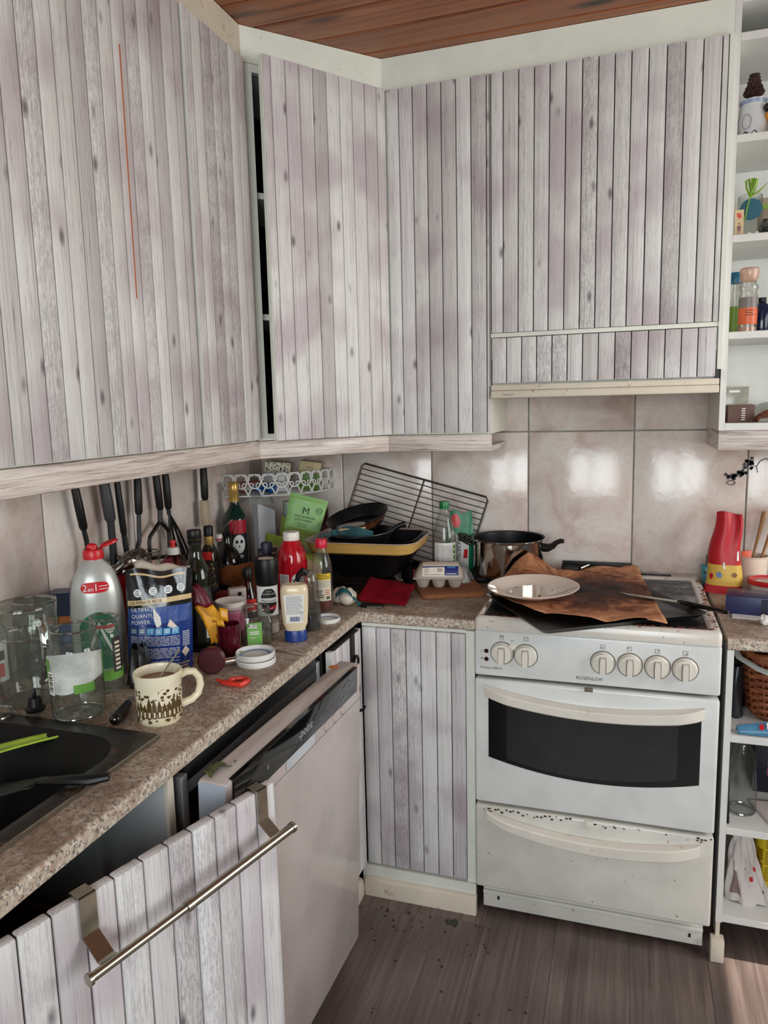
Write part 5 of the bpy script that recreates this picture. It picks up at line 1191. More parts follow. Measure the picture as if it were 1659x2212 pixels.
# --- spice pouches
def pouch(name, label, corners, mats, build, th=.010, nv=12):
    A, Bq, Cq, D = [Vector(c) for c in corners]      # bottom near, bottom far, top far, top near
    nrm = (Bq-A).cross(D-A).normalized()
    if nrm.y > 0: nrm = -nrm
    def P_(u, v, o=0):
        q = A.lerp(Bq, u).lerp(D.lerp(Cq, u), v); bl = th*(1-(2*u-1)**2)**.5*(1-(2*v-1)**4)**.5
        return q+nrm*(bl+o+.0012*math.sin(15*u+6*v)*math.sin(9*v))
    t = thing(name, label, 'pouch', A)
    b = B().grid(lambda u, v: P_(u, v)-A, 14, nv, 0).grid(lambda u, v: A.lerp(Bq, u).lerp(D.lerp(Cq, u), v)-nrm*th*.4*(1-(2*v-1)**4)-A, 14, nv, 0)
    ob('pouch', b, mats[0], t, smooth=70)
    bb = B(); build(bb, lambda u, v, o=.0012: P_(u, v, o)-A); ob('print', bb, mats[1:], t, smooth=0)
    return t
MINT = col('mint_green_paper', (136, 184, 112), .5, var=.08); LIME = col('olive_lime_paper', (132, 148, 52), .5, var=.12); KRAFT = col('kraft_paper', (176, 150, 118), .6, var=.1)
def mpr(b, P_):
    q = lambda X, Y: P_(X, Y)
    b.text('M', .27, lambda X, Y: q(.50+X*.95, .50+Y), 0)
    b.text('MUSTAPIPPURI', .088, lambda X, Y: q(.50+X, .385+Y), 0).text('KOKONAINEN', .07, lambda X, Y: q(.48+X, .30+Y), 0).text('SVARTPEPPAR', .045, lambda X, Y: q(.48+X, .20+Y), 0).text('HEL PEPPAR', .045, lambda X, Y: q(.48+X, .14+Y), 0)
    b.text('meira', .09, lambda X, Y: q(.48+X, .80+Y), 1)
    for r_ in (.085, .075): b.tube([q(.84+r_*math.cos(i*PI/9), .66+r_*1.0*math.sin(i*PI/9)) for i in range(18)], .0004, 4, 0, closed=True)
    b.lines(.78, .90, .62, .70, 3, q, 0, fill=.4, seed=3)
    b.grid(lambda u, v: q(.02+.96*u, .02+.05*v), 8, 1, 2)
    b.grid(lambda u, v: q(.01+.98*u, .90+.015*v), 8, 1, 2)
pouch('spice_pouch', 'mint green pepper pouch with large black M, hanging over the basket front', [(.230, -.295, 1.030), (.338, -.262, 1.003), (.366, -.235, 1.115), (.246, -.272, 1.148)], [MINT, PRINT, col('pale_mint_print', (190, 220, 170)), LIME], mpr, .008)
def kr(seed, wave=True):
    def f(b, P_):
        b.grid(lambda u, v: P_(u, (.66+.14*math.sin(u*3+seed))*(1-v)+.99*v, .0010), 12, 6, 0)
        b.text('meira', .13, lambda X, Y: P_(.45+X, .33+Y, .0016), 1)
        b.add([P_(.62+.11*math.cos(i*PI/7), .20+.05*math.sin(i*PI/7), .0016) for i in range(14)], [tuple(range(14))], 1)
        b.tube([P_(.72+.09*math.cos(i*PI/7), .50+.05*math.sin(i*PI/7), .0016) for i in range(14)], .0004, 4, 1, closed=True)
        b.text('mausteet', .06, lambda X, Y: P_(.5+X, .06+Y, .0016), 1)
    return f
PB = [KRAFT, LIME, PRINT]
pouch('spice_pouch', 'front kraft and lime spice pouch between slate-capped bottle and ketchup', [(.170, -.370, CT+.004), (.262, -.375, CT+.004), (.272, -.33, CT+.150), (.176, -.325, CT+.166)], PB, kr(0))
pouch('spice_pouch', 'kraft and lime spice pouch behind the front one, leaning towards the hanging mint pouch', [(.225, -.305, CT+.004), (.315, -.290, CT+.004), (.325, -.250, CT+.150), (.232, -.265, CT+.192)], PB, kr(1.2))
pouch('spice_pouch', 'crumpled lime spice pouch at the back of the pouches under the basket', [(.165, -.255, CT+.004), (.250, -.235, CT+.004), (.262, -.190, CT+.170), (.178, -.205, CT+.205)], [LIME, LIME, PRINT], kr(2.2))
pouch('spice_pouch', 'kraft spice pouch half hidden behind the vinegar bottle beside the dark pan', [(.335, -.435, CT+.004), (.400, -.400, CT+.004), (.395, -.365, CT+.115), (.335, -.395, CT+.118)], PB, kr(.5))
b = B().lathe([(0, 0), (.014, 0), (.018, .01), (.019, .12), (.021, .20), (.021, .245), (0, .247)], 20); t = thing('squeeze_tube', 'pale grey-green tube standing in the corner under the basket', 'tube', (.165, -.120, CT), face(.165, -.12)); ob('tube', b, col('pale_sage_plastic', (150, 164, 148), .4), t)
ob('print', arc(B(), .0195, .03, .10, .19, 0, off=.0015), col('dark_teal', (30, 54, 56)), t)
t = thing('storage_tin', 'dark maroon tin in shadow behind the spice pouches', 'tin', (.25, -.115, CT), face(.25, -.115)); ob('can', B().lathe([(0, 0), (.058, 0), (.06, .004), (.06, .21), (.061, .216), (.058, .222), (0, .224)], 28), col('maroon_tin', (52, 16, 22), .35), t); ob('band', B().lathe([(.0605, .10), (.0608, .16)], 28), col('dark_rose', (86, 30, 40), .4), t)
# brown paper bag lying, with a dark slotted turner head on it
t = thing('paper_bag', 'crumpled orange-brown paper bag lying with its pointed end by the swing-top bottle', 'bag', (.222, -.49, CT), 0)
s = N('greasy_kraft'); c = s.co(); GK = s.set(Base_Color=s.ramp(s.noise(c, 16, 5, .65, .8), (.35, (72, 34, 14)), (.5, (146, 82, 34)), (.7, (172, 106, 50))), Roughness=.6)
def pbg(u, v, k=1):
    X = -.115+.23*u; hw = .012+.062*min(1, u*1.5)**.8; Y = (v-.5)*2*hw; h = (.030+.085*min(1, u*1.4)**.8)*(1-(2*v-1)**2)**.6
    return (X*1+.006*math.sin(v*9), Y+.01*math.sin(u*8), max(.002, .045-.045*min(1, u*1.6)+h*k+.006*math.sin(21*u+9*v)*math.sin(13*v)*k))
ob('bag', B().grid(lambda u, v: pbg(u, v), 24, 16).grid(lambda u, v: pbg(u, v, .02), 24, 16), GK, t, smooth=50); t.rotation_euler = (0, 0, .25)
t = thing('slotted_turner', 'dark brown slotted turner head resting on the paper bag, behind the salt grinder', 'utensil', (.285, -.535, CT+.115), 0)
b = B()
for k in range(7): b.box(-.022, .030, -.004, -.001, -.04+.012*k, -.034+.012*k)
b.box(-.026, -.021, -.005, 0, -.046, .044).box(.029, .033, -.005, 0, -.046, .044).box(-.026, .033, -.005, 0, .038, .044)
ob('head', b, col('dark_brown_plastic', (44, 22, 18), .5), t); t.rotation_euler = (-.5, 0, face(.285, -.535))
t = thing('paper_carton', 'small pale pink carton with round hole between pink cup and soy bottle', 'carton', (.330, -.798, CT), face(.33, -.798, .2)); ob('carton', B().box(-.022, .022, -.012, .012, 0, .105, .001), col('pale_rose_card', (206, 190, 184)), t); ob('hole', B().lathe([(0, 0), (.006, 0)], 14, M=TR(.004, -.0124, .09) @ RX(PI/2)), col('maroon_tin', (1, 1, 1)), t)
t = thing('red_carton', 'dark red carton lying under the paper bag by the pink cup', 'carton', (.235, -.665, CT), .2); ob('carton', B().box(-.04, .04, -.02, .02, 0, .055, .002), col('crimson_card', (126, 20, 32), .5), t); ob('stripe', B().box(-.0403, .0403, -.0203, .0203, .02, .026), CARD, t)

# ================================================================== BACK WALL WORKTOP
def rack(label, cx, cy, z, w, d, rz, n, m, r=.0018):
    t = thing('cooling_rack', label, 'rack', (cx, cy, z), rz, 'stacked cooling racks')
    ob('frame', B().tube([(-w/2, -d/2, .006), (w/2, -d/2, .006), (w/2, d/2, .006), (-w/2, d/2, .006)], .0028, 6, closed=True).box(-w/2, -w/2+.004, -d/2, d/2, 0, .0045).box(w/2-.004, w/2, -d/2, d/2, 0, .0045), m, t)
    o = None
    for i in range(n):
        yy = -d/2+d*(i+1)/(n+1)
        if o is None: o = ob('wire', B().tube([(-w/2, 0, .0098), (w/2, 0, .0098)], r, 6), m, t, loc=(0, yy, 0))
        else: c = o.copy(); COL.objects.link(c); c.location = (0, yy, 0)
    return t
DKW = M('blackened_wire', (40, 30, 28), .45, .5, var=.4, vs=40)
rack('lowest of three stacked blackened racks under the roasting pan', .425, -.29, CT, .30, .24, R(-4), 12, DKW)
rack('middle of three stacked blackened racks under the roasting pan', .42, -.285, CT+.0125, .30, .24, R(-7), 12, DKW)
rack('topmost of three stacked blackened racks, right under the roasting pan', .425, -.28, CT+.025, .30, .24, R(-2), 12, DKW)
ENB = M('black_enamel', (18, 18, 21), .28, var=.4, vs=80)
def panprof(rb, rt, h, th=.0025): return [(0, 0), (rb, 0), (rt, h), (rt+.003, h+.001), (rt+.002, h+.003), (rt-th, h+.001), (rb-th, th), (0, th)]
t = thing('roasting_pan', 'deep black roasting pan under the yellow enamel dish', 'pan', (.520, -.262, CT+.0385))
ls = []
for r_, z in ((0, 0), (.058, .078), (.064, .080), (.056, .079), (.0, .003)): ls.append([(x_, y_, z) for x_, y_ in rrect(-.095-r_, .095+r_, -.078-r_, .078+r_, .04+r_*.4)])
b = B(); loops(b, ls, cap=True); b.F.append(tuple(range(len(ls[0])))[::-1]); b.MI.append(0)
ob('pan', b, ENB, t)
t = thing('enamel_dish', 'shallow yellow enamel oven dish with pinkish rim, holding frying pans', 'dish', (.520, -.275, CT+.1195), R(2))
ls = []
for r_, z in ((0, 0), (.010, .006), (.020, .036), (.026, .039), (.026, .041), (.019, .040), (.009, .008), (.002, .004)): ls.append([(x_, y_, z) for x_, y_ in rrect(-.158-r_, .158+r_, -.120-r_, .120+r_, .045+r_*.5)])
b = B(); loops(b, ls[:4]); b.F.append(tuple(range(len(ls[0])))[::-1]); b.MI.append(0); loops(b, ls[3:], 1, cap=True)
ob('dish', b, [M('mustard_enamel', (200, 160, 88), .3, var=.1, dirt=(120, 76, 30), dk=.05), M('pinkish_grey_enamel', (196, 176, 168), .35, var=.15, dirt=(90, 70, 60), dk=.3)], t)
TEF = M('worn_nonstick', (20, 20, 22), .35, var=.5, vs=30)
t = thing('oven_tray', 'navy-black liner tray lying inside the yellow dish under the frying pans', 'tray', (.535, -.270, CT+.1265), R(2))
ls = []
for r_, z in ((0, 0), (.022, .034), (.025, .035), (.020, .034), (-.002, .003)): ls.append([(x_, y_, z) for x_, y_ in rrect(-.110-r_, .128+r_, -.088-r_, .09+r_, .03+r_*.3)])
b = B(); loops(b, ls, cap=True); b.F.append(tuple(range(len(ls[0])))[::-1]); b.MI.append(0); ob('tray', b, M('navy_black_enamel', (16, 16, 24), .25), t)
t = thing('frying_pan', 'lower black frying pan in the yellow dish, with a thin metal rim', 'pan', (.500, -.262, CT+.132), 0, rot=(R(2), R(-4), 0))
ob('pan', B().lathe(panprof(.078, .100, .036), 40), TEF, t); ob('rim', B().lathe([(.101, .0375), (.1035, .038), (.1035, .0395), (.101, .0395)], 40), M('dull_steel', (120, 118, 112), .35, .8), t)
ob('handle', B().tube([(.09, .035, .035), (.112, .043, .045), (.130, .048, .048)], [.008, .009, .010], 10), BLACKP, t)
t = thing('frying_pan', 'upper black frying pan tilted on the other, its grey handle pointing to the vinegar bottle', 'pan', (.475, -.240, CT+.186), 0, rot=(R(14), R(-9), 0))
ob('pan', B().lathe(panprof(.080, .102, .034), 40), TEF, t)
ob('handle', B().tube([(.050, -.086, .036), (.040, -.115, .046), (.018, -.143, .054), (-.004, -.162, .056)], [.008, .012, .015, .0155], 12, flat=.75), M('grey_handle', (112, 106, 102), .4), t)
ob('burnt_patch', B().grid(lambda u, v: ((.0815+.018*v)*math.cos(-PI*.42+u*1.2), (.0815+.018*v)*math.sin(-PI*.42+u*1.2)-.0016, .004+.026*v), 12, 2), M('baked_grease', (92, 50, 26), .5, var=.5, vs=80, dirt=(20, 14, 12), dk=.5, ds=60), t)
t = thing('dish_cloth', 'teal rag with a beige stripe twisted over the dish front', 'cloth', (.520, -.392, CT+.172), .15)
TEAL = M('teal_cloth', (48, 92, 98), .85, var=.25, vs=40, bump=.5, bs=200)
b = B().grid(lambda u, v: (-.075+.13*u, -.008+.02*math.sin(PI*v)*-1+.008*math.sin(u*7), .004+.030*math.sin(PI*v)*(.4+.6*math.sin(PI*u))+.016*v), 16, 8)
ob('rag', b, TEAL, t, solid=.003)
ob('stripe', B().grid(lambda u, v: (-.050+.085*u, -.028+.004*v+.004*math.sin(u*5), .028+.008*u+.004*v), 10, 2), col('beige_cloth', (190, 168, 128), .9), t, solid=.002)
ob('tie', B().tube([(-.075, -.02, .012), (-.098, -.030, .016), (-.106, -.038, .0), (-.112, -.040, -.026)], [.006, .005, .006, .008], 8, flat=.5), TEAL, t)
# wire oven rack leaning on the back wall
t = thing('oven_rack', 'blackened wire oven rack leaning slanted against the back wall tiles', 'rack', (.60, -.03, .92))
TL, TRr, DV = Vector((.411, -.014, 1.225)), Vector((.862, -.014, 1.107)), Vector((-.078, -.055, -.262))
DKS = M('dark_steel_wire', (62, 56, 50), .4, .7, var=.3, vs=30)
b = B().tube([TL+DV, TL+DV*.04, TL+(TRr-TL)*.02, TL+(TRr-TL)*.98, TRr+DV*.04, TRr+DV], .0034, 8).tube([TL+DV, TRr+DV], .0034, 8)
ob('frame', b, DKS, t, w=True); ob('cross_bar', B().tube([TL.lerp(TRr, .5), TL.lerp(TRr, .5)+DV], .0026, 6), DKS, t, w=True)
for k in range(1, 14): a = TL+DV*(k/14); ob('wire', B().tube([a, a+TRr-TL], .0015, 5), DKS, t, w=True)
# bottle with green cap, pasta bag, pot
x, y = .742, -.160
t = thing('drink_bottle', 'clear drink bottle with green cap and white label, behind the egg carton', 'bottle', (x, y, CT), face(x, y, .1))
ob('body', B().lathe([(0, .006), (.028, .004), (.034, 0), (.038, .008), (.038, .125), (.036, .15), (.029, .19), (.019, .22), (.0135, .234), (.0135, .246)], 34), PET, t)
ob('cap', B().lathe([(0, .236), (.0158, .236), (.0162, .24), (.0162, .256), (.015, .26), (0, .26)], 26), col('green_plastic', (22, 118, 56), .35), t)
b = B(); arc(b, .0384, .085, .03, .128, 0, n=20); kk = cyl(.0396); b.lines(-.016, .022, .048, .12, 16, kk, 1, fill=.35, seed=3)
b.lines(-.034, -.022, .04, .12, 9, kk, 2, fill=.2, seed=5)
for k in range(8): b.add([kk(-.033+.0012*k, .034), kk(-.0325+.0012*k, .034), kk(-.0325+.0012*k, .052), kk(-.033+.0012*k, .052)], [(0, 1, 2, 3)], 3)
for k in range(5): b.add([kk(.030+.005*math.cos(i*PI/5), .046+.017*k+.007*math.sin(i*PI/5)) for i in range(10)], [tuple(range(10))], 4)
ob('label', b, [WLAB, GPRINT, GPRINT, PRINT, col('green_print', (90, 160, 40))], t, smooth=40)
t = thing('pasta_bag', 'green plastic macaroni bag with red top and white panel, before the oven rack', 'bag', (.770, -.086, CT), face(.770, -.086, -.1)); t.rotation_euler = (0, R(3), face(.770, -.086, -.1))
def pb(u, v, k=1): w = .098*(1-.30*v**3); return ((u-.5)*w, -k*(.016*(1-(2*u-1)**2)**.5*(1-v**3)+.001)+.003*math.sin(9*v), .215*v+.006*math.sin(u*8)*v)
GRN = M('green_film', (20, 112, 76), .4, var=.15, bump=.3, bs=40)
ob('bag', B().grid(lambda u, v: pb(u, v), 14, 16).grid(lambda u, v: pb(u, v, -1), 14, 16), GRN, t, smooth=70)
q = lambda X, Y: (lambda p: (p[0], p[1]-.0014, p[2]))(pb(X/.098+.5, Y/.215)); q2 = lambda X, Y: (lambda p: (p[0], p[1]-.0030, p[2]))(pb(X/.098+.5, Y/.215))
b = B().spot(q, -.020, .182, .020, .022, 0)
b.grid(lambda u, v: q(-.030+.064*u, .028+v*(.092+.030*(1-u))), 10, 8, 1)
b.text('MAKARONe', .026, lambda X, Y: q2(-.010+Y, .140-X*1.0), 2, 'LEFT', .62).add([q2(*p) for p in ((.016, .062), (.030, .062), (.031, .092), (.018, .094))], [(0, 1, 2, 3)], 0)
ob('print', b, [RC, WPRINT, PRINT], t, smooth=0)
o = ob('plastic_bag', B().grid(lambda u, v: (.035*math.cos(2*PI*u)*(1-.5*v)+.005*math.sin(15*u+4*v), .035*math.sin(2*PI*u)*(1-.5*v)+.005*math.cos(12*u), .06*v+.006*math.sin(17*u)), 26, 6), GLASS('milky_bag', (226, 226, 222), .3, .2, haze=.3, hcol=(200, 200, 196)), loc=(.815, -.225, CT), solid=.001); tag(o, 'crumpled milky plastic bag between drink bottle and cooking pot', 'bag')
t = thing('trivet', 'round black iron trivet on the worktop beneath the cooking pot', 'trivet', (.858, -.125, CT)); ob('plate', B().lathe([(0, 0), (.070, 0), (.072, .004), (.072, .018), (.069, .0205), (0, .0205)], 32), IRON, t)
x, y = .948, -.138
t = thing('cooking_pot', 'polished steel cooking pot with black inside and black handles, beside the stove back', 'pot', (x, y, .8755), 0)
ob('body', B().lathe([(0, 0), (.100, 0), (.1095, .006), (.1125, .018), (.1125, .112), (.1135, .116), (.1185, .1185), (.1185, .1215), (.1155, .122)], 56), CHROME, t)
ob('lining', B().lathe([(.1165, .1222), (.1115, .1195), (.1105, .11), (.1095, .008), (.09, .003), (0, .003)], 56), BLACKP, t)
HB = M('black_handle', (20, 19, 19), .3, var=.2)
for a, nm in ((PI*1.0, 0), (PI*-.02, 1)):
    h_ = B().tube([(.112, -.030, .098), (.128, -.030, .104), (.150, -.026, .116), (.158, 0, .121), (.150, .026, .116), (.128, .030, .104), (.112, .030, .098)] if nm == 0 else [(.112, -.0, .092), (.125, 0, .092), (.140, 0, .098), (.152, 0, .110), (.166, 0, .116), (.176, 0, .114)], [.007, .0085, .010, .010, .010, .0085, .007] if nm == 0 else [.018, .017, .013, .010, .010, .008], 12, M=RZ(a), flat=.8)
    ob('handle', h_, HB, t)
# --- egg carton on the chopping board
x, y = .789, -.309
t = thing('chopping_board', 'worn brown wooden chopping board under the egg carton', 'board', (x, y, CT), R(26))
s = N('worn_beech'); BOARD = s.set(Base_Color=s.ramp(s.noise(s.co((2, 22, 22)), 2, 6, .7), (.3, (84, 46, 24)), (.5, (134, 82, 48)), (.7, (160, 104, 62))), Roughness=.7)
s.bump(s.noise(s.co(), 140, 4), .5, .002)
ls = [[(px_, py_, z) for px_, py_ in rrect(-.100+d, .100-d, -.092+d, .092-d, .018)] for d, z in ((.002, 0), (0, .002), (0, .013), (.002, .015))]
b = B(); loops(b, ls, cap=True); ob('board', b, BOARD, t)
t = thing('egg_carton', 'grey pulp egg carton for six with cream and blue label, on the chopping board', 'carton', (.757, -.300, CT+.0155), R(12))
PULP = M('paper_pulp', (172, 160, 148), .9, var=.08, vs=60, bump=.4, bs=180)
b = B()
for i in range(3):
    for j in range(2):
        b.lathe([(.013, 0), (.017, .004), (.0235, .024), (.0255, .030)], 16, M=TR(-.049+.049*i, -.0245+.049*j, 0))
b.box(-.079, .079, -.055, .055, .029, .0325, .0012, seg=1)
ob('tray', b, PULP, t)
ls = []
for d, z in ((0, .0325), (.004, .045), (.014, .064), (.022, .068)): ls.append([(px_, py_, z) for px_, py_ in rrect(-.075+d, .075-d, -.051+d, .051-d, .018)])
b = B(); loops(b, ls, cap=True); ob('lid', b, PULP, t)
lp_ = [(-.0499, .036), (-.047, .045), (-.042, .0545), (-.037, .064), (-.029, .068), (-.010, .068), (.012, .068)]
def ls_(u, v): p = poly(lp_, min(.999, max(0, v))); return (-.050+.110*u, p[0], p[1]+.0006)
lq = lambda u, v: (lambda p: (p[0], p[1]-.0006, p[2]+.0012))(ls_(u, v)); lr = lambda u, v: (lambda p: (p[0], p[1]-.0012, p[2]+.0018))(ls_(u, v))
b = B().grid(lq, 10, 6, 0).grid(lambda u, v: lr(.62+.38*u, .05+.5*v), 6, 4, 1).grid(lambda u, v: lr(u, .44+.06*v+.03*math.sin(u*3)), 10, 1, 1)
b.lines(.06, .60, .06, .13, 1, lr, 2, fill=.5, seed=4).text('6', .16, lambda X, Y: lr(.12+X*.5, .26+Y), 2).tube([lr(.12+.05*math.cos(i*PI/8), .31+.12*math.sin(i*PI/8)) for i in range(16)], .0004, 4, 2, closed=True)
b.lines(.66, .95, .10, .16, 1, lambda u, v: (lambda p: (p[0], p[1]-.0006, p[2]+.0006))(lr(u, v)), 3, fill=.6, seed=5).lines(.70, .92, .42, .5, 2, lambda u, v: (lambda p: (p[0], p[1]-.0006, p[2]+.0006))(lr(u, v)), 4, fill=.5, seed=6)
b.grid(lambda u, v: lr(.42+.14*u, .24+.18*v), 2, 2, 5)
ob('label', b, [col('egg_label_cream', (222, 214, 198), .5), col('deep_blue_print', (30, 44, 110), .4), GPRINT, WPRINT, col('sky_print', (1, 1, 1)), PULP], t, smooth=30)
t = thing('black_mug', 'small dark mug with a red patch and marbled handle, between roasting pan and egg carton', 'mug', (.643, -.228, CT), face(.643, -.228))
ob('body', B().lathe([(0, 0), (.027, 0), (.030, .004), (.031, .058), (.0325, .062), (.0295, .060), (.028, .006), (0, .006)], 24), BLACKG, t); ob('patch', arc(B(), .0312, .022, .02, .05, 0, a=-PI/2+.6), col('brick_red', (126, 40, 30)), t)
ob('handle', B().tube([(-.028, -.006, .048), (-.045, -.012, .044), (-.048, -.014, .026), (-.040, -.014, .012), (-.024, -.014, .010)], .006, 8), M('marbled', (120, 116, 104), .4, var=.7, vs=120), t)
# --- red pot holder and what lies under it
s = N('red_quilt'); c = s.co(); s.bump(s.noise(c, 220, 3), .6, .002)
REDQ = s.set(Base_Color=s.mix(s.mask(s.noise(c, 18, 4), .55, .75), s.mix(s.noise(c, 40), (104, 8, 22), (134, 14, 30)), (58, 8, 14)), Roughness=.95, Specular_IOR_Level=.1)
t = thing('pot_holder', 'dark red quilted pot holder lying crumpled before the egg carton', 'cloth', (.645, -.440, CT+.004))
def ph(u, v):
    a, b_, c_, d = (-.080, -.078), (.070, -.092), (.056, .062), (-.092, .074)
    X = (a[0]*(1-u)+b_[0]*u)*(1-v)+(d[0]*(1-u)+c_[0]*u)*v; Y = (a[1]*(1-u)+b_[1]*u)*(1-v)+(d[1]*(1-u)+c_[1]*u)*v
    return (X, Y, .013+.030*v**1.3*(1-.45*u)+.006*math.sin(PI*v)+.003*math.sin(11*u+5*v)*math.sin(6*v))
ob('quilt', B().grid(ph, 26, 20), REDQ, t, solid=.012, sub=1, smooth=60)
t = thing('pocket_knife', 'small dark folding knife with steel edge poking out below the red pot holder', 'knife', (.622, -.548, CT)); ob('handle', B().box(-.035, .03, -.006, .010, .0005, .010, .003), BLACKP, t); ob('liner', B().box(-.016, .032, -.0075, -.0062, .002, .006), STEEL, t); ob('bolster', B().tube([(-.036, .0, .006), (-.046, .004, .008)], .005, 8), STEEL, t)
o = ob('net_scrap', B().grid(lambda u, v: ((u-.5)*.09, (v-.5)*.045, .005+.010*math.sin(u*6)**2*math.sin(v*3)), 16, 8), M('orange_net', (180, 62, 28), .7, var=.4, vs=60), loc=(.535, -.445, CT), rot=(0, 0, .3), solid=.001); tag(o, 'orange vegetable net scrap behind the garlic', 'net')

# ================================================================== ON THE STOVE
HT = .8740
A_, ua, va = Vector((1.121, -.766, 0)), Vector((math.cos(R(32)), math.sin(R(32)), 0)), Vector((-math.sin(R(32)), math.cos(R(32)), 0))
ctr = A_+ua*.23+va*.185
t = thing('baking_tray', 'black baking tray set askew on the hob, one corner jutting over the stove front', 'tray', (ctr.x, ctr.y, HT), R(32))
ls = []
for d, z in ((.014, 0), (.006, .010), (.0, .013), (.0, .0145), (.007, .012), (.016, .003)): ls.append([(px_, py_, z) for px_, py_ in rrect(-.23+d, .23-d, -.185+d, .185-d, .018)])
b = B(); loops(b, ls, cap=True); b.F.append(tuple(range(len(ls[0])))[::-1]); b.MI.append(0); ob('tray', b, M('black_tray', (24, 21, 22), .38, var=.5, vs=40, dirt=(60, 40, 30), dk=.1), t)
fr_ = [(.955, -.465), (1.02, -.56), (1.09, -.628), (1.15, -.645), (1.21, -.672), (1.27, -.662), (1.335, -.650), (1.405, -.648)]
bk_ = [(.950, -.285), (.985, -.262), (1.06, -.215), (1.115, -.15), (1.17, -.105), (1.23, -.075), (1.29, -.05), (1.345, -.05)]
def pap(u, v):
    a, c_ = poly(fr_, u), poly(bk_, u); X = a[0]+(c_[0]-a[0])*v; Y = a[1]+(c_[1]-a[1])*v
    z = HT+.0165+.0022*math.sin(23*u+9*v)*math.sin(14*v+3*u)+.003*math.sin(7*u+2)*(v-.3)
    z += .080*max(0, 1-abs(u-.22)/.22)**1.0*max(0, v-.55)/.45
    z += .012*max(0, .12-v)/.12*abs(math.sin(u*9))+.010*max(0, v-.8)/.2*(u > .4)*abs(math.sin(u*11))
    if Y < -.636 and u > .9: z -= .004
    return (X, Y, z)
s = N('scorched_paper'); c = s.co()
gr = s.n('TexGradient', gradient_type='SPHERICAL'); mp = s.n('Mapping'); mp.inputs['Location'].default_value = (-1.235*3.0, .36*3.4, -.89*2); mp.inputs['Scale'].default_value = (3.0, 3.4, 2)
s.l(s.n('TexCoord').outputs['Object'], mp.inputs[0]); s.l(mp.outputs[0], gr.inputs[0])
nz = s.noise(c, 13, 7, .72, 1.0); k = s.math('ADD', s.math('MULTIPLY', gr.outputs[1], .50), s.math('MULTIPLY', nz, .95))
base = s.ramp(k, (.46, (202, 146, 106)), (.58, (172, 116, 78)), (.70, (112, 64, 40)), (.82, (66, 38, 28)), (.96, (30, 24, 26)))
s.bump(s.noise(c, 40, 5), .4, .003)
PAPER = s.set(Base_Color=base, Roughness=.7, Specular_IOR_Level=.3)
t = thing('baking_paper', 'scorched brown baking paper spread over the tray, curling up by the pot', 'paper', (1.2, -.36, HT+.01))
o = ob('sheet', B().grid(pap, 60, 44), PAPER, t, w=True, smooth=60); o.modifiers.new('thickness', 'SOLIDIFY').thickness = .0006
t = thing('plate', 'round cream dinner plate with crumbs, resting on the baking paper', 'plate', (1.065, -.465, HT+.026), 0, rot=(R(1.5), R(-1.0), 0))
PLT = M('cream_glaze', (226, 212, 198), .1, var=.04, vs=6, dirt=(170, 130, 96), dk=.0, ds=18, coat=.3)
ob('plate', B().lathe([(0, .002), (.070, .002), (.074, 0), (.078, .001), (.092, .008), (.124, .0195), (.1255, .0215), (.1235, .0225), (.092, .012), (.080, .0065), (.06, .005), (0, .005)], 64), PLT, t)
ob('crumb', B().sphere((.022, -.045, .0065), .0035, 8, 5, sz=.6).sphere((-.05, .03, .0065), .002, 8, 5).sphere((.05, .02, .006), .0018, 8, 5), M('brown_crumb', (96, 52, 24), .8), t)
t = thing('knife', 'long kitchen knife with black handle lying from the paper to the blue box', 'knife', (1.42, -.445, HT+.012))
P1_, P2_, P3_ = Vector((1.289, -.400, HT+.0245)), Vector((1.447, -.455, HT+.022)), Vector((1.556, -.503, HT+.0135)); dv = (P2_-P1_).normalized(); nv = Vector((-dv.y, dv.x, 0)); up_ = Vector((0, 0, .0012))
b = B().add([P1_+up_, P1_.lerp(P2_, .2)-nv*.009+up_*0, P2_-nv*.011, P2_+nv*.010, P1_.lerp(P2_, .3)+nv*.006, P1_-up_, P1_.lerp(P2_, .2)-nv*.009-up_*2, P2_-nv*.011-up_*2, P2_+nv*.010-up_*2, P1_.lerp(P2_, .3)+nv*.006-up_*2], [(0, 1, 2, 3, 4), (5, 9, 8, 7, 6), (0, 5, 6, 1), (1, 6, 7, 2), (2, 7, 8, 3), (3, 8, 9, 4), (4, 9, 5, 0)])
ob('blade', b, STEEL, t, w=True, smooth=0)
ob('handle', B().tube([P2_-dv*.008, P2_, P2_.lerp(P3_, .15), P2_.lerp(P3_, .5), P2_.lerp(P3_, .85), P3_], [.006, .0085, .0095, .0085, .0095, .007], 12, flat=.7), BLACKG, t, w=True)
t = thing('grill_tray', 'narrow blackened tray lying along the back of the hob under the tiles', 'tray', (1.22, -.050, HT)); ob('tray', B().box(-.11, .105, -.022, .022, 0, .004, .001).box(-.11, .105, .016, .022, .004, .030, .001).box(-.11, -.105, -.022, .022, .004, .022, .001).box(.100, .105, -.022, .022, .004, .022, .001), IRON, t)
t = thing('saucepan_lid', 'dark saucepan lid with steel and black handle, behind the baking paper', 'lid', (1.142, -.112, HT)); ob('lid', B().lathe([(0, .012), (.03, .010), (.034, .003), (.034, 0), (0, 0)], 26), IRON, t); ob('knob', B().tube([(-.022, 0, .021), (.0, 0, .023), (.026, 0, .021)], [.008, .010, .008], 10), BLACKP, t); ob('strap', B().tube([(.03, .008, .022), (.055, .03, .030)], [.004, .003], 8), STEEL, t); ob('post', B().tube([(0, 0, .010), (0, 0, .020)], .004, 8), STEEL, t)

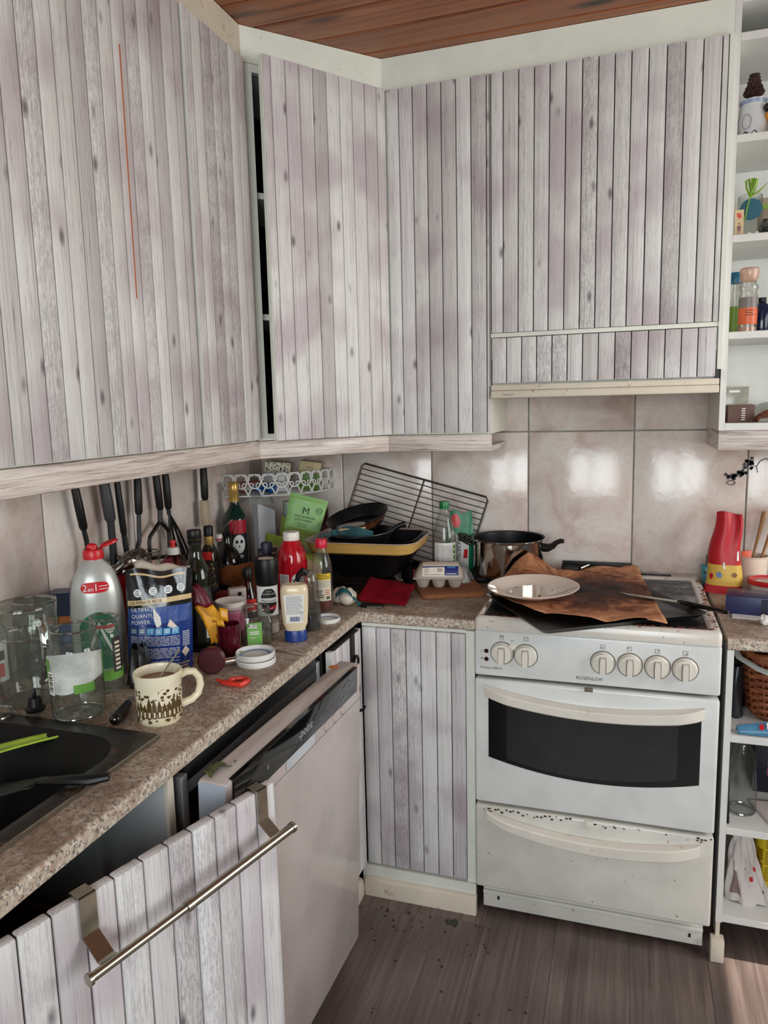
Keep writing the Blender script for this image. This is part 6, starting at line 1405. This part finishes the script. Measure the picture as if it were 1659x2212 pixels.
# ================================================================== RIGHT WORKTOP
x, y = 1.583, -.135
t = thing('crisps_bag', 'tall red paper bag with yellow base, folded narrow at the top, beside the hob', 'bag', (x, y, CT), face(x, y, -.1))
def rb(u, v, k):
    w = .104-.034*v; d = .028*(1-v**1.6)+.003; X = (u-.5)*w+.014*(v-.5)*0+.010*v; ridge = .006*math.sin(u*PI*3+1.5*v)*v
    return (X+.004*math.sin(v*9), -k*(d*(1-(2*u-1)**4)**.5+.001)+ridge, .238*v+.004*math.sin(u*6)*(v > .95))
RP = M('red_paper', (186, 20, 34), .45, var=.1, vs=18, bump=.4, bs=50); YP = M('yellow_print_paper', (214, 174, 74), .5, var=.08)
b = B().grid(lambda u, v: rb(u, v*.10, 1), 14, 3, 0).grid(lambda u, v: rb(u, .10+v*.26+(0), 1), 14, 6, 1).grid(lambda u, v: rb(u, .36+v*.64, 1), 14, 14, 0).grid(lambda u, v: rb(u, v, -1), 14, 20, 0).grid(lambda u, v: (rb(0, v, 1)[0], rb(0, v, 1)[1]*(1-u)+rb(0, v, -1)[1]*u, rb(0, v, 1)[2]), 1, 20, 0).grid(lambda u, v: (rb(1, v, 1)[0], rb(1, v, 1)[1]*(1-u)+rb(1, v, -1)[1]*u, rb(1, v, 1)[2]), 1, 20, 0)
ob('bag', b, [RP, YP], t, smooth=40)
q = lambda X, Y: (lambda p: (p[0], p[1]-.0014, p[2]))(rb(X/.098+.5, Y/.238, 1))
b = B().add([q(-.012+.009*math.cos(i*PI/3), .056+.010*math.sin(i*PI/3)) for i in range(6)], [tuple(range(6))], 0).add([q(.030+.008*math.cos(i*PI/2.5), .058+.008*math.sin(i*PI/2.5)) for i in range(5)], [tuple(range(5))], 1).add([q(-.034+.006*math.cos(i*PI/3), .050+.010*math.sin(i*PI/3)) for i in range(6)], [tuple(range(6))], 3).add([q(.0, .075), q(.006, .074), q(.005, .094), q(.001, .094)], [(0, 1, 2, 3)], 2).add([q(.040, .10), q(.046, .10), q(.046, .128), q(.042, .126)], [(0, 1, 2, 3)], 2)
ob('print', b, [col('blue_grey_print', (110, 140, 176)), col('brown_print', (1, 1, 1)), WPRINT, RC], t, smooth=0)
t = thing('capped_tube', 'short dark green capped tube standing behind the red bag, at the wall', 'tube', (1.562, -.040, CT)); ob('tube', B().lathe([(0, 0), (.015, 0), (.016, .004), (.016, .088), (.014, .092), (.010, .088), (0, .088)], 22), M('bottle_green_plastic', (16, 58, 46), .4), t); ob('cap_ring', B().lathe([(.0161, .062), (.0166, .063), (.0166, .066), (.0161, .067)], 22), col('teal_print', (1, 1, 1)), t)
t = thing('teal_sachet', 'small teal sachet tucked between hob and red bag', 'sachet', (1.552, -.088, CT), face(1.552, -.088)); ob('sachet', B().grid(lambda u, v: ((u-.5)*.030-.01*v, -.004*math.sin(PI*u)+.012*v, .066*v), 6, 8), col('teal_film', (60, 136, 146), .3), t, solid=.002); ob('print', B().add([(-.012+.005*math.cos(i), -.0005, .044+.005*math.sin(i)) for i in range(6)], [tuple(range(6))]).add([(-.006+.004*math.cos(i), -.0035, .024+.006*math.sin(i)) for i in range(6)], [tuple(range(6))]), col('dark_teal', (1, 1, 1)), t)
x, y = 1.672, -.070
t = thing('utensil_pot', 'pale plastic pot holding wooden spoons, behind the red-lidded tub', 'pot', (x, y, CT), face(x, y)); POT = M('offwhite_plastic', (220, 206, 184), .35, var=.05)
ob('pot', B().lathe([(0, .003), (.035, .003), (.037, 0), (.0385, .004), (.041, .096), (.043, .098), (.043, .1005), (.0405, .1005), (.037, .006), (0, .006)], 34), POT, t)
WD = M('spoon_wood', (176, 136, 94), .65, var=.2, vs=12)
for i, (dx, dy, tx, tz, lab) in enumerate(((-.012, .004, .038, .225, 'wooden spatula in the pale pot, flat and nearest the red bag'), (.004, -.012, .050, .215, 'thicker wooden spoon in the pale pot, in front of the flat spatula'), (.014, .010, .075, .20, 'wooden spoon in the pale pot leaning furthest over'))):
    w_ = thing('wooden_spoon', lab, 'spoon', (x+dx, y+dy, CT+.008), 0, 'wooden utensils in the pale pot')
    ob('shaft', B().tube([(0, 0, 0), (tx*.4, 0, tz*.45), (tx*.8, 0, tz*.8), (tx, 0, tz)], [.006, .007, .012, .015], 10, flat=.45), WD, w_)
o = ob('orange_packet', B().box(-.014, .014, -.003, .003, 0, .11, .001), col('orange_packet_print', (206, 70, 30), .4), loc=(x-.014, y-.014, CT+.007), rot=(0, -.06, .3)); tag(o, 'orange-red packet sticking up in the pale utensil pot', 'packet')
x, y = 1.705, -.165
t = thing('margarine_tub', 'round tub with red lid and white oval label, behind the blue box', 'tub', (x, y, CT), face(x, y)); ob('tub', B().lathe([(0, 0), (.046, 0), (.052, .040), (0, .040)], 32), WLAB, t); ob('lid', B().lathe([(.050, .036), (.0575, .037), (.058, .046), (.054, .050), (.050, .047), (0, .0475)], 36), RC, t)
b = B().add([(.032*math.cos(i*PI/12)-.004, .020*math.sin(i*PI/12)-.022, .0482) for i in range(24)], [tuple(range(24))], 0).text('sobij ilug', .013, lambda X, Y: (X-.004, -.020+Y, .0488), 1); b.add([(.026*math.cos(i*PI/10)-.004, .008*math.sin(i*PI/10)-.032, .0488) for i in range(20)], [tuple(range(20))], 2)
ob('label', b, [WLAB, PRINT, col('buttery_print', (196, 170, 120))], t, smooth=0)
t = thing('blue_box', 'navy blue cardboard box with gold script on the short worktop', 'box', (1.655, -.352, CT), R(-10)); ob('carton', B().box(-.085, .085, -.045, .045, 0, .050, .0015), M('navy_box_card', (30, 36, 84), .4, var=.15), t)
ob('script', B().text('Kulta', .026, lambda X, Y: (-.02+X*1.1, .006+Y*.8, .0504)), M('gold_foil', (1, 1, 1)), t, smooth=0)
ob('side_mark', B().box(-.083, -.076, -.0456, -.0452, .006, .009), M('gold_foil', (1, 1, 1)), t, smooth=0)
ob('side_panel', B().box(.0, .085, -.0457, -.0452, .003, .047), col('darker_navy', (18, 20, 50), .4), t, smooth=0)
o = ob('screw_top', B().lathe([(0, .018), (.022, .018), (.028, .010), (.026, 0), (0, 0)], 20), BLACKP, loc=(1.712, -.362, CT+.0505)); tag(o, 'black cap lying on the navy blue box', 'cap')
o = ob('envelope', B().box(-.06, .05, -.02, .02, .0003, .002, .0005, seg=1), WLAB, loc=(1.637, -.412, CT), rot=(0, 0, R(-6))); tag(o, 'white paper edge showing under the navy blue box', 'paper')
g = random.Random(31); bb = B().sphere((0, 0, .010), .012, 12, 8); bb.V = [tuple(Vector(v)*(1+.5*g.random()-.25)) for v in bb.V]
o = ob('crumpled_paper', bb, WLAB, loc=(1.645, -.470, CT+.001), smooth=0); tag(o, 'small crumpled white paper at the worktop edge', 'paper')
o = ob('pepper_mill', B().lathe([(0, 0), (.02, 0), (.021, .03), (.016, .04), (.020, .07), (.012, .078), (0, .08)], 20), BLACKP, loc=(1.705, -.47, CT)); tag(o, 'small black mill at the picture edge on the short worktop', 'mill')
# iron-look vine ornament on the tiles
t = thing('wall_ornament', 'black vine-shaped ornament stuck on the tiles below the open wall shelf', 'ornament', (1.655, -.0045, 1.16))
g = random.Random(17); b = B()
def blob(cx, cz, r_, n=9): b.prism([(cx+r_*(.6+.5*g.random())*math.cos(2*PI*i/n), cz+r_*(.6+.5*g.random())*math.sin(2*PI*i/n)) for i in range(n)], 0, .0015, M=Matrix(((1, 0, 0, 0), (0, 0, -1, -.0045), (0, 1, 0, 0), (0, 0, 0, 1))))
st_ = [(1.600, 1.180), (1.620, 1.182), (1.640, 1.200), (1.660, 1.222), (1.672, 1.236)]
b.tube([(a, -.0058, c_) for a, c_ in st_], .004, 6, flat=.3)
for i in range(34):
    k = g.random(); px_, pz_ = poly(st_, k); blob(px_+(g.random()-.5)*.020, pz_+(g.random()-.5)*.022, .006)
b.tube([(1.664, -.0058, 1.222), (1.680, -.0058, 1.215), (1.690, -.0058, 1.232), (1.706, -.0058, 1.240), (1.72, -.0058, 1.226)], .004, 6, flat=.3)
b.tube([(1.680, -.0058, 1.215), (1.684, -.0058, 1.196)], [.004, .003], 6, flat=.3).tube([(1.612+.011*math.cos(i*PI/6), -.0058, 1.165+.007*math.sin(i*PI/6)) for i in range(12)], .0025, 6, closed=True, flat=.4)
ob('vine', b, M('black_vinyl', (22, 24, 26), .5), t, w=True, smooth=30)

# ================================================================== ON THE OPEN WALL SHELF
WCER = M('white_ceramic', (206, 208, 208), .2, var=.04)
x, y, z = 1.600, -.205, 2.0875
t = thing('ceramic_jug', 'white ceramic jug with blue rim and ink drawing, topped by a dark pine cone', 'jug', (x, y, z), face(x, y)); ob('body', B().lathe([(0, 0), (.030, 0), (.036, .02), (.038, .05), (.032, .08), (.030, .095), (.033, .106), (.030, .106), (.027, .095), (.034, .05), (0, .004)], 30), WCER, t); ob('rim', B().lathe([(.0305, .095), (.0318, .099), (.0336, .104)], 30), col('pale_blue_glaze', (140, 154, 178), .3), t)
ob('drawing', B().tube([((.0385)*math.cos(-PI/2-.4+.3*math.cos(i*PI/8)), .0385*math.sin(-PI/2-.4+.3*math.cos(i*PI/8)), .048+.018*math.sin(i*PI/8)) for i in range(16)], .0005, 4, closed=True).tube([(.0375*math.cos(-PI/2-.6+i*.12), .0375*math.sin(-PI/2-.6+i*.12), .018+.006*math.sin(i*1.3)) for i in range(9)], .0014, 4), PRINT, t)
t = thing('pine_cone', 'dark brown opened pine cone sitting in the white ceramic jug', 'cone', (x, y, z+.104)); b = B()
for k in range(6):
    for i in range(9):
        a = 2*PI*(i+.5*(k % 2))/9; b.add([(0, -.006, 0), (0, .006, 0), (.026-.002*k, .012, .006), (.032-.003*k, 0, .010), (.026-.002*k, -.012, .006)], [(0, 1, 2, 3, 4)], 0, TR(0, 0, .006+.009*k) @ RZ(a) @ RY(-.3-.14*k))
o = ob('scales', b, M('cone_brown', (60, 32, 26), .7, var=.5, vs=60), t, smooth=0, solid=.003); o['kind'] = 'stuff'
x, y = 1.668, -.225
t = thing('ceramic_figure', 'orange-yellow ceramic animal figure with black nose, partly out of frame', 'figurine', (x, y, z), face(x, y)); ORG = M('orange_glaze', (216, 140, 30), .2, var=.2, vs=10)
ob('body', B().sphere((0, 0, .03), .030, 22, 14, sx=1.1).sphere((-.006, -.006, .058), .026, 22, 14, sx=1.45, sz=.8), ORG, t); ob('base', B().lathe([(0, 0), (.03, 0), (.032, .01), (.028, .02), (0, .02)], 24, M=TR(.004, -.012, 0)), col('coral_glaze', (216, 96, 80), .25), t); ob('nose', B().sphere((-.036, -.014, .078), .0105, 16, 10), BLACKG, t); ob('head', B().sphere((.024, .0, .088), .020, 18, 12), ORG, t); ob('eye', B().sphere((.014, -.018, .09), .0085, 12, 8), WCER, t)
z = 1.8425
t = thing('wooden_tag', 'upright pale wooden tag with red emblem and tiny figure drawing', 'plaque', (1.571, -.262, z), face(1.571, -.262)); ob('board', B().box(-.0105, .0105, -.003, .003, 0, .068, .0005, seg=1), M('pale_wood', (214, 190, 150), .6), t)
b = B(); g = random.Random(3)
for pts_ in (((-.006, .060), (-.002, .062), (.0, .056), (.005, .060), (.004, .052), (.006, .046), (.001, .048), (-.004, .042), (-.002, .050), (-.006, .050)),): b.add([(p[0], -.0033, p[1]) for p in pts_], [tuple(range(len(pts_)))], 0)
b.add([(.0+.0026*math.cos(i*PI/4), -.0033, .033+.003*math.sin(i*PI/4)) for i in range(8)], [tuple(range(8))], 1).add([(-.004, -.0033, .015), (.004, -.0033, .015), (.005, -.0033, .028), (-.005, -.0033, .028)], [(0, 1, 2, 3)], 1)
for sx_ in (-.0025, .0025): b.add([(sx_-.001, -.0033, .004), (sx_+.001, -.0033, .004), (sx_+.001, -.0033, .015), (sx_-.001, -.0033, .015)], [(0, 1, 2, 3)], 1)
ob('print', b, [col('scarlet_print', (204, 60, 50)), col('dusky_print', (130, 84, 84))], t, smooth=0)
t = thing('gift_jar', 'glass jar with round teal paper label and green ribbon bow', 'jar', (1.603, -.205, z), face(1.603, -.205)); ob('body', B().lathe(jarprof(.033, .115, .028), 26), CG, t)
ob('label', B().prism([(.002+.027*math.cos(i*PI/16)*(1+.02*(i % 2)), .072+.027*math.sin(i*PI/16)*(1+.02*(i % 2))) for i in range(32)], -.0365, -.0355, M=Matrix(((1, 0, 0, 0), (0, 0, 1, 0), (0, 1, 0, 0), (0, 0, 0, 1)))), col('teal_paper', (30, 92, 112), .6), t)
RIB = col('green_ribbon', (128, 168, 44), .4, var=.2); b = B()
for a, sc in ((-.5, 1), (.1, .9), (.6, 1), (2.6, .8)): b.tube([(0, -.030, .105), (.020*math.sin(a)*sc, -.036, .125), (.026*math.sin(a)*sc, -.036, .146), (.012*math.sin(a)*sc, -.034, .150), (.002, -.031, .112)], .005, 6, flat=.3)
b.tube([(0, -.031, .106), (-.006, -.039, .08), (-.012, -.040, .045)], .006, 6, flat=.3).tube([(0, -.031, .106), (.02, -.034, .116), (.042, -.034, .136)], [.004, .005, .001], 6, flat=.4); ob('ribbon', b, RIB, t)
t = thing('gift_bag', 'cellophane bag of grey sweets with beige card and green band, beside the ribboned jar', 'bag', (1.668, -.17, z), face(1.668, -.17)); ob('card', B().box(-.040, .040, .0, .004, .0, .115, .001).box(-.041, .041, -.001, .005, .085, .098, mi=1), [col('beige_card', (170, 152, 132), .7), RIB], t); g = random.Random(5); b = B()
for k in range(26): b.sphere((-.034+.068*g.random(), -.010-.012*g.random(), .008+.042*g.random()), .007+.003*g.random(), 8, 5)
o = ob('sweets', b, M('grey_foil_sweets', (96, 96, 98), .25, .6, var=.6, vs=90), t); o['kind'] = 'stuff'; ob('price_tag', B().box(-.034, -.012, -.014, -.012, .06, .085, M=RY(.3)), CRLAB, t)
z = 1.5965
x, y = 1.608, -.215
t = thing('salt_mill', 'clear plastic salt mill with orange label, on the shelf above the brown boxes', 'mill', (x, y, z), face(x, y)); ob('body', B().lathe([(0, .002), (.022, .002), (.0235, 0), (.024, .005), (.023, .098), (.021, .104), (.021, .112), (.024, .116), (.024, .124), (.019, .128), (.018, .140)], 28), PET, t); ob('mill_top', B().lathe([(.018, .136), (.022, .142), (.025, .160), (.0245, .168), (.021, .172), (0, .170)], 28), GLASS('frosted_pink_plastic', (236, 206, 186), .3, .2, haze=.35, hcol=(226, 196, 178)), t); ob('salt', B().lathe([(0, .004), (.022, .004), (.022, .016), (0, .016)], 24), M('pink_salt', (206, 150, 128), .6, bump=.5, bs=300), t)
b = arc(B(), .0238, .062, .022, .066, 0); arc(b, .0238, .062, .066, .094, 2); b.lines(-.006, .022, .044, .062, 3, cyl(.0249), 1, fill=.3, seed=3)
b.add([cyl(.0252)(*p) for p in ((-.028, .066), (.028, .058), (.028, .07), (-.01, .088), (-.028, .09))], [(0, 1, 2, 3, 4)], 3)
ob('label', b, [col('burnt_orange_label', (214, 96, 48), .4), PRINT, col('smoke_label', (120, 112, 108), .4), col('mist_grey', (66, 68, 72), .4)], t)
t = thing('detergent_bottle', 'clear and green bottle with petrol blue cap behind the salt mill', 'bottle', (1.584, -.135, z), 0); ob('body', B().lathe([(0, 0), (.020, 0), (.021, .004), (.021, .12), (.015, .14), (.015, .15)], 24), PET, t); ob('lower_label', B().lathe([(.0214, .01), (.0214, .08)], 24), col('olive_green_label', (110, 140, 46)), t); ob('cap', B().lathe([(0, .145), (.019, .145), (.02, .15), (.02, .168), (.016, .174), (0, .174)], 22), col('petrol_blue', (20, 92, 124), .4), t)
t = thing('navy_bottle', 'small round-shouldered navy bottle, one third hidden by the salt mill', 'bottle', (1.650, -.165, z)); ob('body', B().lathe([(0, 0), (.020, 0), (.022, .006), (.022, .06), (.016, .078), (.008, .086), (0, .088)], 24), M('navy_glass', (20, 26, 62), .15), t); ob('cap', B().lathe([(0, .086), (.010, .086), (.010, .098), (0, .099)], 18), BLACKP, t)
t = thing('glass_figure', 'small clear knobbed glass stopper bottle at the picture edge on the salt mill shelf', 'bottle', (1.700, -.20, z)); ob('body', B().lathe([(0, 0), (.018, 0), (.02, .01), (.018, .06), (.008, .08), (.008, .09), (.014, .10), (.012, .115), (0, .118)], 20), CG, t)
z = 1.3562
t = thing('brown_box', 'small brown carton with white bar marks on the lowest wall shelf', 'box', (1.596, -.225, z), R(8)); ob('carton', B().box(-.034, .034, -.022, .022, 0, .048, .001), col('chocolate_card', (88, 62, 52), .6), t); b = B()
for k in range(6): b.box(.0+.001*(k % 2), .010, -.0226, -.0222, .006+.006*k, .0085+.006*k)
ob('print', b, WPRINT, t); 
t = thing('blister_pack', 'empty clear blister pack standing behind the small brown carton', 'packet', (1.594, -.165, z), R(4)); ob('card', B().box(-.036, .034, 0, .003, 0, .098, .001), GLASS('grey_blister', (206, 206, 198), .2, .2, haze=.45, hcol=(190, 188, 176)), t); ob('hole', B().box(-.018, .010, -.0006, .0, .082, .088), WPRINT, t)
g = random.Random(6); b = B().grid(lambda u, v: (-.055+.11*u, -.022+.044*v+.006*math.sin(9*u), .004+.026*math.sin(PI*u)**.6*(.5+.5*math.sin(PI*v))+.004*math.sin(31*v+7*u)), 30, 20)
o = ob('bark_piece', b, M('bark', (112, 66, 40), .9, var=.6, vs=30, bump=.8, bs=60), loc=(1.690, -.250, z), rot=(0, 0, .1), solid=.004); tag(o, 'curved strip of brown bark beside the small brown carton', 'bark')
o = ob('cellophane', B().grid(lambda u, v: (-.07+.14*u, -.03+.06*v, .006+.042*math.sin(PI*v)+.006*math.sin(17*u+11*v)*math.sin(9*v)), 20, 12), GLASS('cellophane', (226, 226, 222), .12, .35, haze=.2), loc=(1.700, -.150, z), smooth=0); tag(o, 'crinkled cellophane packet behind the bark strip', 'packet')

# ================================================================== IN THE OPEN LOWER SHELVES
z = .6045
t = thing('wicker_basket', 'brown woven wicker basket on the upper open shelf', 'basket', (1.745, -.33, z)); WK = M('wicker', (140, 78, 46), .5, var=.45, vs=40)
W_ = lambda a, r_, k: (r_*1.0*math.cos(a)*(abs(math.cos(a))**5+abs(math.sin(a))**5)**(-1/5), r_*1.35*math.sin(a)*(abs(math.cos(a))**5+abs(math.sin(a))**5)**(-1/5))
for k in range(17):
    zz = .008+.0098*k; r_ = .120+.025*k/17; n_ = 112; b = B()
    b.tube([(*[q*(1+.035*math.cos(i*PI/4+(PI if k % 2 else 0))) for q in W_(2*PI*i/n_, r_, k)], zz) for i in range(n_)], .0052, 6, closed=True); ob('strand', b, WK, t)
b = B()
for i in range(28): a = 2*PI*i/28; b.tube([(*W_(a, .120, 0), 0), (*W_(a, .145, 0), .172)], .0035, 5)
ob('stakes', b, WK, t)
b = B().tube([(*W_(2*PI*i/60, .148, 0), .176+.002*math.sin(i*2.1)) for i in range(60)], .009, 8, closed=True); ob('rim', b, WK, t)
t = thing('carrier_strap', 'pale grey strap slung across the wicker basket front', 'strap', (1.60, -.545, .70)); ob('strap', B().tube([(1.566, -.50, .812), (1.580, -.54, .785), (1.620, -.556, .765), (1.70, -.558, .735), (1.78, -.556, .715)], .009, 8, flat=.25), M('grey_webbing', (150, 152, 148), .7), t, w=True)
t = thing('blue_pouch', 'blue plastic pouch with white cap and label, lying before the wicker basket', 'pouch', (1.632, -.568, z), R(0)); ob('pouch', B().grid(lambda u, v: (-.055+.10*u, -.022+.05*v*(.6+.4*u), .002+.034*math.sin(PI*min(1, v*1.05))*(.5+.5*u)), 14, 8), M('blue_film', (74, 128, 160), .3, var=.25, vs=20), t, solid=.002); ob('cap', B().lathe([(0, 0), (.009, 0), (.009, .014), (0, .014)], 16, M=TR(.042, .005, .030) @ RY(.5)), WLAB, t); ob('label', B().add([(.010, -.0185, .020), (.034, -.0185, .024), (.034, -.008, .036), (.010, -.008, .032)], [(0, 1, 2, 3)], 0).add([(-.006, -.0185, .016), (.004, -.0185, .018), (.004, -.010, .028), (-.006, -.010, .026)], [(0, 1, 2, 3)], 1), [WLAB, RC], t)
o = ob('dark_bag', B().grid(lambda u, v: (.045*math.cos(2*PI*u)*(1-.5*v)*.55+.004*math.sin(11*u+5*v), .05*math.sin(2*PI*u)*(1-.5*v)+.004*math.cos(13*u), .13*v+.004*math.sin(9*u)), 24, 8), M('dark_film', (40, 42, 46), .25, var=.4, bump=.5, bs=30), loc=(1.588, -.440, z)); tag(o, 'dark crumpled plastic between side panel and wicker basket', 'bag')
z = .3605
t = thing('glass_bottle', 'large empty clear glass bottle on the middle open shelf', 'bottle', (1.606, -.50, z)); ob('body', B().lathe([(0, .006), (.024, .005), (.032, 0), (.036, .006), (.036, .11), (.030, .15), (.017, .185), (.0145, .200), (.0145, .222), (.016, .223), (.016, .232)], 32), CG, t); rim(.0155, .231, t); ob('base_ring', B().tube([(.033*math.cos(2*PI*i/32), .033*math.sin(2*PI*i/32), .004) for i in range(32)], .003, 8, closed=True), RIMG, t); ob('label', arc(B(), .0362, .03, .06, .12, 0, a=.1), col('ink_blue_label', (60, 66, 120), .4), t)
t = thing('photo_box', 'black box with a column of small colour photos, behind the glass bottle', 'box', (1.735, -.33, z)); ob('carton', B().box(-.085, .085, -.06, .06, 0, .222, .002), M('black_card', (20, 22, 34), .4), t); b = B(); g = random.Random(8)
for k in range(6): b.box(-.052, -.026, -.0606, -.0602, .05+.026*k, .071+.026*k, mi=k % 3); b.box(-.044, -.034, -.0610, -.0606, .054+.026*k, .066+.026*k, mi=3)
ob('photo_print', b, [col('rose_photo', (150, 70, 100)), col('grey_photo', (74, 84, 100)), col('coral_photo', (170, 96, 90)), col('pale_photo', (190, 170, 160))], t)
t = thing('paper_sheet', 'pinkish white sheet of paper hanging over the middle shelf edge', 'paper', (1.69, -.5, z)); ob('sheet', B().grid(lambda u, v: (1.630+.15*u+.05*v*1+(.02*v if v > .7 else 0), -.44-.175*min(v, .95)-.0, z+.003+.002*math.sin(5*u)-(max(0, v-.82)*.26)), 12, 16), col('pink_white_paper', (216, 202, 198), .6), t, w=True, solid=.0006)
t = thing('flat_spatula', 'black flat tool leaning on the inner side of the middle shelf', 'tool', (1.566, -.575, z)); ob('tool', B().box(-.003, .003, -.008, .010, 0, .11, .002, M=RX(-.25)), BLACKP, t); ob('hole', B().lathe([(0, 0), (.003, 0)], 10, M=TR(.0035, .000, .014) @ RY(PI/2)), STEEL, t)
z = .1195
t = thing('plastic_bag', 'white plastic carrier bag with red marks slumped on the bottom open shelf', 'bag', (1.628, -.50, z)); g = random.Random(2)
def wbg(u, v): a = 2*PI*u; r_ = (.050*(1-.85*v**1.2)+.004*math.sin(7*a+9*v)+.003*math.sin(13*a)); return (r_*math.cos(a)*1.05-.018*v, r_*math.sin(a)*.85, .205*v+.004*math.sin(5*a)*(1-v))
WBM = M('white_polythene', (206, 198, 194), .3, var=.12, vs=18, bump=.5, bs=24)
ob('bag', B().grid(wbg, 48, 18), WBM, t, smooth=60); b = B()
for (u_, v_, du, dv_, mi_) in ((.78, .32, .03, .06, 0), (.84, .42, .03, .05, 0), (.88, .14, .05, .03, 1), (.74, .44, .012, .03, 1)): b.grid(lambda p, q_: tuple(c_*1.03 if i < 2 else c_ for i, c_ in enumerate(wbg(u_+du*p, v_+dv_*q_))), 4, 3, mi_)
ob('print', b, [RC, PRINT], t); 
ob('dark_patch', B().grid(lambda p, q_: tuple(c_*1.02 if i < 2 else c_ for i, c_ in enumerate(wbg(.60+.10*p*(1-.4*q_), .10+.30*q_))), 6, 8), M('muted_rose', (132, 110, 108), .6), t)
for i, (px_, py_, lab) in enumerate(((1.690, -.455, 'yellow cardboard canister with print, front one on the bottom open shelf'), (1.645, -.360, 'yellow canister behind the white carrier bag'))):
    t = thing('canister', lab, 'canister', (px_, py_, z), face(px_, py_), 'yellow canisters on the bottom shelf'); YC = M('canary_yellow', (214, 186, 40), .4, var=.08)
    ob('body', B().lathe([(0, 0), (.036, 0), (.037, .004), (.037, .165), (.034, .185), (.030, .190), (.030, .20), (0, .202)], 30), YC, t)
    b = B(); kk = cyl(.0378)
    for r_ in range(3): b.lines(-.012, .034, .045+.045*r_, .085+.045*r_, 6, kk, 0, fill=.55, seed=r_+4*i)
    b.lines(-.036, -.018, .06, .13, 9, kk, 1, fill=.7, seed=11)
    ob('print', b, [col('olive_print', (140, 124, 40)), col('brown_print', (1, 1, 1))], t)
# --- crumbs on the floor
g = random.Random(44); b = B()
for k in range(60):
    px_, py_ = .66+.34*g.random(), -.66-.16*g.random()**2
    if k > 44: px_, py_ = .75+.4*g.random(), -.75-.35*g.random()
    r_ = .0012+.003*g.random(); b.lathe([(0, r_*.8), (r_*.7, r_*.5), (r_, 0)], 6, M=TR(px_, py_, .0002) @ Matrix.Diagonal((1, .5+g.random(), 1, 1)))
o = ob('crumbs', b, M('dark_crumb', (52, 30, 24), .8)); o['kind'] = 'stuff'; o['label'] = 'dark crumbs scattered on the floor before the corner cabinet'; o['category'] = 'crumbs'
o = ob('herb_scrap', B().grid(lambda u, v: (-.016+.032*u, -.008+.016*v, .002+.004*math.sin(7*u)*math.sin(5*v)), 8, 5), M('wilted_green', (40, 52, 38), .7), loc=(.872, -.665, .0002), solid=.001); tag(o, 'wilted dark green herb scrap on the floor by the plinth', 'scrap')
